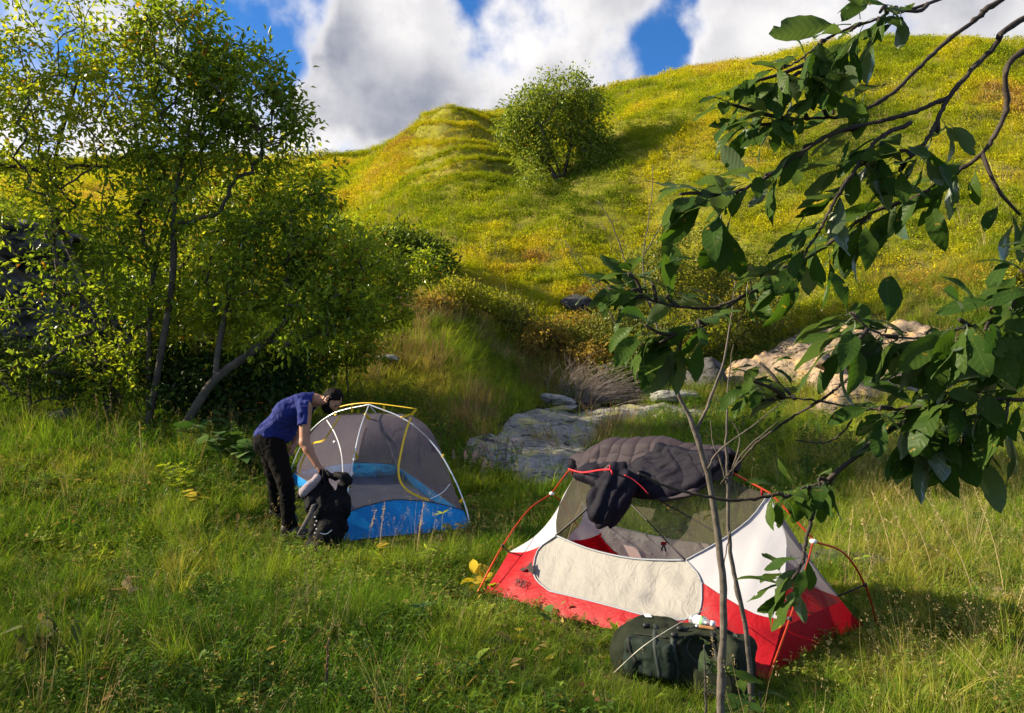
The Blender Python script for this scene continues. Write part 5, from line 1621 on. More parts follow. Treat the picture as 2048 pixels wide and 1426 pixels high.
strap([(1258, 1275), (1262, 1300), (1275, 1325)], .024, m_web_dk, 'strap')
strap([(1405, 1335), (1385, 1318), (1372, 1298), (1380, 1275)], .012, m_web, 'flap_edge')
for q in ((1360, 1262), (1349, 1273), (1293, 1256)):
    b_ = on_gp(*q, .012)
    if b_ is not None:
        mb = MB(); mb.add(*box(b_, (.035, .012, .022))); mb.build('buckle', m_black, gp)
tg = [on_gp(*q, .012) for q in ((1286, 1232), (1298, 1232), (1305, 1238), (1292, 1238))]
if all(q is not None for q in tg): obj('paper_tag', np.array(tg), np.array([[0, 1, 2, 3]]), m_plastic_w, gp, False)
# clear plastic bottle and pocket knife on the pack
m_clear, t = newmat('clear_plastic')
gl_ = nd(t, 'ShaderNodeBsdfGlossy', {'Roughness': .08, 'Color': (.9, .95, .95, 1)}); tr_ = nd(t, 'ShaderNodeBsdfTransparent', {'Color': (.82, .88, .88, 1)})
df_ = nd(t, 'ShaderNodeBsdfDiffuse', {'Color': (.55, .6, .62, 1)})
mx_ = nd(t, 'ShaderNodeMixShader', {0: .35, 1: tr_.outputs[0], 2: df_.outputs[0]})
out(t, nd(t, 'ShaderNodeMixShader', {0: .2, 1: mx_.outputs[0], 2: gl_.outputs[0]}).outputs[0])
def seat_on_pack(px, py, r):
    q = on_gp(px, py, 0.0); q = q if q is not None else P(px, py, 4.05)
    h_ = gbv.ray_cast(Vector((q[0], q[1], 1.2)), Vector((0, 0, -1)))
    return np.array([q[0], q[1], (h_[0][2] if h_[0] is not None else q[2]) + r])
bq0, bq1 = seat_on_pack(1384, 1246, .026), seat_on_pack(1408, 1244, .026)
bq0[2] = bq1[2] = max(bq0[2], bq1[2]) - .006
bdir = unit(gax * [1, 1, 0] + gsd * .15)
bt_o = thing('water_bottle', bq0, 'small clear plastic bottle with white and green label on the backpack', 'bottle')
mb = MB(); add_tube(mb, [bq0 - bdir * .01, bq0 + bdir * .0, bq0 + bdir * .075, bq0 + bdir * .10, bq0 + bdir * .115], [.022, .026, .026, .013, .012], 16); mb.build('bottle_body', m_clear, bt_o)
mb = MB(); add_tube(mb, [bq0 + bdir * .018, bq0 + bdir * .055], [.0266, .0266], 16, cap=False); mb.build('bottle_label', pbr('bottle_label', (.75, .78, .78), .5), bt_o)
mb = MB(); add_tube(mb, [bq0 + bdir * .055, bq0 + bdir * .068], [.0267, .0267], 16, cap=False); mb.build('label_band', pbr('label_green', (.2, .5, .15), .5), bt_o)
mb = MB(); add_tube(mb, [bq0 + bdir * .112, bq0 + bdir * .13], [.014, .014], 12); mb.build('bottle_cap', m_plastic_w, bt_o)
kq0, kq1 = seat_on_pack(1396, 1256, .009), seat_on_pack(1420, 1250, .009)
kq1 = kq0 + unit(gax * [1, 1, 0] - gsd * .1) * .095
kn = thing('pocket_knife', kq0, 'wooden handled folding knife lying beside the small bottle', 'knife')
mb = MB(); add_tube(mb, smooth_path([kq0, kq0 * .6 + kq1 * .4, kq1], 8), [.008, .010, .0105, .010, .0095, .010, .011, .009], 8); mb.build('handle', pbr('knife_wood', (.28, .13, .045), .5, 60, .3, .002), kn)
mb = MB(); kd = unit(kq1 - kq0); add_tube(mb, [kq0 - kd * .012, kq0 + kd * .004], [.0098, .0098], 10); mb.build('collar', pbr('steel', (.6, .6, .6), .3, metal=1.0), kn)
# ------------------------------------------------------------------ grass and herbs
def blades(rs, n, L0, L1, w0, w1, spread, arch0, arch1, segs=4, lean=0.25, head=None):
    """n curved grass blades from one root; returns V, F (quads), per-vertex value"""
    r = spread * np.sqrt(rs.random(n)); th = rs.random(n) * 2 * math.pi
    base = np.stack([r * np.cos(th), r * np.sin(th), -0.02 + 0 * r], -1)
    ph = th + rs.normal(0, 0.9, n)
    Ln = rs.uniform(L0, L1, n); w = rs.uniform(w0, w1, n); ar = rs.uniform(arch0, arch1, n); le = np.abs(rs.normal(0, lean, n))
    s = np.linspace(0, 1, segs + 1)
    ang = le[:, None] + ar[:, None] * 1.6 * s[None] ** 1.3
    dx = np.sin(ang); dz = np.cos(ang)
    hx = np.concatenate([np.zeros((n, 1)), np.cumsum((dx[:, 1:] + dx[:, :-1]) / 2 / segs, 1)], 1) * Ln[:, None]
    hz = np.concatenate([np.zeros((n, 1)), np.cumsum((dz[:, 1:] + dz[:, :-1]) / 2 / segs, 1)], 1) * Ln[:, None]
    hd = np.stack([np.cos(ph), np.sin(ph), 0 * ph], -1); sd = np.stack([-np.sin(ph), np.cos(ph), 0 * ph], -1)
    c = base[:, None] + hd[:, None] * hx[..., None] + np.array([0, 0, 1.0]) * hz[..., None]
    wt = (w[:, None] * (1 - s[None] ** 1.8 * 0.93))[..., None] * 0.5
    tw = rs.uniform(-.6, .6, n)
    sd3 = sd[:, None] * np.cos(tw)[:, None, None] + np.array([0, 0, 1.0]) * np.sin(tw)[:, None, None]
    V = np.stack([c - sd3 * wt, c + sd3 * wt], 2)            # n, segs+1, 2, 3
    k = (segs + 1) * 2
    i = (np.arange(n) * k)[:, None] + (np.arange(segs) * 2)[None]
    F = np.stack([i, i + 1, i + 3, i + 2], -1).reshape(-1, 4)
    val = np.repeat(rs.random(n), k)
    return V.reshape(-1, 3), F, val, c[:, -1], hd

BLADE_STOPS = [(0, (0.1, 0.13, 0.02)), (0.9, (0.1, 0.13, 0.02)), (0.92, (0.34, 0.27, 0.11)), (1, (0.42, 0.34, 0.16))]
INST_NEAR = [(0, (0.045, 0.110, 0.014)), (0.3, (0.105, 0.200, 0.020)), (0.55, (0.22, 0.285, 0.028)), (0.75, (0.33, 0.30, 0.06)), (0.9, (0.34, 0.26, 0.11)), (1, (0.20, 0.125, 0.06))]
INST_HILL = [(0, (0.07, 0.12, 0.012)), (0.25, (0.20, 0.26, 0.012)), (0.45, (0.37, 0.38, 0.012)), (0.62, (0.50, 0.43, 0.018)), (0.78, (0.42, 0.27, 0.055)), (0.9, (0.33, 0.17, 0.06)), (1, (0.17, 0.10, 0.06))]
m_grass = leaf_mat('meadow_grass', BLADE_STOPS, 0.42, 0.0, 0.4, inst=INST_NEAR)
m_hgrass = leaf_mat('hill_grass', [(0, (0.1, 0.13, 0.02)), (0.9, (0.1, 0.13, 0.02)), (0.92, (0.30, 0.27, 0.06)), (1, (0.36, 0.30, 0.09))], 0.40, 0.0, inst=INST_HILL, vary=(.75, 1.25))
m_forb = leaf_mat('forb_leaf', [(0, (0.06, 0.11, 0.018)), (0.9, (0.15, 0.2, 0.03)), (0.92, (0.32, 0.25, 0.05)), (1, (0.25, 0.13, 0.05))], 0.35, 0.03, 0.45, inst=[(0, (0.05, 0.11, 0.02)), (0.4, (0.095, 0.17, 0.026)), (0.7, (0.18, 0.24, 0.035)), (1, (0.32, 0.32, 0.05))])
m_dry = leaf_mat('dry_straw', [(0, (0.30, 0.22, 0.10)), (0.6, (0.44, 0.34, 0.17)), (1, (0.55, 0.45, 0.26))], 0.3, 0.0)
m_dryforb = leaf_mat('dry_herb', [(0, (0.20, 0.12, 0.065)), (0.5, (0.32, 0.20, 0.10)), (0.8, (0.22, 0.22, 0.06)), (1, (0.36, 0.22, 0.13))], 0.3, 0.0)

def broad_leaf(L_, W_, n=7, lobes=0.0, fold=.12, droop=.25):
    """a shaped leaf blade along +X, z up"""
    s = np.linspace(0, 1, n); w = W_ * .5 * np.sin(math.pi * np.clip(s, .02, .985) ** .85) ** .8
    if lobes: w = w * (1 + lobes * np.sin(s * 22))
    zc = -droop * L_ * s ** 2
    V = []
    for i in range(n):
        V += [[L_ * s[i], -w[i], zc[i] + fold * w[i]], [L_ * s[i], 0, zc[i]], [L_ * s[i], w[i], zc[i] + fold * w[i]]]
    F = []
    for i in range(n - 1):
        a = i * 3; F += [[a, a + 3, a + 4, a + 1], [a + 1, a + 4, a + 5, a + 2]]
    return np.array(V), np.array(F)
def orient(V, az, el, roll=0.0):
    ca, sa, ce, se = math.cos(az), math.sin(az), math.cos(el), math.sin(el)
    R = np.array([[ca, -sa, 0], [sa, ca, 0], [0, 0, 1]]) @ np.array([[ce, 0, -se], [0, 1, 0], [se, 0, ce]])
    cr, sr = math.cos(roll), math.sin(roll)
    return V @ (R @ np.array([[1, 0, 0], [0, cr, -sr], [0, sr, cr]])).T
m_litter = leaf_mat('leaf_litter', [(0, (0.16, 0.09, 0.04)), (0.6, (0.32, 0.22, 0.09)), (1, (0.50, 0.38, 0.12))], .3, 0.0)
CL = {}
def clump(kind, name, V, F, val, mat, F3=None):
    fs = [np.asarray(F, int)] if F is not None and len(F) else []
    if F3 is not None and len(F3): fs = [np.asarray(F3, int)] + fs
    me = mesh_np(name, V, fs, {'rnd': val}); me.materials.append(mat)
    o = bpy.data.objects.new(name, me)
    if kind not in CL: CL[kind] = bpy.data.collections.new('clumps_' + kind)
    CL[kind].objects.link(o)
rs = np.random.default_rng(101)
for i in range(6):
    V, F, v, _, _ = blades(rs, 36, .08, .27, .0032, .0080, .11, .35, 1.25, 4, .45); clump('meadow', 'grass_clump', V, F, v, m_grass)
for i in range(3):
    V, F, v, _, _ = blades(rs, 85, .26, .55, .0024, .0042, .05, .35, 1.05, 5, .35); clump('tuft', 'grass_tuft', V, F, v * .93, m_grass)
for i in range(5):
    V, F, v, _, _ = blades(rs, 42, .14, .40, .006, .011, .20, .15, .8, 3, .3); clump('hill', 'hill_clump', V, F, v, m_hgrass)
for i in range(3):      # leafy low growth on the hill and on the banks
    n = 70; p = np.stack([rs.normal(0, .14, n), rs.normal(0, .14, n), rs.random(n) * .22], -1)
    V, F = leaf_cards(p, unit(rs.normal(size=(n, 3)) + [0, 0, .4]), unit(rs.normal(size=(n, 3)) * .5 + [0, 0, 1]), rs.uniform(.05, .10, n), rs.uniform(.03, .05, n))
    clump('hill', 'hill_herb', V, None, np.repeat(rs.random(n), 4), m_hgrass, F)
def herb(rs, nst, h, nl, ll, lw, mat, kind, stem_r=.0013, up=.3, name='herb'):
    mb = MB()
    for k in range(nst):
        a = rs.random() * 6.28; b0 = np.array([math.cos(a), math.sin(a), 0]) * rs.random() * .05
        hh = h * rs.uniform(.6, 1.15); ln = np.array([math.cos(a), math.sin(a), 0]) * hh * rs.uniform(.1, .45)
        t = np.linspace(0, 1, 5)[:, None]; p = b0 + ln * t ** 1.5 + np.array([0, 0, hh]) * t
        add_tube(mb, p, np.linspace(stem_r * 1.5, stem_r, 5), 3, a=.2, cap=False)
        tt = rs.uniform(.15, 1.0, nl)[:, None]
        q = b0 + ln * tt ** 1.5 + np.array([0, 0, hh]) * tt
        az = rs.random(nl) * 6.28
        dr = unit(np.stack([np.cos(az), np.sin(az), rs.normal(up, .3, nl)], -1))
        L_ = ll * rs.uniform(.6, 1.2, nl) * (1.15 - .5 * tt[:, 0])
        V, F = leaf_cards(q, dr, np.repeat([[0, 0, 1.0]], nl, 0), L_, L_ * lw, .18, .15)
        mb.add(V, F, np.repeat(rs.random(nl), 4))
    F3 = np.concatenate(mb.F3) if mb.F3 else None; F4 = np.concatenate(mb.F4) if mb.F4 else None
    clump(kind, name, np.concatenate(mb.V), F4, np.concatenate(mb.A), mat, F3)
for i in range(5): herb(rs, 4, .15, 9, .052, .5, m_forb, 'forb')
for i in range(3): herb(rs, 6, .07, 5, .034, .85, m_forb, 'forb', up=.05, name='clover')
for i in range(3): herb(rs, 3, .34, 22, .05, .26, m_forb, 'tallforb')
for i in range(2): herb(rs, 2, .30, 12, .085, .5, m_forb, 'tallforb', up=0.1)
for i in range(4): herb(rs, 5, .55, 26, .028, .4, m_dryforb, 'dryforb', .0022, .5, name='dry_herb')
for i in range(3):
    V, F, v, tip, hd = blades(rs, 60, .3, .7, .003, .005, .10, .2, .8, 4, .3); clump('dryforb', 'dry_tuft', V, F, v, m_dry if i == 0 else m_dryforb)
for i in range(4):      # seed-bearing straws
    V, F, v, tip, hd = blades(rs, 9, .35, .75, .0016, .0024, .06, .1, .5, 6, .15)
    n = 9 * 8; k = np.repeat(np.arange(9), 8)
    p = tip[k] + rs.normal(0, .008, (n, 3)) - np.array([0, 0, 1.0]) * rs.random((n, 1)) * .07
    V2, F2 = leaf_cards(p, unit(rs.normal(size=(n, 3)) * .5 + [0, 0, 1] + hd[k] * .5), rs.normal(size=(n, 3)), rs.uniform(.010, .02, n), .004)
    clump('straw', 'straw_clump', np.vstack([V, V2]), F, np.concatenate([v, np.repeat(rs.random(n), 4)]), m_dry, F2 + len(V))
for i in range(4):      # fallen dead leaves
    n = 7; p = np.stack([rs.normal(0, .12, n), rs.normal(0, .12, n), rs.uniform(.02, .07, n)], -1)
    V, F = leaf_cards(p, unit(rs.normal(size=(n, 3)) * [1, 1, .35]), unit(rs.normal(size=(n, 3)) * .4 + [0, 0, 1]), rs.uniform(.04, .085, n), rs.uniform(.02, .04, n))
    clump('litter', 'dead_leaves', V, None, np.repeat(rs.random(n), 4), m_litter, F)
for i in range(4):      # broad-leaved rosettes
    Vs_, Fs_, As_ = [], [], []; k = 0
    for j in range(8):
        V, F = broad_leaf(rs.uniform(.07, .14), rs.uniform(.035, .06), 5, droop=rs.uniform(.1, .6))
        V = orient(V, j * .785 + rs.normal(0, .3), rs.uniform(.15, 1.0), rs.normal(0, .3)); Vs_.append(V); Fs_.append(F + k); As_.append(np.full(len(V), rs.random())); k += len(V)
    clump('rosette', 'rosette', np.vstack(Vs_), np.vstack(Fs_), np.concatenate(As_), m_forb)
# the same straws, coarser, for the skyline and far slope
for i in range(3):
    V, F, v, tip, hd = blades(rs, 10, .35, .8, .006, .009, .25, .1, .5, 4, .2); clump('hillstraw', 'hill_straw', V, F, v, m_dry)

def scatter(name, kind, pts, scale, tint, label, cat, seed=0, tilt=.12):
    n = len(pts); r = np.random.default_rng(seed)
    me = bpy.data.meshes.new(name); me.vertices.add(n); me.vertices.foreach_set('co', np.asarray(pts, np.float32).ravel())
    rot = np.stack([r.normal(0, tilt, n), r.normal(0, tilt, n), r.random(n) * 6.283], -1).astype(np.float32)
    a = me.attributes.new('rot', 'FLOAT_VECTOR', 'POINT'); a.data.foreach_set('vector', rot.ravel())
    a = me.attributes.new('scl', 'FLOAT', 'POINT'); a.data.foreach_set('value', np.asarray(scale, np.float32))
    a = me.attributes.new('tint', 'FLOAT', 'POINT'); a.data.foreach_set('value', np.clip(tint, 0, 1).astype(np.float32))
    o = bpy.data.objects.new(name, me); COL.objects.link(o)
    g = bpy.data.node_groups.new('scatter_' + name, 'GeometryNodeTree')
    g.interface.new_socket('Geometry', in_out='INPUT', socket_type='NodeSocketGeometry'); g.interface.new_socket('Geometry', in_out='OUTPUT', socket_type='NodeSocketGeometry')
    gi = g.nodes.new('NodeGroupInput'); go = g.nodes.new('NodeGroupOutput')
    ip = g.nodes.new('GeometryNodeInstanceOnPoints'); ci = g.nodes.new('GeometryNodeCollectionInfo')
    ci.inputs['Collection'].default_value = CL[kind]; ci.inputs['Separate Children'].default_value = True; ci.inputs['Reset Children'].default_value = True
    ra = g.nodes.new('GeometryNodeInputNamedAttribute'); ra.data_type = 'FLOAT_VECTOR'; ra.inputs['Name'].default_value = 'rot'
    sa = g.nodes.new('GeometryNodeInputNamedAttribute'); sa.data_type = 'FLOAT'; sa.inputs['Name'].default_value = 'scl'
    ri = g.nodes.new('FunctionNodeRandomValue'); ri.data_type = 'INT'
    ri.inputs[4].default_value = 0; ri.inputs[5].default_value = len(CL[kind].objects) - 1
    g.links.new(gi.outputs[0], ip.inputs['Points']); g.links.new(ci.outputs[0], ip.inputs['Instance']); ip.inputs['Pick Instance'].default_value = True
    g.links.new(ri.outputs[2], ip.inputs['Instance Index']); g.links.new(ra.outputs[0], ip.inputs['Rotation']); g.links.new(sa.outputs[0], ip.inputs['Scale'])
    g.links.new(ip.outputs[0], go.inputs[0])
    md = o.modifiers.new('scatter', 'NODES'); md.node_group = g
    tag(o, label, cat, kind='stuff')
    return o

def in_quad(x, y, q, grow_=0.0):
    c = np.mean(q, 0); q = c + (np.asarray(q) - c) * (1 + grow_)
    ins = np.ones(x.shape, bool); sgn0 = None
    for a, b in zip(q, np.roll(q, -1, 0)):
        cr = (b[0] - a[0]) * (y - a[1]) - (b[1] - a[1]) * (x - a[0])
        ins &= cr > 0 if np.cross(q[1] - q[0], q[2] - q[1]) > 0 else cr < 0
    return ins
RQ = np.array([RL(np.array(a), np.array(b), np.array(0.))[:2] for a, b in ((0, .64), (2.26, .64), (2.26, -.64), (0, -.64))])
BQ = np.array([p[:2] for p in (bt_N, bt_R, bt_F, bt_L)])
GQ = np.array([gpt(a, s, 0)[:2] for a, s in ((-.36, .17), (.34, .17), (.34, -.17), (-.36, -.17))])
PQ = np.array([[pk_c[0] + a, pk_c[1] + b] for a, b in ((-.16, -.14), (.16, -.14), (.16, .14), (-.16, .14))])
SLX = poly_mask
def free(x, y, slab_keep=0.0, rr=None):
    ok = ~in_quad(x, y, RQ) & ~in_quad(x, y, BQ) & ~in_quad(x, y, GQ) & ~in_quad(x, y, PQ)
    px, py = pix(xyz(x, y, H(x, y)))
    m1, i1, _ = poly_mask(px, py, SLAB_POLY, 10)
    m2, i2, d2 = poly_mask(px, py, OUT_POLY, 10)
    r = rr.random(x.shape)
    ok &= ~(i1 & (r > slab_keep + .055)) & ~(i2 & (r > .36))
    ok &= stream_dist(x, y) > 0.55
    bank = (np.abs(px - 1960) < 110) & (np.abs(py - 1193) < 26)
    ok &= ~(bank & (r > .25))
    return ok, px, py
def spots(n, d0, d1, p0=-160, p1=2230, power=1.0, seed=1):
    r = np.random.default_rng(seed)
    u = r.random(n); e = power + 1
    d = (d0 ** e + u * (d1 ** e - d0 ** e)) ** (1 / e)
    px = r.uniform(p0, p1, n); x = (px - CX) / FPX * d
    return x, d, r
def tn(x, y, s, o=0.0): return fbm(xyz(x * s, y * s, o), 3)

# near meadow; the grass is trodden short round the tents
def qdist(x, y, q):
    d = np.full(x.shape, 1e9)
    for a, b in zip(q, np.roll(q, -1, 0)):
        e = b - a; h = np.clip(((x - a[0]) * e[0] + (y - a[1]) * e[1]) / (e @ e), 0, 1)
        d = np.minimum(d, np.hypot(x - a[0] - e[0] * h, y - a[1] - e[1] * h))
    return d
def tent_low(x, y):
    d = np.minimum(np.minimum(qdist(x, y, RQ), qdist(x, y, BQ)), np.minimum(qdist(x, y, GQ), np.hypot(x + 2.2, y - 7.6)))
    return .42 + .58 * sstep(d, .1, 1.0)
x, y, r = spots(17000, 2.2, 9.5, power=0.55, seed=1); ok, px, py = free(x, y, .0, r); x, y, px = x[ok], y[ok], px[ok]
t_ = .36 + .24 * tn(x, y, .9) + .16 * tn(x, y, 3.1, 4) + r.normal(0, .10, len(x)) + .12 * sstep(px, 1500, 1900) * sstep(y, 5, 7)
sc = (r.uniform(.55, 1.05, len(x)) + .3 * np.maximum(tn(x, y, 1.4, 8), 0)) * (1 - .4 * np.exp(-((x + 1.9) ** 2 + (y - 7.4) ** 2) / .5))
near_t = tent_low(x, y)
scatter('meadow_grass', 'meadow', xyz(x, y, H(x, y)), sc * near_t * .95, t_, 'green meadow grass covering the camp site', 'grass', 1)
x, y, r = spots(11000, 2.2, 10, power=0.6, seed=2); ok, px, py = free(x, y, .0, r); dn = tn(x, y, 1.1, 3); ok &= dn > -.15; x, y, px = x[ok], y[ok], px[ok]
scatter('ground_herbs', 'forb', xyz(x, y, H(x, y)), r.uniform(.6, 1.2, len(x)) * tent_low(x, y) ** .6, .45 + .25 * tn(x, y, 1.2, 6) + r.normal(0, .12, len(x)), 'low leafy herbs and clover between the grass', 'herbs', 2)
x, y, r = spots(1500, 2.6, 10, power=0.7, seed=3); ok, px, py = free(x, y, .0, r); ok &= (tn(x, y, .8, 11) > .05) | (px > 1650); x, y, px = x[ok], y[ok], px[ok]
scatter('grass_tufts', 'tuft', xyz(x, y, H(x, y)), r.uniform(.5, .95, len(x)) * tent_low(x, y), .38 + .25 * tn(x, y, 1.0, 5) + .2 * sstep(px, 1500, 1900) + r.normal(0, .08, len(x)), 'taller arching tufts in the meadow', 'grass', 3, .2)
x, y, r = spots(1700, 2.4, 12, power=0.9, seed=4); ok, px, py = free(x, y, .0, r); ok &= (r.random(len(x)) < .30 + .7 * sstep(px, 1450, 1800)); x, y, px = x[ok], y[ok], px[ok]
scatter('dry_straws', 'straw', xyz(x, y, H(x, y)), r.uniform(.45, 1.0, len(x)) * tent_low(x, y), r.random(len(x)), 'thin dry seed straws standing in the meadow', 'grass', 4, .2)
x, y, r = spots(1500, 2.6, 11, power=0.8, seed=5); ok, px, py = free(x, y, .0, r); ok &= tn(x, y, .7, 21) > 0; x, y, px = x[ok], y[ok], px[ok]
scatter('tall_herbs', 'tallforb', xyz(x, y, H(x, y)), r.uniform(.4, .95, len(x)) * tent_low(x, y), .45 + .3 * tn(x, y, 1.2, 6) + r.normal(0, .12, len(x)), 'taller leafy weeds in the meadow', 'herbs', 5, .2)
x, y, r = spots(750, 2.4, 10, power=0.7, seed=15); ok, px, py = free(x, y, .0, r); x, y = x[ok], y[ok]
scatter('leaf_litter', 'litter', xyz(x, y, H(x, y)), r.uniform(.6, 1.2, len(x)), r.random(len(x)), 'scattered dead leaves lying in the grass', 'leaves', 15, .1)
x, y, r = spots(620, 2.6, 10.5, power=0.8, seed=16); ok, px, py = free(x, y, .0, r); x, y = x[ok], y[ok]
scatter('leaf_rosettes', 'rosette', xyz(x, y, H(x, y)), r.uniform(.6, 1.35, len(x)) * tent_low(x, y) ** .5, .5 + .35 * tn(x, y, .9, 16) + r.normal(0, .18, len(x)), 'broad-leaved weed rosettes among the meadow grass', 'weeds', 16, .15)
# middle ground and mound
x, y, r = spots(14000, 9.3, 20, power=0.8, seed=6); ok, px, py = free(x, y, .0, r); x, y, px = x[ok], y[ok], px[ok]
t_ = .38 + .22 * tn(x, y, .5) + r.normal(0, .09, len(x)) + .16 * sstep(px, 1350, 1800) + .22 * sstep(px, 640, 740) * (1 - sstep(px, 1180, 1330)) * sstep(y, 11.0, 12.5)
scatter('bank_grass', 'meadow', xyz(x, y, H(x, y)), r.uniform(1.0, 1.8, len(x)), t_, 'rough grass on the banks beyond the tents', 'grass', 6)
x, y, r = spots(7500, 9.8, 20, power=0.8, seed=7); ok, px, py = free(x, y, .0, r)
mound = sstep(px, 640, 740) * (1 - sstep(px, 1180, 1330)) * sstep(y, 11.0, 12.5)
ok &= r.random(len(x)) < (.05 + .95 * mound) * (tn(x, y, .6, 31) > -.35); x, y, px = x[ok], y[ok], px[ok]
scatter('mound_scrub', 'dryforb', xyz(x, y, H(x, y)), r.uniform(.5, 1.15, len(x)), r.random(len(x)), 'brown dry weeds covering the shaded mound', 'scrub', 7, .25)
x, y, r = spots(5200, 9.5, 20, power=0.8, seed=8); ok, px, py = free(x, y, .0, r); ok &= tn(x, y, .5, 41) > -.1; x, y, px = x[ok], y[ok], px[ok]
scatter('bank_herbs', 'tallforb', xyz(x, y, H(x, y)), r.uniform(.7, 1.6, len(x)), .35 + .3 * tn(x, y, .6, 6) + r.normal(0, .12, len(x)), 'green weeds on the banks and mound', 'herbs', 8, .2)
x, y, r = spots(1700, 9.5, 20, power=0.8, seed=9); ok, px, py = free(x, y, .0, r); ok &= tn(x, y, .5, 51) > -.05; x, y, px = x[ok], y[ok], px[ok]
scatter('bank_tufts', 'tuft', xyz(x, y, H(x, y)), r.uniform(.7, 1.3, len(x)), .42 + .3 * tn(x, y, .5, 5) + r.normal(0, .08, len(x)), 'long grass tufts along the stream bank', 'grass', 9, .25)
# hillside
x, y, r = spots(62000, 18.5, 64, p0=-100, p1=2200, power=0.35, seed=10); ok, px, py = free(x, y, .0, r); x, y, px, py = x[ok], y[ok], px[ok], py[ok]
z = H(x, y)
brown = sstep(tn(x * .7 + y * .3, y * .9 - x * .3, .30, 61), .22, .55)
t_ = .36 + .20 * tn(x, y, .22, 71) + .10 * np.sin((x * .35 - y * .22) + 2 * tn(x, y, .1, 5)) + .13 * tn(x, y, .8, 81) + r.normal(0, .06, len(x)) + .22 * brown
for (bx, by, bw, bh, am) in ((1190, 590, 70, 16, .5), (1110, 520, 60, 14, .35), (1300, 500, 60, 14, .45), (1340, 455, 40, 12, .4), (980, 470, 70, 14, .25), (1500, 330, 80, 16, .25), (1900, 300, 90, 30, .3), (1650, 420, 90, 14, .3)):
    t_ = t_ + am * np.exp(-(((px - bx) + .9 * (py - by)) / bw) ** 2 - ((py - by) / bh) ** 2) * (.6 + .8 * tn(x, y, 1.2, 33))      # eroded brown scars
t_ = t_ + .22 * np.exp(-((py - 600) / 60) ** 2) * sstep(px, 900, 1050) * (tn(x, y, .6, 91) > -.1)          # rusty foot of the slope
t_ = t_ + .26 * sstep(px, 1450, 1750) * sstep(py, 420, 560) - .16 * np.exp(-((px - 1160) / 90) ** 2 - ((py - 350) / 60) ** 2)
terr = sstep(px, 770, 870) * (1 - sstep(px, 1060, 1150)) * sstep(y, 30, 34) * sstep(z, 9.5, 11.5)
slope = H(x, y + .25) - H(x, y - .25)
t_ = t_ + terr * (.42 * sstep(slope, .45, .9) - .05)  # steep risers tinted browner: their shade is put into the grass colour
sc = r.uniform(.6, 1.25, len(x)) * np.interp(y, [18, 30, 64], [.75, 1.0, 1.5]) * (1 - terr * (.25 + .35 * sstep(slope, .45, .9)))
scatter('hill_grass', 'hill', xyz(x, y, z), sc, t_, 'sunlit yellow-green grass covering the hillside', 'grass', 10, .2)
x, y, r = spots(4500, 20, 60, p0=-50, p1=2150, power=0.4, seed=11); ok, px, py = free(x, y, .0, r); ok &= tn(x, y, .35, 95) > -.15; x, y = x[ok], y[ok]
scatter('hill_straws', 'hillstraw', xyz(x, y, H(x, y)), r.uniform(.5, 1.1, len(x)), r.random(len(x)), 'dry straw stems scattered over the hillside', 'grass', 11, .2)

x, y, r = spots(9000, 33, 50, p0=760, p1=1160, power=0.3, seed=12); z = H(x, y); px, py = pix(xyz(x, y, z))
ok = (py < 400) & (py > 150); x, y, z = x[ok], y[ok], z[ok]
scatter('terrace_grass', 'hill', xyz(x, y, z), r.uniform(.45, .9, len(x)), .40 + .2 * tn(x, y, .3, 75) + r.normal(0, .08, len(x)), 'short grass on the terraced nose of the left hill', 'grass', 12, .2)

# ------------------------------------------------------------------ single plants one can point to
def plant(name, px, d, h, nst, nlf, ll, lw, mat, label, seed, stem_mat=None, el=(.0, .7), flower=None, whorl=False, dz=0.0, lean=.25, val=None, cat='plant'):
    g = at_ground(px, d, dz - .02); root = thing(name, g, label, cat); r = np.random.default_rng(seed)
    ms, ml, mf = MB(), MB(), MB()
    for k in range(nst):
        a = r.random() * 6.28; hh = h * r.uniform(.7, 1.1); off = np.array([math.cos(a), math.sin(a), 0])
        t = np.linspace(0, 1, 6)[:, None]; p = g + off * (.02 + lean * hh * t ** 1.4) + np.array([0, 0, hh]) * t
        add_tube(ms, p, np.linspace(.004, .002, 6), 4)
        for j in range(nlf):
            big = ll / d * FPX > 18
            tt = 1.0 if whorl and j > nlf * .4 else r.uniform(.2, 1.0)
            q = g + off * (.02 + lean * hh * tt ** 1.4) + np.array([0, 0, hh]) * tt
            V, F = broad_leaf(ll * r.uniform(.6, 1.15), lw * r.uniform(.7, 1.1), droop=r.uniform(.1, .5))
            V = orient(V, r.random() * 6.28, r.uniform(*el), r.normal(0, .3)) + q
            if big: obj('leaf', V, F, mat, root, True, {'rnd': np.full(len(V), r.random())})
            else: ml.add(V, F, r.random() if val is None else val)
        if flower is not None:
            n = 60; q = p[-1] + r.normal(0, .012, (n, 3)) + np.array([0, 0, 1.0]) * r.uniform(-.07, .02, (n, 1))
            V, F = leaf_cards(q, unit(r.normal(size=(n, 3))), r.normal(size=(n, 3)), .014, .008); mf.add(V, F, r.random())
    ms.build('stem', stem_mat or m_stem, root)
    if ml.n: ml.build('leaves', mat, root)
    if flower is not None: mf.build('flower_heads', flower, root, False)
    return root
m_stem = pbr('green_stem', (0.13, 0.15, 0.04), 0.7)
m_stem_dry = pbr('dry_stem', (0.075, 0.05, 0.035), 0.9)
m_bl_green = leaf_mat('broad_green', [(0, (0.035, 0.09, 0.02)), (1, (0.10, 0.18, 0.035))], .35, .1)
m_bl_lime = leaf_mat('broad_lime', [(0, (0.24, 0.33, 0.02)), (1, (0.42, 0.48, 0.03))], .5, .06)
m_bl_yel = leaf_mat('broad_yellow', [(0, (0.50, 0.40, 0.03)), (.6, (0.62, 0.48, 0.05)), (1, (0.50, 0.28, 0.04))], .45, .05)
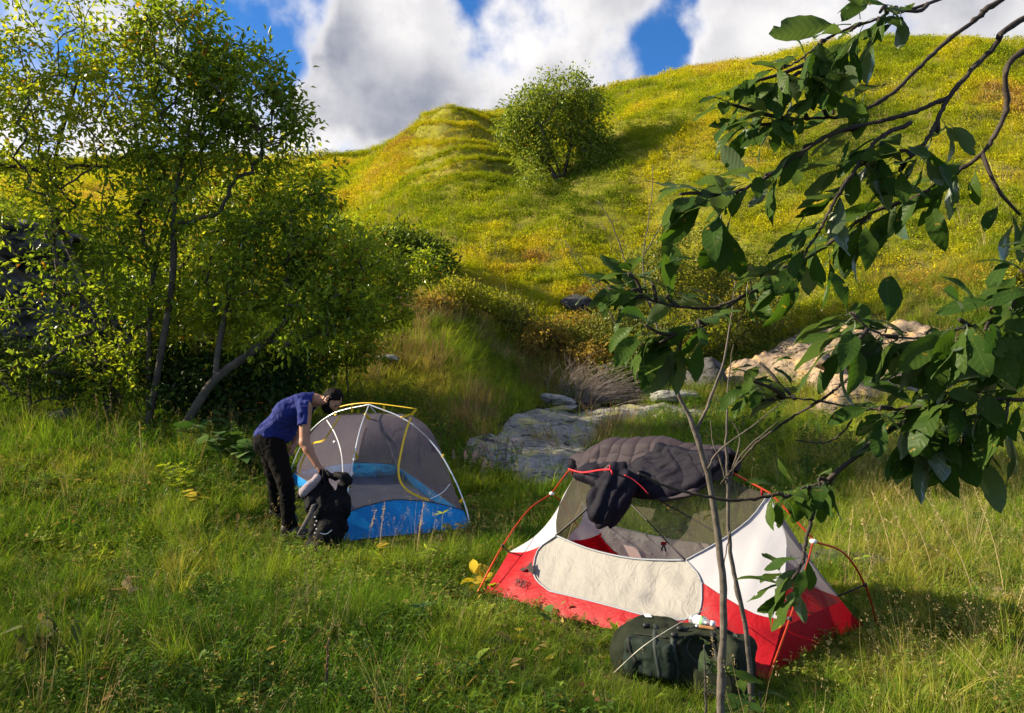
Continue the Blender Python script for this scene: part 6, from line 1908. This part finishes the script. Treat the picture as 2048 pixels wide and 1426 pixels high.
m_bl_olive = leaf_mat('broad_olive', [(0, (0.07, 0.10, 0.02)), (.7, (0.13, 0.15, 0.03)), (.85, (0.16, 0.07, 0.03)), (1, (0.30, 0.24, 0.05))], .35, .08)
m_bl_tan = leaf_mat('dead_leaf', [(0, (0.30, 0.22, 0.11)), (1, (0.45, 0.33, 0.17))], .3, .0)
m_pink = leaf_mat('mint_flower', [(0, (0.36, 0.20, 0.28)), (1, (0.55, 0.36, 0.45))], .3, 0)
m_ygrey = leaf_mat('mint_leaf', [(0, (0.14, 0.18, 0.07)), (1, (0.24, 0.27, 0.12))], .35, .03)
for i, (px, d, lb) in enumerate([(430, 9.6, 'largest'), (470, 9.9, 'right'), (395, 10.0, 'left'), (445, 10.5, 'back'), (500, 9.4, 'near'), (530, 10.2, 'far')]):
    plant('broadleaf_plant', px, d, .42, 4, 5, .25, .19, m_bl_green, {
        'largest': 'wide clump of big green leaves in the middle of the patch left of the man', 'right': 'big-leaved green plant on the right of the patch behind the man',
        'left': 'big-leaved green plant at the left end of the patch under the trees', 'back': 'big-leaved green plant at the back of the patch under the crooked trunk',
        'near': 'big-leaved green plant nearest to the man\'s trousers', 'far': 'big-leaved green plant close behind the man'}[lb], 200 + i, el=(-.1, .4))
plant('lime_plant', 355, 8.3, .36, 4, 12, .10, .04, m_bl_lime, 'bright lime feathery plant standing left of the man', 210, lean=.45, el=(.1, .9))
plant('yellow_leaf_plant', 400, 8.0, .24, 4, 4, .13, .09, m_bl_yel, 'yellow autumn leaves on a low plant left of the man', 211, el=(-.2, .4))
plant('yellow_leaf_plant', 770, 6.9, .20, 3, 4, .12, .08, m_bl_yel, 'pale yellow leaves in front of the blue tent corner', 212, el=(-.1, .6))
plant('yellow_leaf_plant', 960, 5.95, .17, 3, 4, .13, .09, m_bl_yel, 'yellow leaves beside the left orange pole of the red tent', 213, el=(-.1, .7))
plant('yellow_leaf_plant', 985, 5.8, .10, 3, 3, .09, .06, m_bl_lime, 'lime leaves at the left corner of the red tent', 214, el=(-.1, .7))
plant('palmate_weed', 850, 6.5, .28, 1, 14, .10, .022, m_bl_lime, 'upright weed with narrow pale leaves before the blue tent', 215, whorl=True, lean=.05)
plant('palmate_weed', 880, 7.3, .34, 1, 12, .10, .022, m_bl_lime, 'tall thin weed with a leaf whorl against the blue tent wall', 216, whorl=True, lean=.05)
plant('palmate_weed', 845, 4.85, .20, 1, 18, .11, .024, m_bl_green, 'low fan-leaved weed in the open grass between the tents', 217, whorl=True, lean=.02)
plant('palmate_weed', 1222, 4.5, .16, 1, 16, .11, .024, m_bl_lime, 'fan-leaved weed at the left end of the green backpack', 218, whorl=True, lean=.05)
plant('yellow_leaf_plant', 1030, 4.6, .13, 3, 3, .12, .07, m_bl_yel, 'yellowed flat leaves in the grass before the red tent', 219, el=(-.3, .3))
plant('broadleaf_plant', 1000, 4.45, .14, 3, 4, .12, .06, m_bl_olive, 'olive mottled leaves lying in the grass before the red tent', 220, el=(-.2, .3))
plant('broadleaf_plant', 1115, 4.95, .16, 1, 2, .11, .08, m_bl_green, 'single round leaf standing at the red tent front wall', 221, el=(.4, .9))
plant('broadleaf_plant', 860, 3.95, .06, 3, 4, .12, .07, m_bl_olive, 'crinkled olive leaves near the bottom centre', 222, el=(-.2, .3))
plant('broadleaf_plant', 1030, 3.85, .05, 3, 5, .08, .05, m_bl_green, 'small pale green leaves at the bottom centre', 223, el=(-.2, .3))
plant('drooping_weed', 70, 4.3, .36, 4, 6, .13, .06, m_bl_olive, 'drooping olive and brown leaved weed at the bottom left', 224, el=(-1.1, .1))
plant('drooping_weed', 140, 4.4, .38, 3, 6, .12, .05, m_bl_olive, 'dark drooping weed with one yellow leaf at the lower left', 225, el=(-1.1, .1))
plant('drooping_weed', 10, 4.4, .30, 3, 5, .12, .05, m_bl_olive, 'drooping weed cut by the left edge of the frame', 226, el=(-1.0, .2))
plant('dead_leaf_plant', 275, 5.6, .20, 4, 4, .15, .09, m_bl_tan, 'withered tan leaf fan lying in the left grass', 227, el=(-.1, .5))
plant('dead_leaf_plant', 480, 7.2, .10, 2, 3, .16, .05, m_bl_tan, 'withered pale leaf beside the dark stalk left of the man', 228, el=(-.1, .3))
plant('dead_leaf_plant', 700, 3.75, .05, 3, 5, .10, .06, m_bl_tan, 'curled brown dead leaves at the foot of the dark dry stalk', 229, el=(-.2, .4))
for i, (px, d) in enumerate([(950, 10.0), (985, 10.1), (1010, 10.4), (930, 9.7), (965, 9.5), (1040, 10.8)]):
    plant('flowering_mint', px, d, .42, 5, 16, .05, .02, m_ygrey, ['pink-flowered grey-green mint at the left edge of the rock slab', 'pink-flowered mint tallest in the group by the rock slab', 'pink-flowered mint furthest right in the group by the slab',
          'pink-flowered mint nearest to the blue tent', 'low pink-flowered mint in front of the rock slab', 'pink-flowered mint standing against the middle of the slab'][i], 230 + i, flower=m_pink, lean=.3)
plant('yellow_leaf_plant', 1722, 5.9, .42, 1, 3, .09, .06, m_bl_lime, 'tall yellow flowering stalk right of the red tent', 240, whorl=True, lean=.08)
for i, (px, d) in enumerate([(520, 12.4), (505, 12.0)]):
    plant('red_leaf_sapling', px, d, .5, 3, 8, .10, .06, leaf_mat('red_leaf', [(0, (.20, .045, .02)), (1, (.32, .09, .03))], .4, 0), ['reddish leaved sapling in the shade behind the man', 'rusty red leaves low in the shade left of the red sapling'][i], 250 + i)
# dark dried stalks
def stalk(px, d, h, lean, label, r0=.006, seed=0, head=True, mat=None, name='dry_stalk', group=None):
    g = at_ground(px, d, -.02); root = thing(name, g, label, 'stalk', group); r = np.random.default_rng(seed)
    t = np.linspace(0, 1, 10)[:, None]
    p = g + np.array([lean[0], lean[1], 0]) * t ** 1.6 + np.array([0, 0, h]) * (t - .06 * abs(lean[0]) * t ** 2) + r.normal(0, .003, (10, 3)) * t
    mb = MB(); add_tube(mb, p, np.linspace(r0, r0 * .4, 10), 5); mb.build('stem', mat or m_stem_dry, root)
    if head:
        n = 46; k = r.uniform(.55, 1, n)[:, None]
        q = np.stack([np.interp(k[:, 0], t[:, 0], p[:, i]) for i in range(3)], -1)
        V, F = leaf_cards(q, unit(r.normal(size=(n, 3)) * [1, 1, .4] + [0, 0, .5]), r.normal(size=(n, 3)), r.uniform(.012, .026, n), .008)
        m2 = MB(); m2.add(V, F, np.repeat(r.random(n), 4)); m2.build('seed_head', m_dry if mat is m_straw else m_dryforb, root, False)
m_straw = pbr('straw_stem', (0.46, 0.35, 0.17), .8)
stalk(655, 3.72, .36, (.02, .0), 'thick dark dry stalk rising from the bottom centre', .010, 1)
stalk(476, 7.2, .30, (.02, 0), 'dark upright dry stalk left of the man', .007, 2)
stalk(200, 9.6, .75, (-.05, 0), 'tall brown seed stalk in front of the left thicket', .006, 3)
stalk(285, 9.3, .52, (-.03, 0), 'pale spiked stalk below the crooked trunk', .007, 4, mat=m_straw)
STL = ['tall straw stalk leaning left in the right-hand meadow', 'long straw stalk bowed far to the left at the right side', 'tallest straw stalk near the right edge', 'straw stalk right of the yellow flowering stalk', 'straw stalk in the middle of the right meadow clump', 'short straw stalk beside the flowering stalk right of the red tent', 'short straw stalk leaning right near the right edge',
       'straw stalk behind the left end of the red tent, second of four from the left', 'leftmost straw stalk behind the left end of the red tent', 'tallest straw stalk behind the left end of the red tent', 'rightmost straw stalk behind the left end of the red tent', 'upright straw stalk just behind the right pole of the red tent', 'straw stalk leaning left beyond the right pole of the red tent', 'straw stalk before the blue tent wall, middle one', 'straw stalk before the left part of the blue tent wall', 'straw stalk before the right part of the blue tent wall']
for i, (px, d, h, lx) in enumerate([(1940, 5.6, .95, -.42), (1975, 5.4, .70, -.75), (2000, 5.7, 1.05, -.30), (1830, 6.0, .75, -.25), (1860, 6.2, .8, -.3), (1780, 6.4, .7, -.15), (2020, 5.2, .55, .2),
                                    (1150, 6.9, .55, .12), (1130, 7.1, .5, .15), (1165, 7.0, .62, .18), (1185, 7.2, .5, .1), (1690, 6.3, .6, .05), (1740, 6.1, .55, -.1), (760, 6.9, .55, .05), (735, 7.1, .45, .1), (835, 7.0, .5, .06)]):
    stalk(px, d, h, (lx, r.normal(0, .05)), STL[i], .0032, 20 + i, True, m_straw, 'straw_stalk', 'pale straw stalks in the meadow')
# ------------------------------------------------------------------ overhanging branches in front of the camera
def big_leaf_mesh(seed):
    r = np.random.default_rng(seed)
    n = 12; s = np.linspace(0, 1, n)
    w = 0.20 * np.sin(math.pi * np.clip(s, 0, 1) ** 1.25) ** .72 * r.uniform(.85, 1.1)
    w[0] = .012; w[-1] = .006
    ser = np.where(np.arange(n) % 2 == 0, 1.03, .97)
    droop = r.uniform(.05, .45); wave = r.uniform(-.04, .04); twist = r.uniform(-.5, .5); fold = r.uniform(.05, .35); side = r.uniform(-.12, .12)
    V = []
    for i in range(n):
        z0 = -droop * s[i] ** 2; y0 = side * s[i] ** 2
        for j, q in enumerate((-1, -.52, 0, .52, 1)):
            ww = w[i] * (ser[i] if abs(q) == 1 else 1)
            y = q * ww; z = z0 + abs(q) * ww * fold + .02 * math.sin(s[i] * 11 + q * 2 + seed) * abs(q) + wave * math.sin(s[i] * 7)
            a = twist * s[i]; y, z = y * math.cos(a) - (z - z0) * math.sin(a), z0 + y * math.sin(a) + (z - z0) * math.cos(a)
            V.append([s[i] * (1 - .18 * droop * s[i]), y + y0, z])
    F = []
    holes = set(map(tuple, np.stack([r.integers(3, n - 2, seed % 2), r.choice([0, 3], seed % 2)], -1).tolist()))
    for i in range(n - 1):
        for j in range(4):
            if (i, j) in holes: continue
            a = i * 5 + j; F.append([a, a + 5, a + 6, a + 1])
    V = np.array(V); F = np.array(F)
    V2, F2, _ = tube([[-.22, 0, -.01], [-.1, 0, .01], [.03, 0, 0]], [.011, .010, .010], 3, cap=False)      # leaf stalk
    me = mesh_np('leaf', np.vstack([V, V2]), np.vstack([F, F2 + len(V)]))
    me.polygons.foreach_set('use_smooth', np.ones(len(me.polygons), bool))
    return me
def big_leaf_material(name, top, under):
    m, t = newmat(name)
    tcd = nd(t, 'ShaderNodeTexCoord').outputs['Object']
    oi = nd(t, 'ShaderNodeObjectInfo').outputs['Random']
    sep = nd(t, 'ShaderNodeSeparateXYZ', {0: tcd})
    c = mixc(t, oi, top, (top[0] * 1.7, top[1] * 1.35, top[2] * 1.1))
    add = nd(t, 'ShaderNodeVectorMath', operation='ADD'); t.links.new(tcd, add.inputs[0])
    cmb = nd(t, 'ShaderNodeCombineXYZ', {0: mth(t, 'MULTIPLY', oi, 40.0)}); t.links.new(cmb.outputs[0], add.inputs[1])
    sp = ramp(t, noise(t, 5.5, 4, .6, add.outputs[0]), [(.66, (0, 0, 0)), (.71, (1, 1, 1))])
    c = mixc(t, sp, c, (.30, .20, .03))
    # midrib and side veins
    ay = mth(t, 'ABSOLUTE', sep.outputs[1])
    rib = ramp(t, ay, [(0.0, (1, 1, 1)), (.012, (0, 0, 0))])
    vein = mth(t, 'SINE', mth(t, 'MULTIPLY', mth(t, 'SUBTRACT', sep.outputs[0], mth(t, 'MULTIPLY', ay, .8)), 62.0))
    vr = ramp(t, vein, [(.93, (0, 0, 0)), (1.0, (1, 1, 1))])
    c = mixc(t, mth(t, 'MULTIPLY', mth(t, 'MAXIMUM', rib, mth(t, 'MULTIPLY', vr, .35)), .4), c, (top[0] * 3.2, top[1] * 2.4, top[2] * 3.0))
    bf = nd(t, 'ShaderNodeNewGeometry').outputs['Backfacing']
    c = mixc(t, bf, c, under)
    nrm = bump(t, vein, .08, .01)
    d = nd(t, 'ShaderNodeBsdfDiffuse', {'Color': c, 'Normal': nrm}); tr = nd(t, 'ShaderNodeBsdfTranslucent', {'Color': mixc(t, 1.0, c, (1.3, 1.5, .5), 'MULTIPLY'), 'Normal': nrm})
    mx = nd(t, 'ShaderNodeMixShader', {0: .40, 1: d.outputs[0], 2: tr.outputs[0]})
    g = nd(t, 'ShaderNodeBsdfGlossy', {'Roughness': .38, 'Normal': nrm}); fr = nd(t, 'ShaderNodeFresnel', {'IOR': 1.35})
    out(t, nd(t, 'ShaderNodeMixShader', {0: mth(t, 'MULTIPLY', fr.outputs[0], .16), 1: mx.outputs[0], 2: g.outputs[0]}).outputs[0])
    return m
m_bigleaf = big_leaf_material('dark_branch_leaf', (0.030, 0.066, 0.013), (0.085, 0.12, 0.06))
LEAFM = []
for i in range(10):
    me = big_leaf_mesh(i + 3); me.materials.append(m_bigleaf); LEAFM.append(me)

TRUNK = np.array([1.80, 1.45, 0.0])
TRUNK2 = np.array([1.98, 1.12, 0.0])
otree = thing('overhanging_tree', TRUNK, 'dark toothed-leaf branches hanging in close from the top right across the hill', 'tree')
otree2 = thing('overhanging_tree', TRUNK2, 'lower leafy branches reaching in from the right edge above the red tent', 'tree')
mb = MB(); add_tube(mb, smooth_path([TRUNK2 + [0, 0, -.1], TRUNK2 + [-.03, 0, .7], TRUNK2 + [.02, .0, 1.4], TRUNK2 + [.05, -.02, 2.1]], 14), np.linspace(.08, .035, 14), 10); mb.build('trunk', m_bark_dark, otree2)
mb = MB(); add_tube(mb, smooth_path([TRUNK + [0, 0, -.1], TRUNK + [.03, 0, .9], TRUNK + [-.04, .02, 2.0], TRUNK + [.02, .05, 3.2]], 14), np.linspace(.11, .06, 14), 10); mb.build('trunk', m_bark_dark, otree)
BR = [  # polylines (px, py, depth), base radius px, tip radius px
 ([(2010, -5, 1.42), (1960, 32, 1.42), (1870, 103, 1.41), (1780, 190, 1.40), (1700, 230, 1.38), (1640, 236, 1.37), (1568, 240, 1.36)], 11, 4, 2.75),
 ([(1668, 228, 1.37), (1650, 185, 1.36), (1640, 150, 1.35), (1610, 118, 1.34)], 5, 3, None),
 ([(1850, 10, 1.30), (1790, 15, 1.30), (1760, 35, 1.30), (1690, 60, 1.30), (1650, 80, 1.30), (1600, 120, 1.30), (1560, 140, 1.30)], 6, 3, 2.6),
 ([(2048, 38, 1.28), (1990, 92, 1.28), (1905, 185, 1.28), (1868, 255, 1.28), (1838, 300, 1.28), (1800, 330, 1.28)], 12, 5, 2.6),
 ([(1895, 195, 1.28), (1808, 231, 1.30), (1665, 268, 1.32), (1553, 342, 1.34), (1475, 383, 1.35), (1420, 392, 1.35)], 8, 4, None),
 ([(1822, 245, 1.29), (1757, 278, 1.28), (1715, 333, 1.27), (1674, 393, 1.27), (1641, 458, 1.28), (1609, 509, 1.29), (1590, 560, 1.30)], 8, 4, None),
 ([(2052, 100, 1.35), (2012, 222, 1.36), (1966, 305, 1.38), (1900, 350, 1.40), (1830, 395, 1.42), (1743, 426, 1.43), (1655, 490, 1.45), (1563, 546, 1.46), (1493, 588, 1.47), (1424, 615, 1.48), (1340, 610, 1.48), (1262, 585, 1.48)], 9, 4, 2.3),
 ([(1493, 588, 1.47), (1440, 625, 1.46), (1400, 655, 1.45), (1340, 668, 1.44)], 5, 3, None),
 ([(2052, 600, 1.18), (1990, 640, 1.18), (1930, 655, 1.18), (1860, 675, 1.19), (1780, 672, 1.2), (1735, 655, 1.2), (1700, 625, 1.2)], 6, 3, 1.7),
 ([(2052, 755, 1.32), (1950, 750, 1.34), (1861, 740, 1.36), (1738, 738, 1.40), (1682, 770, 1.43), (1648, 796, 1.46), (1581, 837, 1.5), (1517, 883, 1.55), (1470, 934, 1.6), (1443, 967, 1.64)], 7, 3, 1.5),
 ([(2052, 800, 1.25), (1960, 790, 1.27), (1850, 812, 1.30), (1760, 818, 1.33), (1712, 818, 1.34), (1640, 802, 1.36), (1545, 792, 1.38)], 7, 3, 1.45),
 ([(1712, 818, 1.34), (1690, 860, 1.35), (1650, 885, 1.36), (1590, 880, 1.37)], 4, 2, None),
 ([(2052, 720, 1.4), (1970, 762, 1.42), (1850, 825, 1.44), (1760, 872, 1.46), (1690, 930, 1.48), (1640, 968, 1.5), (1560, 988, 1.5), (1470, 1000, 1.5), (1400, 990, 1.5), (1330, 972, 1.5), (1276, 945, 1.5)], 11, 4, 1.35),
 ([(1643, 966, 1.5), (1632, 1010, 1.5), (1612, 1080, 1.5), (1605, 1125, 1.5), (1585, 1160, 1.5)], 8, 4, None),
]
CLU = [  # px, py, n, leaf length px, branch index
 (1760, 25, 4, 95, 2), (1700, 62, 4, 130, 2), (1800, 20, 3, 90, 2), (1640, 95, 3, 120, 2), (1560, 140, 4, 85, 2), (1745, 60, 2, 90, 2),
 (1500, 165, 5, 80, 1), (1560, 185, 5, 100, 1), (1610, 118, 4, 95, 1), (1640, 170, 5, 110, 0), (1600, 210, 4, 100, 0), (1450, 205, 4, 85, 0), (1530, 230, 4, 95, 0), (1690, 190, 3, 100, 0), (1568, 240, 3, 90, 0), (1500, 250, 3, 90, 0),
 (1690, 262, 3, 90, 4), (1600, 318, 2, 90, 4), (1530, 350, 3, 90, 4), (1470, 385, 5, 110, 4), (1405, 392, 5, 115, 4), (1440, 425, 4, 120, 4), (1360, 388, 3, 90, 4),
 (1760, 290, 4, 100, 5), (1715, 335, 4, 105, 5), (1670, 400, 4, 105, 5), (1640, 455, 3, 100, 5), (1600, 520, 4, 105, 5), (1590, 560, 4, 110, 5),
 (1800, 300, 4, 100, 3), (1840, 305, 4, 100, 3), (1870, 260, 3, 90, 3), (1800, 335, 3, 100, 3),
 (1900, 350, 4, 95, 6), (1850, 385, 4, 100, 6), (1770, 418, 5, 105, 6), (1720, 445, 4, 115, 6), (1655, 490, 3, 100, 6), (1560, 545, 3, 95, 6), (1500, 585, 3, 95, 6),
 (1424, 612, 4, 95, 6), (1340, 590, 5, 95, 6), (1262, 580, 6, 90, 6), (1215, 575, 4, 80, 6), (1300, 560, 4, 85, 6), (1255, 545, 3, 85, 6),
 (1400, 655, 4, 100, 7), (1340, 668, 6, 105, 7), (1290, 650, 4, 95, 7), (1360, 700, 3, 110, 7), (1310, 690, 3, 100, 7),
 (1700, 628, 5, 95, 8), (1735, 660, 4, 110, 8), (1690, 685, 4, 110, 8), (1780, 675, 5, 105, 8), (1850, 665, 4, 105, 8), (1920, 640, 5, 110, 8), (1970, 660, 5, 115, 8), (2020, 620, 5, 110, 8), (2045, 590, 3, 100, 8), (1880, 700, 4, 105, 8),
 (1860, 745, 4, 105, 9), (1930, 750, 3, 110, 9), (1990, 755, 4, 115, 9), (2030, 720, 4, 110, 9),
 (1850, 815, 3, 105, 10), (1900, 800, 3, 110, 10), (1960, 800, 4, 115, 10), (2020, 800, 3, 115, 10), (1800, 835, 4, 100, 10), (1760, 820, 2, 90, 10), (1545, 795, 4, 60, 10), (1500, 760, 4, 62, 10), (1520, 725, 4, 60, 10), (1490, 800, 4, 60, 10), (1560, 770, 3, 60, 10),
 (1900, 850, 4, 120, 12), (1850, 850, 3, 110, 12), (1960, 840, 4, 120, 12), (2010, 850, 3, 120, 12), (1800, 865, 3, 100, 12), (1925, 890, 4, 115, 12),
 (1640, 975, 5, 75, 12), (1600, 985, 3, 75, 12), (1555, 985, 3, 65, 12), (1660, 965, 3, 75, 12),
 (1585, 1160, 5, 85, 13), (1600, 1140, 3, 80, 13), (1610, 1175, 2, 80, 13),
 (2040, 430, 3, 90, 6), (2045, 500, 3, 90, 8), (2040, 540, 2, 90, 8)]
rl = np.random.default_rng(909)
PATHS = []
brmb = []
for (pts, r0, r1, zt) in BR:
    w = [P(*q) for q in pts]
    if zt is not None:                                # run on to the trunk outside the frame
        TR_ = TRUNK if len(PATHS) < 8 else TRUNK2
        w = [TR_ + [0, 0.02, zt], (TR_ + [0, 0, zt]) * .45 + w[0] * .55 + [0, 0, .05]] + w
    p = smooth_path(w, 10 * len(w))
    d = p[:, 1]; n = len(p)
    rad = np.interp(np.linspace(0, 1, n), [0, 1], [r0, r1]) * .6 * d / FPX
    if zt is not None: rad = rad * np.interp(np.linspace(0, 1, n), [0, .15, .3], [1.5, 1.2, 1])
    p = p + rl.normal(0, .0007, p.shape)
    knots = 1 + .28 * (rl.random(n) < .12) + .08 * rl.normal(size=n)
    m_ = MB(); add_tube(m_, p, rad * knots, 7)
    PATHS.append(p); brmb.append(m_)
leaf_jobs = []
for (px, py, n, lp, bi) in CLU:
    bp = PATHS[bi]
    bx_, by_ = pix(bp)
    j = int(np.argmin((bx_ - px) ** 2 + (by_ - py) ** 2))
    d = bp[j, 1] + rl.normal(0, .03)
    tip = P(px, py, d)
    a = bp[max(j - 3, 0)]
    if np.linalg.norm(tip - a) > .015:
        mid = (a + tip) / 2 + rl.normal(0, .006, 3)
        add_tube(brmb[bi], smooth_path([a, mid, tip], 6), np.linspace(.0042, .0026, 6), 5)
    axis = unit(tip - a + 1e-4)
    for k in range(int(math.ceil(n * (1.35 if bi < 8 else 1.6)))):
        prp = unit(np.cross(axis, rl.normal(size=3)))
        dr = unit(axis * rl.uniform(.1, .9) + prp * rl.uniform(.5, 1.0) + np.array([0, 0, -1.0]) * rl.uniform(-.1, .75) + np.array([-.25, 0, 0]))
        leaf_jobs.append((bi, tip - axis * rl.uniform(0, .03) + rl.normal(0, .008, 3), dr, lp * (.94 if bi < 8 else 1.02) * d / FPX * rl.uniform(.72, 1.12)))
brs = [m_.build('branch', m_bark_dark, otree if i < 8 else otree2) for i, m_ in enumerate(brmb)]
for bi, pos, dr, ln in leaf_jobs:
    up = unit(np.array([0, 0, 1.0]) + rl.normal(0, .45, 3) + np.array([0, -.25, 0]))
    y = unit(np.cross(up, dr)); z = np.cross(dr, y)
    o = bpy.data.objects.new('leaf', LEAFM[rl.integers(0, len(LEAFM))]); COL.objects.link(o)
    o.parent = brs[bi]
    M = Matrix([[dr[i] * ln, y[i] * ln, z[i] * ln, pos[i] + dr[i] * ln * .2] for i in range(3)] + [[0, 0, 0, 1]])
    o.matrix_local = M

# ------------------------------------------------------------------ slim saplings in front of the red tent
m_bark_sap = pbr('sapling_bark', (0.065, 0.052, 0.042), 0.85, 50, 0.8, 0.006, var=(30, (0.13, 0.11, 0.09)), spec=0.2)
def sapling(name, label, main, radii, twigs, leaves=()):
    w = [P(*q) for q in main]
    g = at_ground(main[0][0], main[0][2], -.08)
    root = thing(name, g, label, 'sapling')
    w = [g] + w
    p = smooth_path(w, 50); n = len(p)
    rad = np.interp(np.linspace(0, 1, n), np.linspace(0, 1, len(radii)), radii)
    r_ = np.random.default_rng(len(main))
    m_ = MB(); add_tube(m_, p + r_.normal(0, .002, p.shape), rad * (1 + .25 * (r_.random(n) < .12) + .05 * r_.normal(size=n)), 8); m_.build('stem', m_bark_sap, root)
    for tw, ra, rb in twigs:
        q = smooth_path([P(*t_) for t_ in tw], 16); m_ = MB(); add_tube(m_, q + r_.normal(0, .0012, q.shape), np.linspace(ra, rb, 16), 5); m_.build('twig', m_bark_sap, root)
    for (px, py, d, n_, lp) in leaves:
        for k in range(n_):
            dr = unit(np.array([r_.normal(0, 1), r_.normal(0, .6), r_.normal(.0, .35)])); up = unit([r_.normal(0, .3), -.3, 1]); y = unit(np.cross(up, dr)); z = np.cross(dr, y); ln = lp * d / FPX * r_.uniform(.8, 1.1)
            o = bpy.data.objects.new('leaf', LEAFM[r_.integers(0, 10)]); COL.objects.link(o); o.parent = root; pos = P(px, py, d)
            o.matrix_parent_inverse = Matrix.Translation(-root.location)
            o.matrix_basis = Matrix([[dr[i] * ln, y[i] * ln, z[i] * ln, pos[i] + dr[i] * ln * .2] for i in range(3)] + [[0, 0, 0, 1]])
    return root
sapling('sapling', 'grey-barked bare sapling stem rising in front of the green backpack',
        [(1442, 1426, 3.05), (1443, 1330, 3.05), (1447, 1200, 3.05), (1437, 1080, 3.05), (1415, 950, 3.05), (1390, 862, 3.05), (1362, 800, 3.05), (1346, 755, 3.05), (1330, 700, 3.05), (1300, 610, 3.05), (1286, 520, 3.06), (1300, 420, 3.08), (1306, 330, 3.1)],
        [.0175, .017, .016, .015, .0135, .012, .010, .008, .006, .0045, .0035, .0025, .0017, .001],
        [([(1392, 866, 3.05), (1420, 800, 3.07), (1445, 730, 3.1), (1462, 640, 3.12), (1470, 560, 3.15)], .0075, .002),
         ([(1302, 615, 3.05), (1255, 530, 3.0), (1225, 450, 2.98), (1195, 400, 2.97)], .004, .0012),
         ([(1340, 735, 3.05), (1300, 735, 3.0), (1260, 690, 2.97), (1180, 560, 2.95), (1130, 480, 2.95)], .0045, .001),
         ([(1288, 510, 3.06), (1330, 440, 3.1), (1365, 400, 3.12)], .003, .001),
         ([(1412, 945, 3.05), (1440, 900, 3.0), (1520, 840, 2.96), (1600, 770, 2.93)], .005, .0012)])
sapling('sapling', 'thin dark sapling stem rising at the right end of the green backpack',
        [(1503, 1385, 3.7), (1498, 1320, 3.7), (1490, 1250, 3.69), (1475, 1180, 3.68), (1462, 1110, 3.67), (1457, 1040, 3.66), (1455, 960, 3.65), (1452, 880, 3.65), (1456, 780, 3.66), (1466, 690, 3.68)],
        [.014, .0135, .013, .012, .011, .010, .009, .0075, .006, .004, .002],
        [([(1456, 985, 3.65), (1470, 930, 3.64), (1500, 890, 3.62), (1560, 840, 3.6)], .006, .0015),
         ([(1455, 970, 3.65), (1440, 920, 3.6), (1425, 880, 3.58), (1422, 840, 3.57)], .006, .0015),
         ([(1460, 1060, 3.66), (1449, 1120, 3.62), (1440, 1180, 3.6)], .004, .0015),
         ([(1456, 960, 3.65), (1480, 880, 3.66), (1455, 830, 3.66), (1430, 790, 3.66)], .005, .0012)])
sapling('leafy_sprout', 'dark leafy sprout standing before the green backpack', [(1412, 1400, 3.45), (1410, 1340, 3.45), (1408, 1290, 3.45)], [.005, .005, .004, .003], [],
        [(1408, 1292, 3.45, 2, 62), (1410, 1320, 3.45, 1, 45), (1412, 1350, 3.45, 2, 75), (1418, 1385, 3.45, 2, 90), (1440, 1345, 3.45, 1, 70)])
sapling('leafy_sprout', 'small leafy sprout at the foot of the thin dark sapling', [(1522, 1410, 3.5), (1518, 1385, 3.5)], [.004, .003, .003], [], [(1518, 1386, 3.5, 3, 70), (1490, 1395, 3.5, 2, 60)])
